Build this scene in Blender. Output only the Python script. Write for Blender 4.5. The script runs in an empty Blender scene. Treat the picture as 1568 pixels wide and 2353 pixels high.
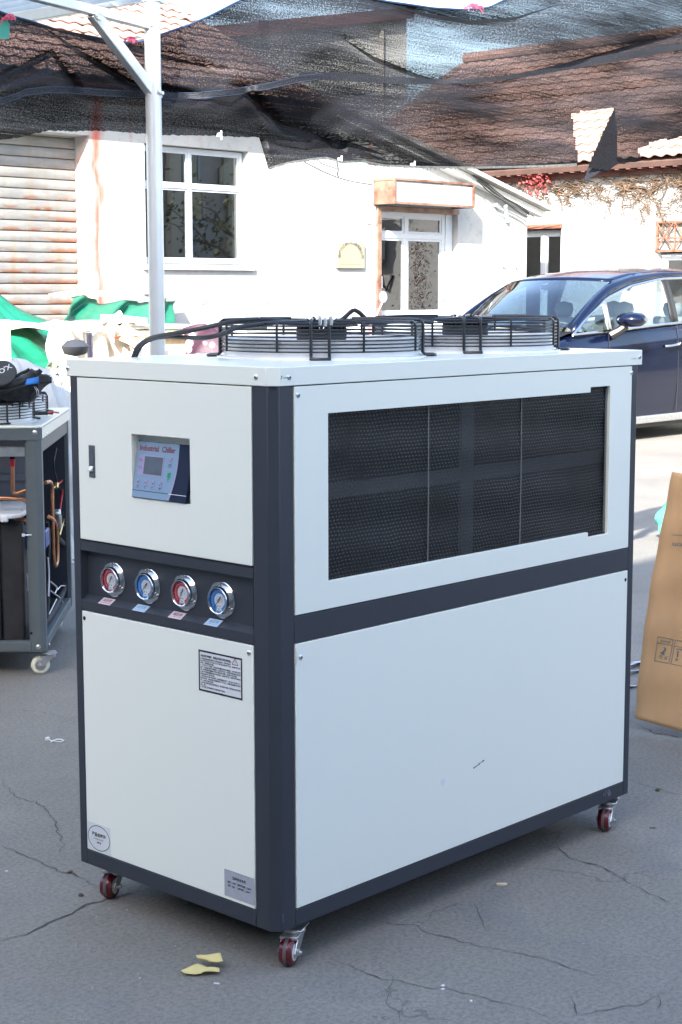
import bpy, bmesh, math, random
from mathutils import Vector, Matrix
random.seed(11)
S = bpy.context.scene
COL = S.collection

# ------------------------------------------------------------------ camera, sky, sun
FPX, PW, PH = 3771.18, 1568.0, 2353.0
YAW, PITCH, ROLL = 0.7491, -0.1332, -0.0012
CAM = Vector((-2.7304, -2.7579, 1.676))
F_ = Vector((math.cos(PITCH) * math.cos(YAW), math.cos(PITCH) * math.sin(YAW), math.sin(PITCH)))
R_ = Vector((math.sin(YAW), -math.cos(YAW), 0)); U_ = R_.cross(F_)
R_, U_ = (math.cos(ROLL) * R_ + math.sin(ROLL) * U_), (-math.sin(ROLL) * R_ + math.cos(ROLL) * U_)
cd = bpy.data.cameras.new('camera'); cam = bpy.data.objects.new('camera', cd); COL.objects.link(cam)
cd.sensor_fit = 'HORIZONTAL'; cd.sensor_width = 24.0; cd.lens = FPX / PW * 24.0
cd.clip_start = 0.05; cd.clip_end = 3000
m3 = Matrix((R_, U_, -F_)).transposed()
cam.matrix_world = Matrix.Translation(CAM) @ m3.to_4x4()
S.camera = cam

SUN = Vector((-1.77, -1.0, 1.25)).normalized()
w = bpy.data.worlds.new('World'); S.world = w; w.use_nodes = True
nt = w.node_tree; nt.nodes.clear()
sky = nt.nodes.new('ShaderNodeTexSky'); sky.sky_type = 'NISHITA'; sky.sun_disc = False
sky.sun_elevation = math.asin(SUN.z); sky.sun_rotation = math.atan2(SUN.x, SUN.y)
sky.air_density = 1.0; sky.dust_density = 2.1; sky.ozone_density = 0.9
bg = nt.nodes.new('ShaderNodeBackground'); bg.inputs['Strength'].default_value = 0.10
wo = nt.nodes.new('ShaderNodeOutputWorld')
nt.links.new(sky.outputs[0], bg.inputs[0]); nt.links.new(bg.outputs[0], wo.inputs[0])
sl = bpy.data.lights.new('sun', 'SUN'); sl.energy = 2.7; sl.angle = math.radians(0.5); sl.color = (1.0, 0.95, 0.88)
so = bpy.data.objects.new('sun', sl); COL.objects.link(so)
so.rotation_euler = SUN.to_track_quat('Z', 'Y').to_euler(); so.location = (-20, -12, 20)
S.view_settings.view_transform = 'Standard'; S.view_settings.look = 'None'
S.view_settings.gamma = 1.0; S.view_settings.exposure = 2.95
S.cycles.max_bounces = 8; S.cycles.transparent_max_bounces = 12; S.cycles.sample_clamp_indirect = 6.0

# ------------------------------------------------------------------ helpers
def ray(px, py): return F_ + R_ * ((px - PW / 2) / FPX) - U_ * ((py - PH / 2) / FPX)
def at(px, py, ax, val):
    """the point of the plane <axis ax = val> that stands at a place measured on the photograph"""
    v = ray(px, py); t = (val - CAM[ax]) / v[ax]
    return CAM + v * t
def lerp(a, b, t): return a + (b - a) * t
def poly_y(pts, x):
    if x <= pts[0][0]: return pts[0][1]
    for (x0, y0), (x1, y1) in zip(pts, pts[1:]):
        if x <= x1: return lerp(y0, y1, (x - x0) / max(1e-6, x1 - x0))
    return pts[-1][1]
def smooth(t): t = min(1, max(0, t)); return t * t * (3 - 2 * t)

class MB:
    def __init__(s): s.v = []; s.f = []; s.uv = None
    def add(s, vs, fs):
        n = len(s.v); s.v += [Vector(p) for p in vs]; s.f += [tuple(i + n for i in q) for q in fs]; return s
    def box(s, x0, x1, y0, y1, z0, z1, M=None):
        vs = [Vector((x, y, z)) for z in (z0, z1) for y in (y0, y1) for x in (x0, x1)]
        if M: vs = [M @ p for p in vs]
        return s.add(vs, [(0, 2, 3, 1), (4, 5, 7, 6), (0, 1, 5, 4), (2, 6, 7, 3), (0, 4, 6, 2), (1, 3, 7, 5)])
    def quad(s, a, b, c, d): return s.add([a, b, c, d], [(0, 1, 2, 3)])
    def prism(s, poly, a, b, M=None):
        """poly in local XY, extruded local z a..b"""
        n = len(poly)
        vs = [Vector((x, y, a)) for x, y in poly] + [Vector((x, y, b)) for x, y in poly]
        if M: vs = [M @ p for p in vs]
        return s.add(vs, [tuple(range(n - 1, -1, -1)), tuple(range(n, 2 * n))] + [(i, (i + 1) % n, n + (i + 1) % n, n + i) for i in range(n)])
    def tube(s, pts, r, n=8, closed=False, caps=True):
        pts = [Vector(p) for p in pts]; m = len(pts)
        rs = r if isinstance(r, (list, tuple)) else [r] * m
        tang = []
        for i in range(m):
            if closed: d = pts[(i + 1) % m] - pts[i - 1]
            else: d = pts[min(i + 1, m - 1)] - pts[max(i - 1, 0)]
            tang.append(d.normalized() if d.length > 1e-9 else Vector((0, 0, 1)))
        up = Vector((0, 0, 1)) if abs(tang[0].z) < .9 else Vector((1, 0, 0))
        nrm = tang[0].cross(up).normalized(); base = len(s.v)
        for i in range(m):
            nrm = nrm - tang[i] * nrm.dot(tang[i])
            nrm = nrm.normalized() if nrm.length > 1e-6 else tang[i].orthogonal().normalized()
            bn = tang[i].cross(nrm); k = 1.0
            if 0 < i < m - 1 or closed:
                a = (pts[i] - pts[i - 1]).normalized().dot((pts[(i + 1) % m] - pts[i]).normalized())
                k = min(1.4, 1 / max(.5, math.sqrt(max(.0, (1 + a) / 2))))
            for j in range(n):
                t = 2 * math.pi * j / n
                s.v.append(pts[i] + (nrm * math.cos(t) + bn * math.sin(t)) * rs[i] * (k if k > 1.02 else 1))
        for i in range(m if closed else m - 1):
            for j in range(n):
                a = base + i * n + j; b = base + i * n + (j + 1) % n; i2 = (i + 1) % m
                s.f.append((a, b, base + i2 * n + (j + 1) % n, base + i2 * n + j))
        if caps and not closed:
            s.f.append(tuple(base + j for j in range(n - 1, -1, -1))); s.f.append(tuple(base + (m - 1) * n + j for j in range(n)))
        return s
    def lathe(s, prof, n=32, M=None, close=True):
        """prof list of (r,z) turned round local Z"""
        base = len(s.v); m = len(prof)
        for r, z in prof:
            for j in range(n):
                t = 2 * math.pi * j / n; p = Vector((r * math.cos(t), r * math.sin(t), z)); s.v.append(M @ p if M else p)
        for i in range(m - 1):
            for j in range(n):
                s.f.append((base + i * n + j, base + i * n + (j + 1) % n, base + (i + 1) * n + (j + 1) % n, base + (i + 1) * n + j))
        if close:
            if prof[0][0] > 1e-6: s.f.append(tuple(base + j for j in range(n - 1, -1, -1)))
            if prof[-1][0] > 1e-6: s.f.append(tuple(base + (m - 1) * n + j for j in range(n)))
        return s
    def grid(s, fn, nu, nv, uvfn=None):
        base = len(s.v)
        for j in range(nv + 1):
            for i in range(nu + 1): s.v.append(Vector(fn(i / nu, j / nv)))
        for j in range(nv):
            for i in range(nu):
                a = base + j * (nu + 1) + i; s.f.append((a, a + 1, a + nu + 2, a + nu + 1))
        return s

ORG = {}
def org(p):
    while p is not None:
        if p in ORG: return ORG[p]
        p = p.parent
    return Vector((0, 0, 0))
def thing(name, label, cat, loc=(0, 0, 0), group=None, local=False, rz=0.0, kind=None):
    o = bpy.data.objects.new(name, None); COL.objects.link(o); o.location = loc; o.rotation_euler = (0, 0, rz)
    o.empty_display_size = .1
    ORG[o] = Vector((0, 0, 0)) if local else Vector(loc)
    tag(o, label, cat, group, kind); return o
def tag(o, label=None, cat=None, group=None, kind=None):
    if label: o['label'] = label
    if cat: o['category'] = cat
    if group: o['group'] = group
    if kind: o['kind'] = kind
    return o
def obj(name, mb, m, parent=None, smoothdeg=35, bevel=0, solid=0, base=None, label=None, segs=2, recalc=True):
    me = bpy.data.meshes.new(name)
    o0 = org(parent) if parent else (Vector(base) if base else Vector((0, 0, 0)))
    me.from_pydata([tuple(p - o0) for p in mb.v], [], mb.f); me.validate(); me.update()
    if recalc:
        b = bmesh.new(); b.from_mesh(me); bmesh.ops.recalc_face_normals(b, faces=b.faces); b.to_mesh(me); b.free()
    if smoothdeg:
        me.polygons.foreach_set('use_smooth', [True] * len(me.polygons)); me.set_sharp_from_angle(angle=math.radians(smoothdeg))
    if m: me.materials.append(m)
    o = bpy.data.objects.new(name, me); COL.objects.link(o)
    if parent: o.parent = parent
    elif base: o.location = base
    if solid:
        md = o.modifiers.new('thick', 'SOLIDIFY'); md.thickness = solid; md.offset = 0
    if bevel:
        md = o.modifiers.new('edge', 'BEVEL'); md.width = bevel; md.segments = segs; md.limit_method = 'ANGLE'; md.angle_limit = math.radians(40)
        md.harden_normals = False
    if label: o['label'] = label
    return o
def piece(name, src, loc, parent=None, rot=None):
    o = src.copy(); o.name = name; COL.objects.link(o); o.location = loc
    if rot: o.rotation_euler = rot
    if parent is not None: o.parent = parent
    return o
def copy_tree(o, parent=None):
    c = o.copy(); COL.objects.link(c); c.parent = parent
    for ch in list(o.children): copy_tree(ch, c)
    return c

def new_mat(name):
    m = bpy.data.materials.new(name); m.use_nodes = True
    n = m.node_tree.nodes; b = n['Principled BSDF']; return m, n, m.node_tree.links, b
def coords(n, l, kind='Object', scale=(1, 1, 1)):
    t = n.new('ShaderNodeTexCoord'); mp = n.new('ShaderNodeMapping'); mp.inputs['Scale'].default_value = scale
    l.new(t.outputs[kind], mp.inputs[0]); return mp.outputs[0]
def noise(n, l, vec, scale, detail=4, rough=.55):
    t = n.new('ShaderNodeTexNoise'); t.inputs['Scale'].default_value = scale; t.inputs['Detail'].default_value = detail; t.inputs['Roughness'].default_value = rough
    l.new(vec, t.inputs['Vector']); return t.outputs['Fac']
def ramp(n, l, fac, a, b, ca=(0, 0, 0, 1), cb=(1, 1, 1, 1)):
    r = n.new('ShaderNodeValToRGB'); r.color_ramp.elements[0].position = a; r.color_ramp.elements[1].position = b
    r.color_ramp.elements[0].color = ca; r.color_ramp.elements[1].color = cb; l.new(fac, r.inputs[0]); return r.outputs[0]
def mixc(n, l, fac, a, b):
    m = n.new('ShaderNodeMix'); m.data_type = 'RGBA'
    if hasattr(fac, 'name'): l.new(fac, m.inputs[0])
    else: m.inputs[0].default_value = fac
    for s_, i in ((a, 6), (b, 7)):
        if hasattr(s_, 'name'): l.new(s_, m.inputs[i])
        else: m.inputs[i].default_value = (*s_, 1) if len(s_) == 3 else s_
    return m.outputs[2]
def math_(n, l, op, a, b=0.0):
    m = n.new('ShaderNodeMath'); m.operation = op
    for s_, i in ((a, 0), (b, 1)):
        if hasattr(s_, 'name'): l.new(s_, m.inputs[i])
        else: m.inputs[i].default_value = s_
    return m.outputs[0]
def bump(n, l, b, h, strength=.2, dist=.002):
    k = n.new('ShaderNodeBump'); k.inputs['Strength'].default_value = strength; k.inputs['Distance'].default_value = dist
    l.new(h, k.inputs['Height']); l.new(k.outputs[0], b.inputs['Normal'])
def mat(name, col, rough=.5, metal=0.0, var=.08, vscale=3.0, bmp=0.0, bscale=200.0, spec=.5, coat=0.0, stretch=(1, 1, 1), trans=0.0):
    m, n, l, b = new_mat(name)
    b.inputs['Roughness'].default_value = rough; b.inputs['Metallic'].default_value = metal
    b.inputs['Specular IOR Level'].default_value = spec; b.inputs['Coat Weight'].default_value = coat; b.inputs['Coat Roughness'].default_value = .05
    c = Vector(col); vec = coords(n, l, 'Object', stretch)
    f = ramp(n, l, noise(n, l, vec, vscale), .3, .7)
    o = mixc(n, l, f, tuple(c * (1 - var)), tuple(min(1, q) for q in c * (1 + var)))
    l.new(o, b.inputs['Base Color'])
    if bmp: bump(n, l, b, noise(n, l, vec, bscale, 2), bmp)
    if trans: b.inputs['Transmission Weight'].default_value = trans
    return m

# text set in the default typeface, appended to a mesh builder
_tc = {}
def text_mesh(s, bold):
    key = (s, bold)
    if key in _tc: return _tc[key]
    c = bpy.data.curves.new('print', 'FONT'); c.body = s; c.size = 1.0; c.resolution_u = 3; c.offset = bold; c.fill_mode = 'FRONT'
    o = bpy.data.objects.new('print', c); me = o.to_mesh()
    vs = [v.co.copy() for v in me.vertices]; fs = [tuple(p.vertices) for p in me.polygons]
    o.to_mesh_clear(); bpy.data.objects.remove(o); bpy.data.curves.remove(c)
    _tc[key] = (vs, fs); return vs, fs
def text(mb, s, M, x0, y0, h, width=None, bold=0.0, align='L', rot=0.0, squash=1.0):
    """M maps the label plane (x right, y up) to the scene; h = em height"""
    vs, fs = text_mesh(s, bold)
    if not vs: return mb
    xmin = min(v.x for v in vs); xmax = max(v.x for v in vs); kx = h * squash
    if width: kx = width / (xmax - xmin)
    off = {'L': xmin, 'C': (xmin + xmax) / 2, 'R': xmax}[align]
    ca, sa = math.cos(rot), math.sin(rot); out = []
    for v in vs:
        x, y = (v.x - off) * kx, v.y * h
        out.append(M @ Vector((x0 + x * ca - y * sa, y0 + x * sa + y * ca, 0)))
    return mb.add(out, fs)
def frame_end(x=0.0, y=0.0, z=0.0): return Matrix(((0, 0, -1, x), (-1, 0, 0, y), (0, 1, 0, z), (0, 0, 0, 1)))     # reads from -X
def frame_long(x=0.0, y=0.0, z=0.0): return Matrix(((1, 0, 0, x), (0, 0, -1, y), (0, 1, 0, z), (0, 0, 0, 1)))   # reads from -Y
def disc(mb, M, cx, cy, r, n=24, z=0.0, r0=0.0, a0=0.0, a1=2 * math.pi):
    if r0 <= 0:
        vs = [M @ Vector((cx, cy, z))] + [M @ Vector((cx + r * math.cos(a0 + (a1 - a0) * i / n), cy + r * math.sin(a0 + (a1 - a0) * i / n), z)) for i in range(n + 1)]
        return mb.add(vs, [(0, i + 1, i + 2) for i in range(n)])
    vs = []
    for i in range(n + 1):
        a = a0 + (a1 - a0) * i / n
        vs += [M @ Vector((cx + q * math.cos(a), cy + q * math.sin(a), z)) for q in (r0, r)]
    return mb.add(vs, [(2 * i, 2 * i + 1, 2 * i + 3, 2 * i + 2) for i in range(n)])
def rect(mb, M, x0, x1, y0, y1, z=0.0): return mb.add([M @ Vector(p) for p in ((x0, y0, z), (x1, y0, z), (x1, y1, z), (x0, y1, z))], [(0, 1, 2, 3)])
def outline(mb, M, x0, x1, y0, y1, t, z=0.0):
    rect(mb, M, x0, x1, y0, y0 + t, z); rect(mb, M, x0, x1, y1 - t, y1, z); rect(mb, M, x0, x0 + t, y0 + t, y1 - t, z); rect(mb, M, x1 - t, x1, y0 + t, y1 - t, z)
def line(mb, M, a, b, t, z=0.0):
    a = Vector(a); b = Vector(b); d = (b - a).normalized(); k = Vector((-d.y, d.x)) * t / 2
    return mb.add([M @ Vector((*(a + k), z)), M @ Vector((*(a - k), z)), M @ Vector((*(b - k), z)), M @ Vector((*(b + k), z))], [(0, 1, 2, 3)])
def plate(mb, us, vs, solid, d0, d1, fn):
    """a sheet with openings: cells of the (us, vs) raster where solid(i,j); fn(u,v,d) -> point"""
    nu, nv = len(us) - 1, len(vs) - 1; idx = {}
    def V(i, j, k):
        if (i, j, k) not in idx: idx[(i, j, k)] = len(mb.v); mb.v.append(Vector(fn(us[i], vs[j], (d0, d1)[k])))
        return idx[(i, j, k)]
    ok = lambda i, j: 0 <= i < nu and 0 <= j < nv and solid(i, j)
    for i in range(nu):
        for j in range(nv):
            if not ok(i, j): continue
            mb.f.append((V(i, j, 0), V(i + 1, j, 0), V(i + 1, j + 1, 0), V(i, j + 1, 0))); mb.f.append((V(i, j, 1), V(i, j + 1, 1), V(i + 1, j + 1, 1), V(i + 1, j, 1)))
            for di, dj, a, b in ((-1, 0, (i, j), (i, j + 1)), (1, 0, (i + 1, j), (i + 1, j + 1)), (0, -1, (i, j), (i + 1, j)), (0, 1, (i, j + 1), (i + 1, j + 1))):
                if not ok(i + di, j + dj): mb.f.append((V(*a, 0), V(*b, 0), V(*b, 1), V(*a, 1)))
    return mb

# ------------------------------------------------------------------ materials
def m_ground():
    m, n, l, b = new_mat('old_concrete')
    g = n.new('ShaderNodeNewGeometry'); P = g.outputs['Position']
    big = ramp(n, l, noise(n, l, P, .9, 5, .6), .3, .72); mid = ramp(n, l, noise(n, l, P, 5, 6, .65), .25, .75); fine = noise(n, l, P, 260, 3, .7); grit = noise(n, l, P, 75, 4, .8)
    c = mixc(n, l, big, (.140, .133, .118), (.275, .258, .226)); c = mixc(n, l, mid, c, (.215, .198, .170))
    st = ramp(n, l, noise(n, l, P, 2.1, 4, .6), .56, .70); c = mixc(n, l, math_(n, l, 'MULTIPLY', st, .45), c, (.15, .152, .16))
    c = mixc(n, l, ramp(n, l, grit, .40, .56), mixc(n, l, .38, c, (.05, .05, .05)), c)
    sp = ramp(n, l, fine, .66, .72); c = mixc(n, l, math_(n, l, 'MULTIPLY', sp, .5), c, (.55, .54, .52))
    dk = ramp(n, l, fine, .27, .34); c = mixc(n, l, dk, mixc(n, l, .6, c, (.05, .05, .05)), c)
    wv = n.new('ShaderNodeTexNoise'); wv.inputs['Scale'].default_value = 2.5; wv.inputs['Detail'].default_value = 6; l.new(P, wv.inputs['Vector'])
    ad = n.new('ShaderNodeVectorMath'); ad.operation = 'MULTIPLY_ADD'; l.new(wv.outputs['Color'], ad.inputs[0]); ad.inputs[1].default_value = (.55, .55, .55); l.new(P, ad.inputs[2])
    vo = n.new('ShaderNodeTexVoronoi'); vo.feature = 'DISTANCE_TO_EDGE'; vo.inputs['Scale'].default_value = 1.15; l.new(ad.outputs[0], vo.inputs['Vector'])
    th = math_(n, l, 'MULTIPLY', ramp(n, l, noise(n, l, P, 1.3, 3), .52, .74), .005)
    cr = math_(n, l, 'LESS_THAN', vo.outputs[0], th)
    c = mixc(n, l, math_(n, l, 'MULTIPLY', cr, .5), c, (.08, .077, .07))
    l.new(c, b.inputs['Base Color']); b.inputs['Roughness'].default_value = .82; b.inputs['Specular IOR Level'].default_value = .35
    h = math_(n, l, 'ADD', math_(n, l, 'MULTIPLY', fine, .35), math_(n, l, 'ADD', math_(n, l, 'MULTIPLY', grit, .5), math_(n, l, 'MULTIPLY', cr, -1.2)))
    bump(n, l, b, h, .55, .004)
    return m
def m_wall():
    """white limewashed plaster with pink rust runs"""
    m, n, l, b = new_mat('limewash')
    g = n.new('ShaderNodeNewGeometry'); P = g.outputs['Position']; sx = n.new('ShaderNodeSeparateXYZ'); l.new(P, sx.inputs[0])
    c = mixc(n, l, ramp(n, l, noise(n, l, P, 1.6, 6), .3, .75), (.32, .335, .335), (.40, .41, .405))
    c = mixc(n, l, math_(n, l, 'MULTIPLY', ramp(n, l, noise(n, l, P, 9, 5, .7), .52, .8), .8), c, (.20, .19, .17))
    mp = n.new('ShaderNodeMapping'); mp.inputs['Scale'].default_value = (6, 1, .55); l.new(P, mp.inputs[0]); nz = noise(n, l, mp.outputs[0], 2.0, 5, .65)
    for x0, wd, st in ((9.13, .13, 1.0), (9.62, .03, .25), (9.85, .02, .18), (10.5, .03, .16), (10.72, .04, .18), (13.70, .05, .6), (8.98, .03, .2)):
        wb_ = math_(n, l, 'MULTIPLY', math_(n, l, 'SUBTRACT', noise(n, l, P, 2.2, 4), .5), .28 if x0 == 9.13 else .1); d = math_(n, l, 'ABSOLUTE', math_(n, l, 'ADD', math_(n, l, 'SUBTRACT', sx.outputs[0], x0), wb_))
        k = ramp(n, l, math_(n, l, 'DIVIDE', d, wd), 0, 1, (1, 1, 1, 1), (0, 0, 0, 1))
        k = math_(n, l, 'MULTIPLY', math_(n, l, 'MULTIPLY', k, ramp(n, l, nz, .22, .55)), st)
        c = mixc(n, l, k, c, (.40, .09, .055))
    l.new(c, b.inputs['Base Color']); b.inputs['Roughness'].default_value = .9
    bump(n, l, b, noise(n, l, P, 40, 4), .25, .01); return m
def m_rustmetal(name, base, rust, amount=.5, scale=3.0, rough=.55, stretch=(1, 1, 1), metal=.2):
    m, n, l, b = new_mat(name); vec = coords(n, l, 'Object', stretch)
    c = mixc(n, l, ramp(n, l, noise(n, l, vec, scale * 2), .3, .7), tuple(q * .85 for q in base), tuple(min(1, q * 1.1) for q in base))
    k = ramp(n, l, noise(n, l, vec, scale, 6, .65), 1 - amount - .06, 1 - amount + .12)
    c = mixc(n, l, k, c, mixc(n, l, noise(n, l, vec, scale * 5, 3), rust, tuple(q * .55 for q in rust)))
    l.new(c, b.inputs['Base Color']); b.inputs['Roughness'].default_value = rough; b.inputs['Metallic'].default_value = metal
    bump(n, l, b, noise(n, l, vec, 60, 3), .15, .003); return m
def m_shutter():
    m, n, l, b = new_mat('galvanised_slats_rusting'); g = n.new('ShaderNodeNewGeometry'); P = g.outputs['Position']
    sx = n.new('ShaderNodeSeparateXYZ'); l.new(P, sx.inputs[0])
    mp = n.new('ShaderNodeMapping'); mp.inputs['Scale'].default_value = (2.2, 1, 9); l.new(P, mp.inputs[0])
    c = mixc(n, l, ramp(n, l, noise(n, l, mp.outputs[0], 1.6, 4), .35, .7), (.17, .172, .17), (.24, .238, .225))
    mv = n.new('ShaderNodeMapping'); mv.inputs['Scale'].default_value = (9, 1, .8); l.new(P, mv.inputs[0])
    c = mixc(n, l, math_(n, l, 'MULTIPLY', ramp(n, l, noise(n, l, mv.outputs[0], 1.5, 4), .5, .72), .5), c, (.20, .15, .09))
    fr = math_(n, l, 'FRACT', math_(n, l, 'DIVIDE', math_(n, l, 'SUBTRACT', sx.outputs[2], .05), .115))
    low = ramp(n, l, fr, .05, .5, (1, 1, 1, 1), (0, 0, 0, 1))
    mh = n.new('ShaderNodeMapping'); mh.inputs['Scale'].default_value = (1.7, 1, 5.5); l.new(P, mh.inputs[0])
    k = math_(n, l, 'MULTIPLY', ramp(n, l, noise(n, l, mh.outputs[0], 2.0, 5, .6), .48, .56), low)
    zf = ramp(n, l, sx.outputs[2], 0, 1); hi = math_(n, l, 'LESS_THAN', sx.outputs[2], 2.78)
    k = math_(n, l, 'MULTIPLY', k, math_(n, l, 'ADD', math_(n, l, 'MULTIPLY', hi, .8), .2))
    c = mixc(n, l, k, c, mixc(n, l, noise(n, l, P, 25, 3), (.27, .085, .022), (.14, .045, .02)))
    l.new(c, b.inputs['Base Color']); b.inputs['Roughness'].default_value = .55; b.inputs['Metallic'].default_value = .15; return m
def m_net(name='shade_net', cover=.82, col=(.008, .008, .009)):
    """knitted black shade cloth: yarn with holes between"""
    m, n, l, b = new_mat(name); n.remove(b)
    uv = n.new('ShaderNodeUVMap'); 
    def nz(sc, s, d=2, r=.6):
        mp = n.new('ShaderNodeMapping'); mp.inputs['Scale'].default_value = sc; l.new(uv.outputs[0], mp.inputs[0]); return noise(n, l, mp.outputs[0], s, d, r)
    weave = nz((1, 2.4, 1), 150, 2, .7); weave2 = nz((2.2, 1, 1), 110, 2, .7); rows = nz((.12, 9, 1), 22, 3, .7); big = nz((.35, 1.5, 1), 3.0, 4, .55); fold = nz((.18, 2.2, 1), 2.0, 3, .5)
    h = math_(n, l, 'ADD', math_(n, l, 'MULTIPLY', weave, .62), math_(n, l, 'MULTIPLY', weave2, .38))
    h = math_(n, l, 'ADD', h, math_(n, l, 'MULTIPLY', math_(n, l, 'SUBTRACT', rows, .5), .30))
    h = math_(n, l, 'ADD', h, math_(n, l, 'MULTIPLY', math_(n, l, 'SUBTRACT', big, .5), .34))
    h = math_(n, l, 'ADD', h, math_(n, l, 'MULTIPLY', math_(n, l, 'SUBTRACT', fold, .5), .55))
    op = ramp(n, l, h, .50 + .20 * (cover - .5) - .09, .50 + .20 * (cover - .5) + .09, (1, 1, 1, 1), (0, 0, 0, 1))
    op = math_(n, l, 'ADD', math_(n, l, 'MULTIPLY', op, .30), .70)
    inv = math_(n, l, 'SUBTRACT', 1.0, op)
    df = n.new('ShaderNodeBsdfDiffuse'); yc = mixc(n, l, ramp(n, l, nz((1, 1.6, 1), 260, 1), .55, .75), col, tuple(q * 5 for q in col)); l.new(yc, df.inputs[0])
    gl = n.new('ShaderNodeBsdfGlossy'); gl.inputs['Roughness'].default_value = .5; gl.inputs[0].default_value = (.02, .02, .022, 1)
    a = n.new('ShaderNodeAddShader'); l.new(df.outputs[0], a.inputs[0]); l.new(gl.outputs[0], a.inputs[1])
    tr = n.new('ShaderNodeBsdfTransparent'); mx = n.new('ShaderNodeMixShader'); l.new(op, mx.inputs[0]); l.new(tr.outputs[0], mx.inputs[1]); l.new(a.outputs[0], mx.inputs[2])
    l.new(mx.outputs[0], n['Material Output'].inputs[0]); return m
def m_glass(name, tint=(.55, .6, .62), rough=.02, ior=1.5, base=None):
    """thin pane: mirror by angle over a tinted see-through sheet"""
    m, n, l, b = new_mat(name); n.remove(b)
    lw = n.new('ShaderNodeLayerWeight'); lw.inputs[0].default_value = .5; f0 = ((ior - 1) / (ior + 1)) ** 2
    fr_ = math_(n, l, 'ADD', math_(n, l, 'MULTIPLY', math_(n, l, 'POWER', lw.outputs['Facing'], 5.0), 1 - f0), f0)
    gl = n.new('ShaderNodeBsdfGlossy'); gl.inputs['Roughness'].default_value = rough
    tr = n.new('ShaderNodeBsdfTransparent'); tr.inputs[0].default_value = (*tint, 1)
    mx = n.new('ShaderNodeMixShader'); l.new(fr_, mx.inputs[0]); l.new(tr.outputs[0], mx.inputs[1]); l.new(gl.outputs[0], mx.inputs[2])
    l.new(mx.outputs[0], n['Material Output'].inputs[0]); return m
def m_sheet(name, col, transl=.4, rough=.5, var=.15, vs=6):
    """tarpaulin / plastic sheeting: part of the light comes through"""
    m, n, l, b = new_mat(name); vec = coords(n, l)
    c = mixc(n, l, ramp(n, l, noise(n, l, vec, vs, 5), .3, .7), tuple(q * (1 - var) for q in col), tuple(min(1, q * (1 + var)) for q in col))
    l.new(c, b.inputs['Base Color']); b.inputs['Roughness'].default_value = rough
    bump(n, l, b, noise(n, l, vec, 14, 5, .6), .5, .02)
    t = n.new('ShaderNodeBsdfTranslucent'); l.new(c, t.inputs[0]); mx = n.new('ShaderNodeMixShader'); mx.inputs[0].default_value = transl
    l.new(b.outputs[0], mx.inputs[1]); l.new(t.outputs[0], mx.inputs[2]); l.new(mx.outputs[0], n['Material Output'].inputs[0]); return m
def m_leaf(name, c1, c2, vs=1.5):
    m, n, l, b = new_mat(name); g = n.new('ShaderNodeNewGeometry')
    c = mixc(n, l, noise(n, l, g.outputs['Position'], vs, 3), c1, c2); l.new(c, b.inputs['Base Color']); b.inputs['Roughness'].default_value = .6
    t = n.new('ShaderNodeBsdfTranslucent'); l.new(c, t.inputs[0]); mx = n.new('ShaderNodeMixShader'); mx.inputs[0].default_value = .3
    l.new(b.outputs[0], mx.inputs[1]); l.new(t.outputs[0], mx.inputs[2]); l.new(mx.outputs[0], n['Material Output'].inputs[0]); return m

M_ground = m_ground(); M_wall = m_wall(); M_shutter = m_shutter(); M_net = m_net()
M_net_dbl = m_net('shade_net_hem', .97, (.016, .017, .02))
def m_white():
    m, n, l, b = new_mat('white_powder_coat'); vec = coords(n, l)
    c = mixc(n, l, ramp(n, l, noise(n, l, vec, 1.4, 3, .5), .0, 1.0), (.775, .79, .705), (.81, .825, .74))
    l.new(c, b.inputs['Base Color']); b.inputs['Specular IOR Level'].default_value = .45
    b.inputs['Roughness'].default_value = .27
    h = math_(n, l, 'ADD', math_(n, l, 'MULTIPLY', noise(n, l, vec, 2.0, 2), 6.0), math_(n, l, 'MULTIPLY', noise(n, l, vec, 700, 2), .05)); bump(n, l, b, h, .12, .002)
    return m
M_white = m_white()
M_slate = mat('slate_powder_coat', (.031, .036, .048), .42, var=.06, vscale=4, bmp=.08, bscale=900)
M_slate_lit = mat('slate_powder_coat_lit', (.10, .118, .125), .5, var=.08, vscale=6, bmp=.08, bscale=900)  # same slate made lighter: brighter light on the open chiller put into the colour
M_gap = mat('dark_inside', (.008, .008, .010), .9)
M_chrome = mat('chrome', (.62, .63, .64), .10, 1.0, var=.02)
M_steel = mat('zinc_steel', (.62, .63, .63), .32, .9, var=.12, vscale=30, bmp=.05, bscale=300)
M_galv = mat('galvanised_tube', (.66, .68, .68), .38, .45, var=.16, vscale=7, bmp=.12, bscale=45, stretch=(1, 1, .25))
M_alu = mat('white_fan_ring', (.84, .85, .85), .3, 0.0, var=.04)
M_black = mat('black_wire_coat', (.012, .013, .016), .32, var=.1)
M_rubber = mat('black_rubber', (.016, .016, .018), .5, var=.15)
M_pu = mat('red_polyurethane', (.095, .004, .010), .25, var=.12, vscale=20, coat=.3)
M_puworn = mat('worn_tread', (.11, .085, .085), .6, var=.25, vscale=40)
M_nylon = mat('cream_nylon', (.72, .73, .58), .4, var=.05)
M_wfab = mat('white_ring_plastic', (.72, .72, .68), .4)
M_print = mat('black_ink', (.012, .012, .014), .6, var=0)
M_redink = mat('red_ink', (.20, .006, .010), .5, var=0)
M_greenink = mat('green_ink', (.01, .12, .085), .5, var=0)
M_paper = mat('sticker_film', (.68, .69, .70), .35, var=.02)
M_plate = mat('grey_foil_label', (.45, .465, .52), .35, .3, var=.06, vscale=60)
M_panelblue = mat('pale_blue_keypad', (.19, .285, .40), .5, var=.02)
M_navy = mat('navy_keypad', (.006, .014, .040), .6, var=.05, spec=.25)
M_lilac = mat('lilac_keypad', (.30, .27, .42), .4, var=.03)
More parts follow.
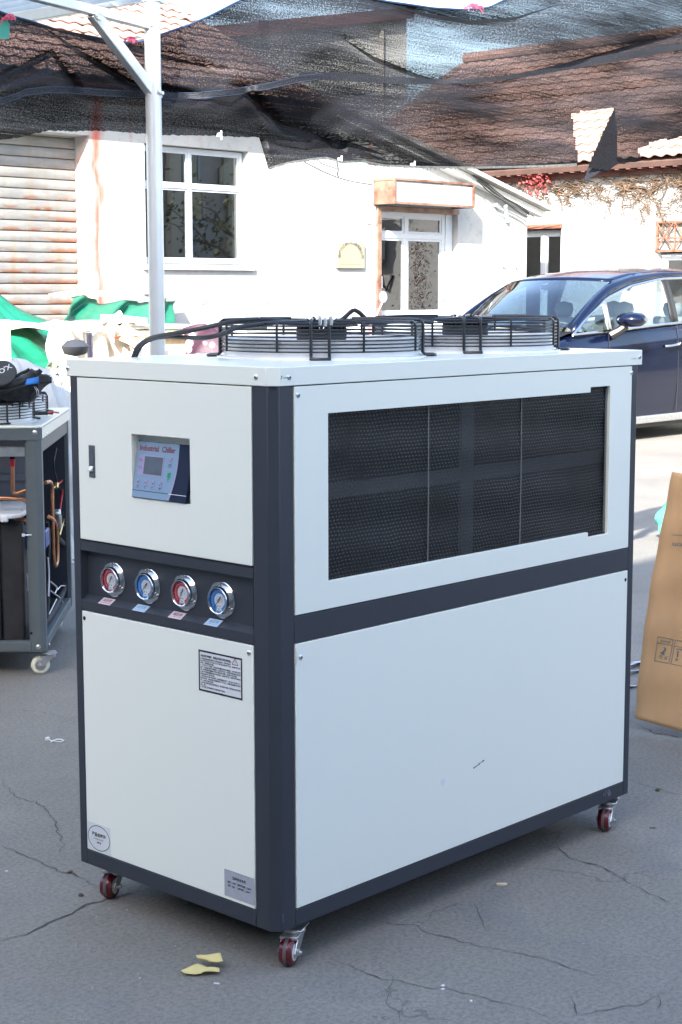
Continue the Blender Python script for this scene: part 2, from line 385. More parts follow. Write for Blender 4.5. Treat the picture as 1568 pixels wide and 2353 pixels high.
M_lcd = mat('grey_display', (.095, .115, .145), .2, var=.12, vscale=30)
M_gled = mat('green_key', (.02, .34, .13), .4, var=.05)
M_dred = mat('red_dial', (.50, .03, .05), .4, var=.05)
M_dblue = mat('blue_dial', (.03, .20, .58), .4, var=.05)
M_dwhite = mat('white_dial', (.68, .70, .72), .4, var=.02)
M_copper = mat('copper_pipe', (.50, .235, .13), .36, .85, var=.35, vscale=16, bmp=.08, bscale=60)
M_brass = mat('brass_fitting', (.62, .46, .16), .3, .9, var=.1)
M_redwire = mat('red_cable', (.55, .015, .02), .4, var=.05)
M_foam = mat('black_foam', (.022, .022, .026), .75, var=.3, vscale=12, bmp=.3, bscale=40)
M_tank = mat('white_tank_lid', (.70, .70, .70), .4, var=.04)
M_bluebox = mat('blue_paint', (.012, .05, .26), .35, var=.1)
M_card = mat('cardboard', (.54, .315, .15), .85, var=.10, vscale=7, bmp=.15, bscale=160, stretch=(1, 1, .35))
M_cardink = mat('grey_green_carton_ink', (.10, .16, .155), .8, var=.2, vscale=60)
M_tarp = m_sheet('green_tarpaulin', (.010, .195, .115), .2, .45)
M_wsheet = m_sheet('clear_plastic_sheeting', (.70, .72, .72), .45, .35, .08)
M_fibre = m_sheet('fibreglass_roofing', (.50, .54, .55), .55, .4, .1)
M_cream = m_sheet('pale_torn_carton', (.74, .68, .58), .15, .9, .10)
M_wood = mat('pale_timber', (.60, .50, .33), .75, var=.15, vscale=4, bmp=.2, bscale=30, stretch=(6, 6, .6))
M_carpaint = mat('dark_blue_car_paint', (.0018, .0045, .019), .2, .2, var=.06, vscale=3, coat=.45, spec=.35)
M_carlow = mat('black_car_trim', (.012, .012, .014), .45)
M_carglass = m_glass('car_glass', (.40, .47, .49), .01, 2.0)
M_screen = m_glass('windscreen_glass', (.33, .43, .50), .01, 2.9)
M_doorglass = m_glass('door_glass', (.10, .10, .10), .015, 2.1)
M_winglass = m_glass('window_glass', (.20, .22, .23), .015, 2.6)
M_beige = mat('beige_leather', (.50, .45, .36), .5, var=.08)
M_upvc = mat('white_window_frame', (.46, .50, .54), .35, var=.03)
M_tileclay = mat('clay_roof_tile', (.29, .18, .145), .85, var=.22, vscale=2.5, bmp=.3, bscale=30)
M_mortar = mat('dark_tile_underside', (.09, .05, .04), .9, var=.2)
M_red = mat('red_eave_paint', (.12, .045, .035), .8, var=.2)
M_rust = m_rustmetal('rusty_white_sheet', (.36, .355, .35), (.24, .10, .055), .27, 3)
M_rustframe = m_rustmetal('rusty_frame', (.24, .165, .125), (.17, .06, .035), .5, 4)
M_rustbar = mat('rust_bar', (.24, .085, .055), .8, var=.25, vscale=9)
M_conc = mat('grey_cement', (.34, .33, .31), .9, var=.2, vscale=3, bmp=.3, bscale=30)
M_graywall = mat('grey_render', (.50, .51, .49), .9, var=.12, vscale=.8)
M_twig = mat('dry_vine', (.095, .06, .036), .9, var=.3, vscale=8)
M_redleaf = m_leaf('red_creeper_leaf', (.28, .03, .045), (.42, .12, .10), 4)
M_leaf = m_leaf('autumn_leaf', (.20, .17, .035), (.09, .13, .035), 1.2)
M_leafd = m_leaf('dull_green_leaf', (.06, .08, .03), (.11, .11, .045), 1)
M_bark = mat('bark', (.16, .12, .09), .9, var=.3, vscale=6, bmp=.4, bscale=20)
M_brass2 = mat('pale_brass_plaque', (.27, .26, .185), .4, .15, var=.06, vscale=5)
M_plaqueink = mat('dark_etched_letters', (.09, .075, .05), .6, var=.1)
M_bagfab = mat('black_canvas', (.020, .021, .025), .85, var=.35, vscale=14, bmp=.35, bscale=120)
M_baglid = mat('charcoal_vinyl', (.035, .038, .045), .6, var=.15, vscale=20)
M_bluestrap = mat('blue_webbing', (.03, .20, .62), .7, var=.15, vscale=30)
M_whiteink = mat('white_print', (.72, .72, .72), .7, var=.05)
M_yellow = mat('yellow_paper', (.62, .52, .22), .8, var=.1, vscale=30)
M_whiteplastic = mat('white_plastic', (.72, .72, .74), .4, var=.05)
M_pink = mat('pink_ribbon', (.60, .08, .15), .6, var=.25, vscale=30)
M_teal = mat('teal_ribbon', (.05, .35, .26), .6, var=.15)
M_greenbag = m_sheet('mint_plastic_bag', (.10, .42, .32), .3, .4)
M_shadehouse = mat('pale_brick_render', (.46, .44, .41), .9, var=.1, vscale=.7)
M_cornice = mat('brown_red_cornice', (.22, .06, .045), .8, var=.15)
M_creampil = mat('cream_pilaster', (.62, .58, .46), .85, var=.06)
M_scoot = mat('dark_scooter_paint', (.03, .03, .05), .3, coat=.4)
M_scoot2 = mat('red_scooter_paint', (.40, .03, .03), .3, coat=.4)
M_mirror = mat('mirror_shell', (.20, .24, .31), .25, .3, var=.03)
def m_quilt():
    m, n, l, b = new_mat('purple_floral_quilt'); vec = coords(n, l)
    v = n.new('ShaderNodeTexVoronoi'); v.inputs['Scale'].default_value = 7; l.new(vec, v.inputs['Vector'])
    c = mixc(n, l, ramp(n, l, v.outputs[0], .24, .30), (.40, .34, .37), (.050, .018, .034))
    c = mixc(n, l, ramp(n, l, v.outputs[0], .05, .08, (1, 1, 1, 1), (0, 0, 0, 1)), c, (.20, .05, .08))
    l.new(c, b.inputs['Base Color']); b.inputs['Roughness'].default_value = .6; bump(n, l, b, noise(n, l, vec, 9, 4), .5, .03); return m
M_quilt = m_quilt()
def m_meshcloth():
    """fine black dust filter: dark knit with a few pale yarn dashes in rows"""
    m, n, l, b = new_mat('filter_knit'); uv = n.new('ShaderNodeUVMap'); sx = n.new('ShaderNodeSeparateXYZ'); l.new(uv.outputs[0], sx.inputs[0])
    X, Y = sx.outputs[0], sx.outputs[1]
    wob = noise(n, l, uv.outputs[0], 6, 2); Yw = math_(n, l, 'ADD', Y, math_(n, l, 'MULTIPLY', wob, .012))
    rowf = math_(n, l, 'FRACT', math_(n, l, 'MULTIPLY', Yw, 105)); rid = math_(n, l, 'FLOOR', math_(n, l, 'MULTIPLY', Yw, 105))
    row = math_(n, l, 'LESS_THAN', rowf, .30)
    xo = math_(n, l, 'ADD', math_(n, l, 'MULTIPLY', X, 75), math_(n, l, 'MULTIPLY', rid, .37)); dash = math_(n, l, 'LESS_THAN', math_(n, l, 'FRACT', xo), .5)
    k = math_(n, l, 'MULTIPLY', row, dash); big = ramp(n, l, noise(n, l, uv.outputs[0], 5, 4), .35, .72)
    k = math_(n, l, 'MULTIPLY', k, math_(n, l, 'ADD', math_(n, l, 'MULTIPLY', big, .8), .2))
    c = mixc(n, l, k, (.007, .008, .009), (.062, .070, .074))
    l.new(c, b.inputs['Base Color']); b.inputs['Roughness'].default_value = .55
    op = math_(n, l, 'ADD', math_(n, l, 'MULTIPLY', math_(n, l, 'ADD', k, math_(n, l, 'MULTIPLY', noise(n, l, uv.outputs[0], 220, 1), .5)), .8), .50)
    op = math_(n, l, 'MINIMUM', op, 1.0)
    tr = n.new('ShaderNodeBsdfTransparent'); mx = n.new('ShaderNodeMixShader'); l.new(op, mx.inputs[0]); l.new(tr.outputs[0], mx.inputs[1]); l.new(b.outputs[0], mx.inputs[2])
    l.new(mx.outputs[0], n['Material Output'].inputs[0]); return m
M_filter = m_meshcloth()
def set_uv(o, fn):
    me = o.data; u = me.uv_layers.new(name='UVMap')
    for lp in me.loops: u.data[lp.index].uv = fn(me.vertices[lp.vertex_index].co)

# ------------------------------------------------------------------ ground
g = MB(); g.quad((-300, -300, 0), (400, -300, 0), (400, 400, 0), (-300, 400, 0))
tag(obj('ground', g, M_ground, smoothdeg=0), kind='structure', label='cracked grey concrete yard')
CR = [([(0, 2163), (60, 2150), (110, 2122), (150, 2108), (185, 2085), (230, 2072), (270, 2065), (320, 2048), (350, 2040)], .0075),
      ([(5, 1786), (13, 1810), (24, 1821), (40, 1833), (60, 1841), (80, 1842), (99, 1855), (113, 1866), (123, 1882), (129, 1890), (129, 1912), (140, 1925), (145, 1941), (137, 1963)], .0045),
      ([(0, 1947), (16, 1949), (35, 1956), (51, 1966), (78, 1976), (102, 1987), (126, 1995), (131, 2003), (161, 2007), (183, 2017), (204, 2030), (228, 2043)], .005)]
def c8(p): return [(746.7 + x * .5238, 1780.6 + y * .5238) for x, y in p]
CR += [(c8([(0, 780), (75, 830), (130, 845), (190, 875), (250, 900), (330, 908), (420, 935), (520, 940), (640, 965), (700, 985), (800, 1010), (900, 1035), (1030, 1085)]), .0028),
       (c8([(190, 570), (210, 640), (300, 655), (400, 665), (440, 690), (520, 712), (600, 735), (700, 755), (800, 775), (900, 795), (990, 815), (1080, 850), (1190, 885), (1300, 880)]), .0030),
       (c8([(930, 270), (960, 310), (1020, 325), (1070, 365), (1120, 385), (1200, 400), (1280, 440), (1330, 470), (1400, 510), (1480, 550), (1568, 580)]), .0036),
       (c8([(250, 920), (270, 960), (265, 1000), (320, 1040), (345, 1090)]), .0022), (c8([(660, 570), (680, 630), (720, 690)]), .0020),
       (c8([(1100, 950), (1090, 1010), (1100, 1060), (1200, 1040), (1400, 1010), (1470, 970), (1530, 930)]), .0026), (c8([(1470, 970), (1460, 1030)]), .0026),
       (c8([(430, 655), (470, 610), (560, 575), (610, 560)]), .0020), (c8([(1025, 255), (1010, 300), (960, 310)]), .0026),
       (c8([(1330, 20), (1450, 60), (1568, 90)]), .003), ([(1472, 1668), (1500, 1684), (1540, 1690), (1568, 1700)], .006), ([(20, 1630), (100, 1638), (165, 1652)], .003)]
M_crack = mat('crack_dark', (.060, .056, .052), .95, var=.4, vscale=30)  # dark tone for the flat strips laid along the crack lines
crack_m = MB()
for pl, wd in CR:
    P = [at(x, y, 2, 0.0) for x, y in pl]; fine = []
    for a, b in zip(P, P[1:]):
        k = max(2, int((b - a).length / .02))
        for i in range(k):
            q = a.lerp(b, i / k); d = (b - a).normalized(); fine.append(q + Vector((-d.y, d.x, 0)) * random.uniform(-.007, .007))
    fine.append(P[-1]); L, Rr = [], []
    for i, q in enumerate(fine):
        d = (fine[min(i + 1, len(fine) - 1)] - fine[max(i - 1, 0)]).normalized(); nn = Vector((-d.y, d.x, 0)); e = min(1, 4 * min(i, len(fine) - 1 - i) / len(fine) + .15)
        hw = wd * random.uniform(.25, 1.0) * e * .5
        if random.random() < .10: hw *= random.uniform(1.5, 2.6)
        L.append(q + nn * hw + Vector((0, 0, .002))); Rr.append(q - nn * hw + Vector((0, 0, .002)))
    n0 = len(crack_m.v); crack_m.v += L + Rr; k = len(L)
    crack_m.f += [(n0 + i, n0 + i + 1, n0 + k + i + 1, n0 + k + i) for i in range(k - 1)]
tag(obj('ground_cracks', crack_m, M_crack, smoothdeg=0), kind='structure', label='dark cracks running across the concrete')
# grit and flecks lying on the slab
fl = MB()
for i in range(420):
    p = at(random.uniform(0, 1568), random.uniform(1500, 2353), 2, 0.0); s_ = random.uniform(.0008, .0026)
    a = random.random() * 3; fl.box(-s_, s_, -s_ * .6, s_ * .6, 0, s_, Matrix.Translation(p) @ Matrix.Rotation(a, 4, 'Z'))
tag(obj('grit', fl, M_conc, smoothdeg=0), kind='stuff', label='loose grit on the concrete', cat='grit')

# ------------------------------------------------------------------ buildings
def proj(P):
    q = Vector(P) - CAM; z = q.dot(F_); return PW / 2 + FPX * q.dot(R_) / z, PH / 2 - FPX * q.dot(U_) / z, z
def tile_mesh(wd, ln, th=.014, amp=.017):
    mb = MB(); n = 6; xs = [wd * i / n for i in range(n + 1)]
    zf = lambda x: amp * (math.cos(2 * math.pi * (x / wd - .25)) if True else 0)
    for j, y in enumerate((0, ln)):
        for k in (0, 1):
            for x in xs: mb.v.append(Vector((x, y, zf(x) + (th if k == 0 else 0) + (.030 if j == 0 else 0.004))))
    N = n + 1
    for i in range(n):
        mb.f.append((i, i + 1, 2 * N + i + 1, 2 * N + i)); mb.f.append((N + i, i + N, i + N, i + N)[:0] or (i, N + i, N + i + 1, i + 1))
    mb.f.append((0, 2 * N, 3 * N, N)); mb.f.append((n, N + n, 3 * N + n, 2 * N + n))
    return mb
def tile_roof(parent, A, along, up, width, length, bare, tw=.205, tl=.30):
    """A lower corner of the slope, along = eave direction, up = direction up the slope; bare(px,py) tells where single tiles show"""
    along = Vector(along).normalized(); up = Vector(up).normalized(); nrm = along.cross(up).normalized()
    if nrm.z < 0: nrm = -nrm
    Rm = Matrix((along, up, nrm)).transposed()
    if Rm.determinant() < 0: Rm = Matrix((along, up, nrm)).transposed()
    src = tile_mesh(tw * 1.04, tl * 1.14); soft = tile_mesh(tw * 1.04, tl * 1.14, .010, .009); proto = None; rest = MB(); cnt = 0
    eul = Rm.to_euler()
    # deck under the tiles
    dk = MB(); a = Vector(A) - nrm * .05; b_ = a + along * width; dk.add([a, b_, b_ + up * length, a + up * length, a - nrm * .08, b_ - nrm * .08, b_ + up * length - nrm * .08, a + up * length - nrm * .08],
        [(0, 1, 2, 3), (4, 7, 6, 5), (0, 4, 5, 1), (1, 5, 6, 2), (2, 6, 7, 3), (3, 7, 4, 0)])
    obj('roof_deck', dk, M_mortar, parent, 0)
    rows = int(length / tl); cols = int(width / tw); o0 = org(parent)
    for j in range(rows):
        for i in range(cols):
            p = Vector(A) + along * (i * tw) + up * (j * tl) + nrm * random.uniform(-.004, .004)
            x, y, z = proj(p + up * tl * .5 + along * tw * .5)
            if bare(x, y) and cnt < 280:
                if proto is None:
                    proto = bpy.data.meshes.new('roof_tile'); proto.from_pydata([tuple(v) for v in src.v], [], src.f); proto.update()
                    bb = bmesh.new(); bb.from_mesh(proto); bmesh.ops.recalc_face_normals(bb, faces=bb.faces); bb.to_mesh(proto); bb.free(); proto.materials.append(M_tileclay)
                o = bpy.data.objects.new('roof_tile', proto); COL.objects.link(o); o.parent = parent; o.location = p - o0
                o.rotation_euler = (Rm @ Matrix.Rotation(random.uniform(-.015, .015), 3, 'Z')).to_euler(); cnt += 1
            else:
                rest.add([p + Rm @ v for v in soft.v], soft.f)
    if rest.v: tag(obj('roof_tiles', rest, M_tileclay, parent, 0), kind='stuff')

def window(parent, M, x0, x1, y0, y1, mull, trans, fw=.06, depth=.05, glass=M_winglass, framem=M_upvc, name='window', sash=.03):
    """frame with mullions (x list) and transoms (y list); one pane a light"""
    fr = MB(); 
    B = lambda a, b, c, d, z0, z1: fr.box(a, b, c, d, z0, z1, M)
    B(x0, x0 + fw, y0, y1, -depth, 0); B(x1 - fw, x1, y0, y1, -depth, 0); B(x0 + fw, x1 - fw, y0, y0 + fw, -depth, -.002); B(x0 + fw, x1 - fw, y1 - fw, y1, -depth, -.002)
    xs = [x0 + fw / 2] + mull + [x1 - fw / 2]; ys = [y0 + fw / 2] + trans + [y1 - fw / 2]
    for t in trans: B(x0 + fw, x1 - fw, t - fw / 2, t + fw / 2, -depth, .004)
    for m_ in mull:
        for a, b in zip(ys, ys[1:]): B(m_ - fw / 2, m_ + fw / 2, a + fw / 2, b - fw / 2, -depth, .002)
    fo = obj(name, fr, framem, parent, 30, .004)
    for a, b in zip(xs, xs[1:]):
        for c, d in zip(ys, ys[1:]):
            sf = MB(); x_, X_, y_, Y_ = a + fw / 2, b - fw / 2, c + fw / 2, d - fw / 2
            if sash:
                for q in ((x_, x_ + sash, y_, Y_), (X_ - sash, X_, y_, Y_), (x_ + sash, X_ - sash, y_, y_ + sash), (x_ + sash, X_ - sash, Y_ - sash, Y_)): sf.box(*q, -depth * .8, -.012, M)
                obj('sash', sf, framem, fo, 30)
            p = MB(); tilt = random.uniform(-.003, .003)
            p.add([M @ Vector((x_ + sash * .5, y_ + sash * .5, -.028 + tilt)), M @ Vector((X_ - sash * .5, y_ + sash * .5, -.028 - tilt)), M @ Vector((X_ - sash * .5, Y_ - sash * .5, -.028)), M @ Vector((x_ + sash * .5, Y_ - sash * .5, -.028 + tilt))], [(0, 1, 2, 3)])
            obj('pane', p, glass, fo, 0)
    return fo

YW = 12.0
wb = thing('white_workshop', 'long white limewashed workshop with rusty roller shutter and red tiled roof', 'building', (9.5, YW, 0))
sx1 = at(205, 308, 1, YW).x; wx0 = at(333, 400, 1, YW).x; wx1 = at(571, 400, 1, YW).x; wz1 = at(375, 331, 1, YW).z; wz0 = at(375, 606, 1, YW).z
dx0 = at(866, 600, 1, YW).x; dx1 = at(1052, 600, 1, YW).x; dz1 = 2.80; XR = at(1212, 500, 1, YW).x; XL = 12.65
us = [1.5, 5.6, sx1, wx0, wx1, XL, dx0, dx1, XR]; vs = [0, wz0, dz1, wz1, 3.41, 4.0]
def solid(i, j):
    u = (us[i] + us[i + 1]) / 2; v = (vs[j] + vs[j + 1]) / 2
    if 5.6 < u < sx1 and v < 3.41: return False
    if wx0 < u < wx1 and wz0 < v < wz1: return False
    if dx0 < u < dx1 and v < dz1: return False
    if u > XL and v > dz1: return False
    return True
mb = MB(); plate(mb, us, vs, solid, 0, .30, lambda u, v, d: (u, YW + d, v))
obj('front_wall', mb, M_wall, wb, 20)
mb = MB(); mb.prism([(XL, dz1), (XR, dz1), (XR, 2.86), (XL, 4.0)], 0, .30, Matrix(((1, 0, 0, 0), (0, 0, 1, YW), (0, 1, 0, 0), (0, 0, 0, 1))))
obj('gable_wall', mb, M_wall, wb, 20)
mb = MB(); mb.box(XR - .3, XR, YW + .3, 17, 0, 2.8); mb.box(1.5, 1.8, YW + .3, 19, 0, 4); mb.box(1.8, XL, 18.7, 19, 0, 4); mb.box(XL - .3, XL, YW + .3, 18.7, 0, 4.0); obj('rear_wall', mb, M_wall, wb, 20)
mb = MB(); mb.box(5.5, 16.9, 14.6, 14.7, .02, 2.7); obj('inner_wall', mb, M_conc, wb, 0)
# lean-to roof over the doorway bay
sl_ = (2.86 - 4.0) / (XR - XL); mb = MB()
for k in range(2):
    x0, x1 = XL + .02, XR + .33; z = lambda x: 4.06 + sl_ * (x - XL) + .02
    mb.prism([(x0, z(x0)), (x1, z(x1)), (x1, z(x1) + .07), (x0, z(x0) + .07)], -.22, 4.2, Matrix(((1, 0, 0, 0), (0, 0, 1, YW), (0, 1, 0, 0), (0, 0, 0, 1)))); break
obj('lean_to_roof', mb, M_conc, wb, 20, .01)
mb = MB(); z = lambda x: 3.98 + sl_ * (x - XL)
mb.prism([(XL + .1, z(XL + .1)), (XR + .25, z(XR + .25)), (XR + .25, z(XR + .25) + .09), (XL + .1, z(XL + .1) + .09)], -.12, -.005, Matrix(((1, 0, 0, 0), (0, 0, 1, YW), (0, 1, 0, 0), (0, 0, 0, 1))))
obj('fascia_board', mb, M_graywall, wb, 20)
# eave timbers
eave = MB()
for i in range(40): eave.box(1.6 + i * .27, 1.68 + i * .27, 11.62, 11.99, 3.86, 3.93)
tag(obj('eave_timbers', eave, M_red, wb, 0), kind='stuff')
tile_roof(wb, (1.5, 11.55, 3.97), (1, 0, 0), (0, 3.9, 2.03), XL - 1.5, 4.40, lambda x, y: 165 < x < 440 and -12 < y < 105)
rd = MB(); rd.tube([(1.5, 15.5, 6.08), (XL, 15.5, 6.08)], .09, 8); obj('ridge_cap', rd, M_tileclay, wb)
mb = MB(); mb.quad((1.5, 15.45, 5.98), (XL, 15.45, 5.98), (XL, 19.1, 4.0), (1.5, 19.1, 4.0)); obj('rear_roof', mb, M_tileclay, wb, 0, solid=.06)
# roller shutter
sh = thing('roller_shutter', 'rust streaked galvanised roller shutter in the white workshop wall', 'shutter', ((5.6 + sx1) / 2, YW + .28, 0))
k = 0; proto = None; zz = .05
while zz < 3.45:
    if proto is None:
        s_ = MB(); pr = [(0, .0), (.022, .008), (.030, .03), (.030, .085), (.020, .108), (0, .1135)]
        vs_ = []
        for x in (5.55 - (5.6 + sx1) / 2, sx1 + .06 - (5.6 + sx1) / 2):
            vs_ += [Vector((x, -d, h)) for d, h in pr]
        n_ = len(pr); s_.add(vs_, [(i, i + 1, n_ + i + 1, n_ + i) for i in range(n_ - 1)] + [(n_ - 1, 0, n_, 2 * n_ - 1)])
        proto = obj('slat', s_, M_shutter, None, 50); proto.parent = sh; proto.location = (0, 0, zz)
    else:
        piece('slat', proto, (0, random.uniform(-.003, .003), zz), sh)
    zz += .115
# casement window
fw = frame_long(0, YW + .10, 0)
win = thing('workshop_window', 'white four light window in the white wall beside the steel post', 'window', ((wx0 + wx1) / 2, YW, wz0))
tz = at(375, 424, 1, YW).z; mx_ = at(449, 424, 1, YW).x
window(win, fw, wx0 + .01, wx1 - .01, wz0 + .01, wz1 - .01, [mx_], [tz], .045, .07, sash=.024, name='frame')
sb = MB(); sb.box(wx0 - .06, wx1 + .06, YW - .05, YW - .002, wz0 - .07, wz0 - .01); obj('sill', sb, M_wall, win, 30, .005)
# glazed door
fd = frame_long(0, YW + .10, 0)
dr = thing('glazed_door', 'white framed glazed door with lower panel under the rusty canopy', 'door', ((dx0 + dx1) / 2, YW, 0))
tz2 = at(900, 540, 1, YW).z; gz0 = at(900, 720, 1, YW).z; mx2 = at(946, 600, 1, YW).x; gx1 = at(1030, 600, 1, YW).x
window(dr, fd, dx0 + .08, gx1 + .05, gz0 - .06, dz1 - .03, [mx2], [tz2], .07, .07, glass=M_doorglass, sash=.03, name='frame')
mb = MB(); mb.box(dx0 + .08, dx1 - .01, YW + .10, YW + .14, .02, gz0 - .064); mb.box(gx1 + .055, dx1 - .01, YW + .09, YW + .16, gz0 - .06, dz1 - .01); obj('lower_panel', mb, M_upvc, dr, 30, .004)
mb = MB(); mb.box(dx0 - .01, dx0 + .07, YW - .03, YW + .12, 0, dz1); mb.box(dx0 - .01, dx1 + .01, YW - .02, YW + .1, dz1 - .045, dz1 + .02); obj('door_frame', mb, M_rustframe, dr, 30, .004)
mb = MB(); fp = at(879, 648, 1, YW); rect(mb, frame_long(0, YW + .066, 0), fp.x - .07, fp.x + .08, fp.z - .08, fp.z + .08); obj('paper_notice', mb, M_paper, dr, 0)
# rusty sheet canopy
cn = thing('door_canopy', 'boxy canopy of white sheets in a rusty frame over the glazed door', 'canopy', ((dx0 + dx1) / 2, YW, 2.84))
cx0 = at(859, 440, 1, YW).x; cx1 = at(1088, 440, 1, YW - .36).x; cz0 = at(899, 467, 1, YW - .36).z; cz1 = at(899, 407, 1, YW - .36).z; yf = YW - .36
n_ = 6; brk = [0, .33, .60, .72, .85, .93, 1]
for i in range(6):
    a, b_ = lerp(cx0 + .04, cx1 - .02, brk[i]), lerp(cx0 + .04, cx1 - .02, brk[i + 1])
    mb = MB(); mb.box(a + .003, b_ - .003, yf, yf + .012 + .006 * (i % 2), cz0 + .03, cz1 - .03 - random.uniform(0, .02)); obj('sheet', mb, M_rust, cn, 0)
mb = MB(); mb.box(cx0, cx0 + .012, yf + .02, YW - .002, cz0 + .03, cz1 - .03); obj('end_sheet', mb, M_rustframe, cn, 0)
mb = MB(); mb.box(cx1 - .012, cx1, yf + .02, YW - .002, cz0 + .03, cz1 - .03); mb.box(cx0 + .02, cx1 - .02, yf + .02, YW - .002, cz1 - .03, cz1 - .012); obj('top_sheet', mb, M_rust, cn, 0)
mb = MB()
for z_ in (cz0, cz1 - .03): mb.box(cx0 - .01, cx1 + .01, yf - .02, yf + .018, z_, z_ + .03); mb.box(cx0 - .01, cx0 + .02, yf + .019, YW, z_, z_ + .03); mb.box(cx1 - .02, cx1 + .01, yf + .019, YW, z_, z_ + .03)
for x_ in (cx0 - .012, cx1 - .018): mb.box(x_, x_ + .03, yf - .022, yf + .016, cz0 + .031, cz1 - .031)
obj('frame', mb, M_rustframe, cn, 0)
# plaque
pq = thing('brass_plaque', 'pale brass company plaque with arched lettering on the white wall', 'plaque', (13.3, YW, 2.0))
px0, px1 = at(771, 590, 1, YW).x, at(833, 590, 1, YW).x; pz0, pz1 = at(771, 616, 1, YW).z, at(771, 558, 1, YW).z
mb = MB(); mb.box(px0, px1, YW - .045, YW - .001, pz0, pz1); obj('plate', mb, M_brass2, pq, 30, .006)
mb = MB(); Mq = frame_long(0, YW - .0475, 0); pcx, pcz, pr_ = (px0 + px1) / 2 - .01, pz0 + (pz1 - pz0) * .32, (px1 - px0) * .40
for i, ch in enumerate('淄博力之源机电设备有限公司'):
    a = math.radians(180 - 12 - i * 156 / 12); text(mb, ch, Mq, pcx + pr_ * math.cos(a), pcz + pr_ * math.sin(a) * 1.02 , .055, align='C', rot=a - math.pi / 2, bold=.02)
rect(mb, Mq, px0 + .03, px1 - .04, pz0 + .050, pz0 + .0525)
obj('lettering', mb, M_plaqueink, pq, 0)
# cables slung along the lean-to
cb = thing('slung_cables', 'bundle of black cables slung down the lean-to edge', 'cable', at(1100, 420, 1, YW - .1))
for k in range(4):
    mb = MB(); P = []
    for i in range(13):
        t = i / 12; x = lerp(1088 + 3 * k, 1216 + (k == 2) * 12, t); y = lerp(402 + 4 * k, 489 + 3 * k, t) + 4 * math.sin(math.pi * t) * (k * .6) - 2.5 * math.sin(t * 9 + k)
        P.append(at(x, y, 1, YW - .14 - .02 * k))
    mb.tube(P, .0085, 6); obj('cable', mb, M_rubber, cb)
for p0, p1 in (((1140, 470), (1150, 478)), ((1162, 470), (1167, 510))):
    mb = MB(); mb.tube([at(*p0, 1, YW - .05), at(*p1, 1, YW - .03)], .03, 6); obj('insulator', mb, M_upvc, cb)
wt = thing('hanging_wire', 'thin dark wire stretched across the white wall beneath the net', 'wire', at(800, 395, 1, YW - .4))
mb = MB(); mb.tube([at(lerp(700, 856, i / 8), lerp(372, 424, i / 8) + 10 * math.sin(math.pi * i / 8), 1, YW - .4) for i in range(9)], .006, 5); obj('wire', mb, M_rubber, wt)
for x0, y0, lb in ((1156, 611, 'small bent steel hook on the white wall, nearer the glazed door'), (1185, 614, 'small bent steel hook on the white wall, nearer the blue car')):
    ss = MB(); a = at(x0, y0, 1, YW - .03); ss.tube([a + Vector((0, -.01, .05)), a, a + Vector((.05, -.02, .02))], .008, 5)
    tag(obj('wall_hook', ss, M_steel, base=a), lb, 'hook', 'hooks on the white wall')
mb = MB(); a = at(333, 664, 1, YW); mb.box(a.x - .03, a.x + .06, YW - .08, YW - .002, a.z - .06, a.z + .07)
tag(obj('wall_box', mb, M_upvc, base=a, bevel=.008), 'small white junction box on the wall behind the steel post', 'junction box')

# ivy-grown building with tiled roof
XI = 18.5
ib = thing('creeper_covered_building', 'white building with tiled roof and bare creeper behind the blue car', 'building', (XI, 11, 0))
ya0, ya1 = at(1290, 560, 0, XI).y, at(1214, 560, 0, XI).y + .25; yb1 = at(1512, 560, 0, XI).y; yb0 = yb1 - .9; az1 = at(1250, 515, 0, XI).z; bz1 = at(1512, 508, 0, XI).z
us = [5.2, yb0, yb1, ya0, ya1, 17.4]; vs = [0, .75, az1 if az1 < bz1 else bz1, max(az1, bz1), 3.55]
def solid2(i, j):
    u = (us[i] + us[i + 1]) / 2; v = (vs[j] + vs[j + 1]) / 2
    return not ((yb0 < u < yb1 and .75 < v < bz1) or (ya0 < u < ya1 and v < az1))
mb = MB(); plate(mb, us, vs, solid2, 0, .3, lambda u, v, d: (XI + d, u, v)); obj('front_wall', mb, M_wall, ib, 20)
mb = MB(); mb.box(XI + .3, 26.5, 17.1, 17.4, 0, 3.5); mb.box(XI + .3, 26.5, 5.2, 5.5, 0, 3.5); mb.box(26.5, 26.8, 5.2, 17.4, 0, 3.5); mb.box(20, 20.1, 5.5, 17.1, .02, 3.4); obj('rear_wall', mb, M_graywall, ib, 20)
mb = MB(); mb.prism([(18.5, 3.5), (26.5, 3.5), (22.5, 5.8)], 17.12, 17.38, Matrix(((1, 0, 0, 0), (0, 0, 1, 0), (0, 1, 0, 0), (0, 0, 0, 1)))); obj('gable_wall', mb, M_graywall, ib, 20)
tile_roof(ib, (18.15, 17.45, 3.60), (0, -1, 0), (4.35, 0, 2.45), 12.3, 4.95, lambda x, y: (1290 < x < 1425 and 230 < y < 395) or (1440 < x < 1600 and 295 < y < 392))
mb = MB(); mb.quad((22.5, 5.2, 6.0), (22.5, 17.45, 6.0), (26.9, 17.45, 3.55), (26.9, 5.2, 3.55)); obj('rear_roof', mb, M_tileclay, ib, 0, solid=.06)
mb = MB(); mb.tube([(22.5, 5.2, 6.10), (22.5, 17.45, 6.10)], .10, 8); obj('ridge_cap', mb, M_tileclay, ib)
mb = MB()
for i in range(60): mb.box(18.22, 18.49, 5.3 + i * .2, 5.37 + i * .2, 3.47, 3.545)
mb.box(18.42, 18.497, 5.2, 17.4, 3.40, 3.47); tag(obj('eave_timbers', mb, M_red, ib, 0), kind='stuff')
def frame_ivy(x): return Matrix(((0, 0, -1, x), (-1, 0, 0, 0), (0, 1, 0, 0), (0, 0, 0, 1)))
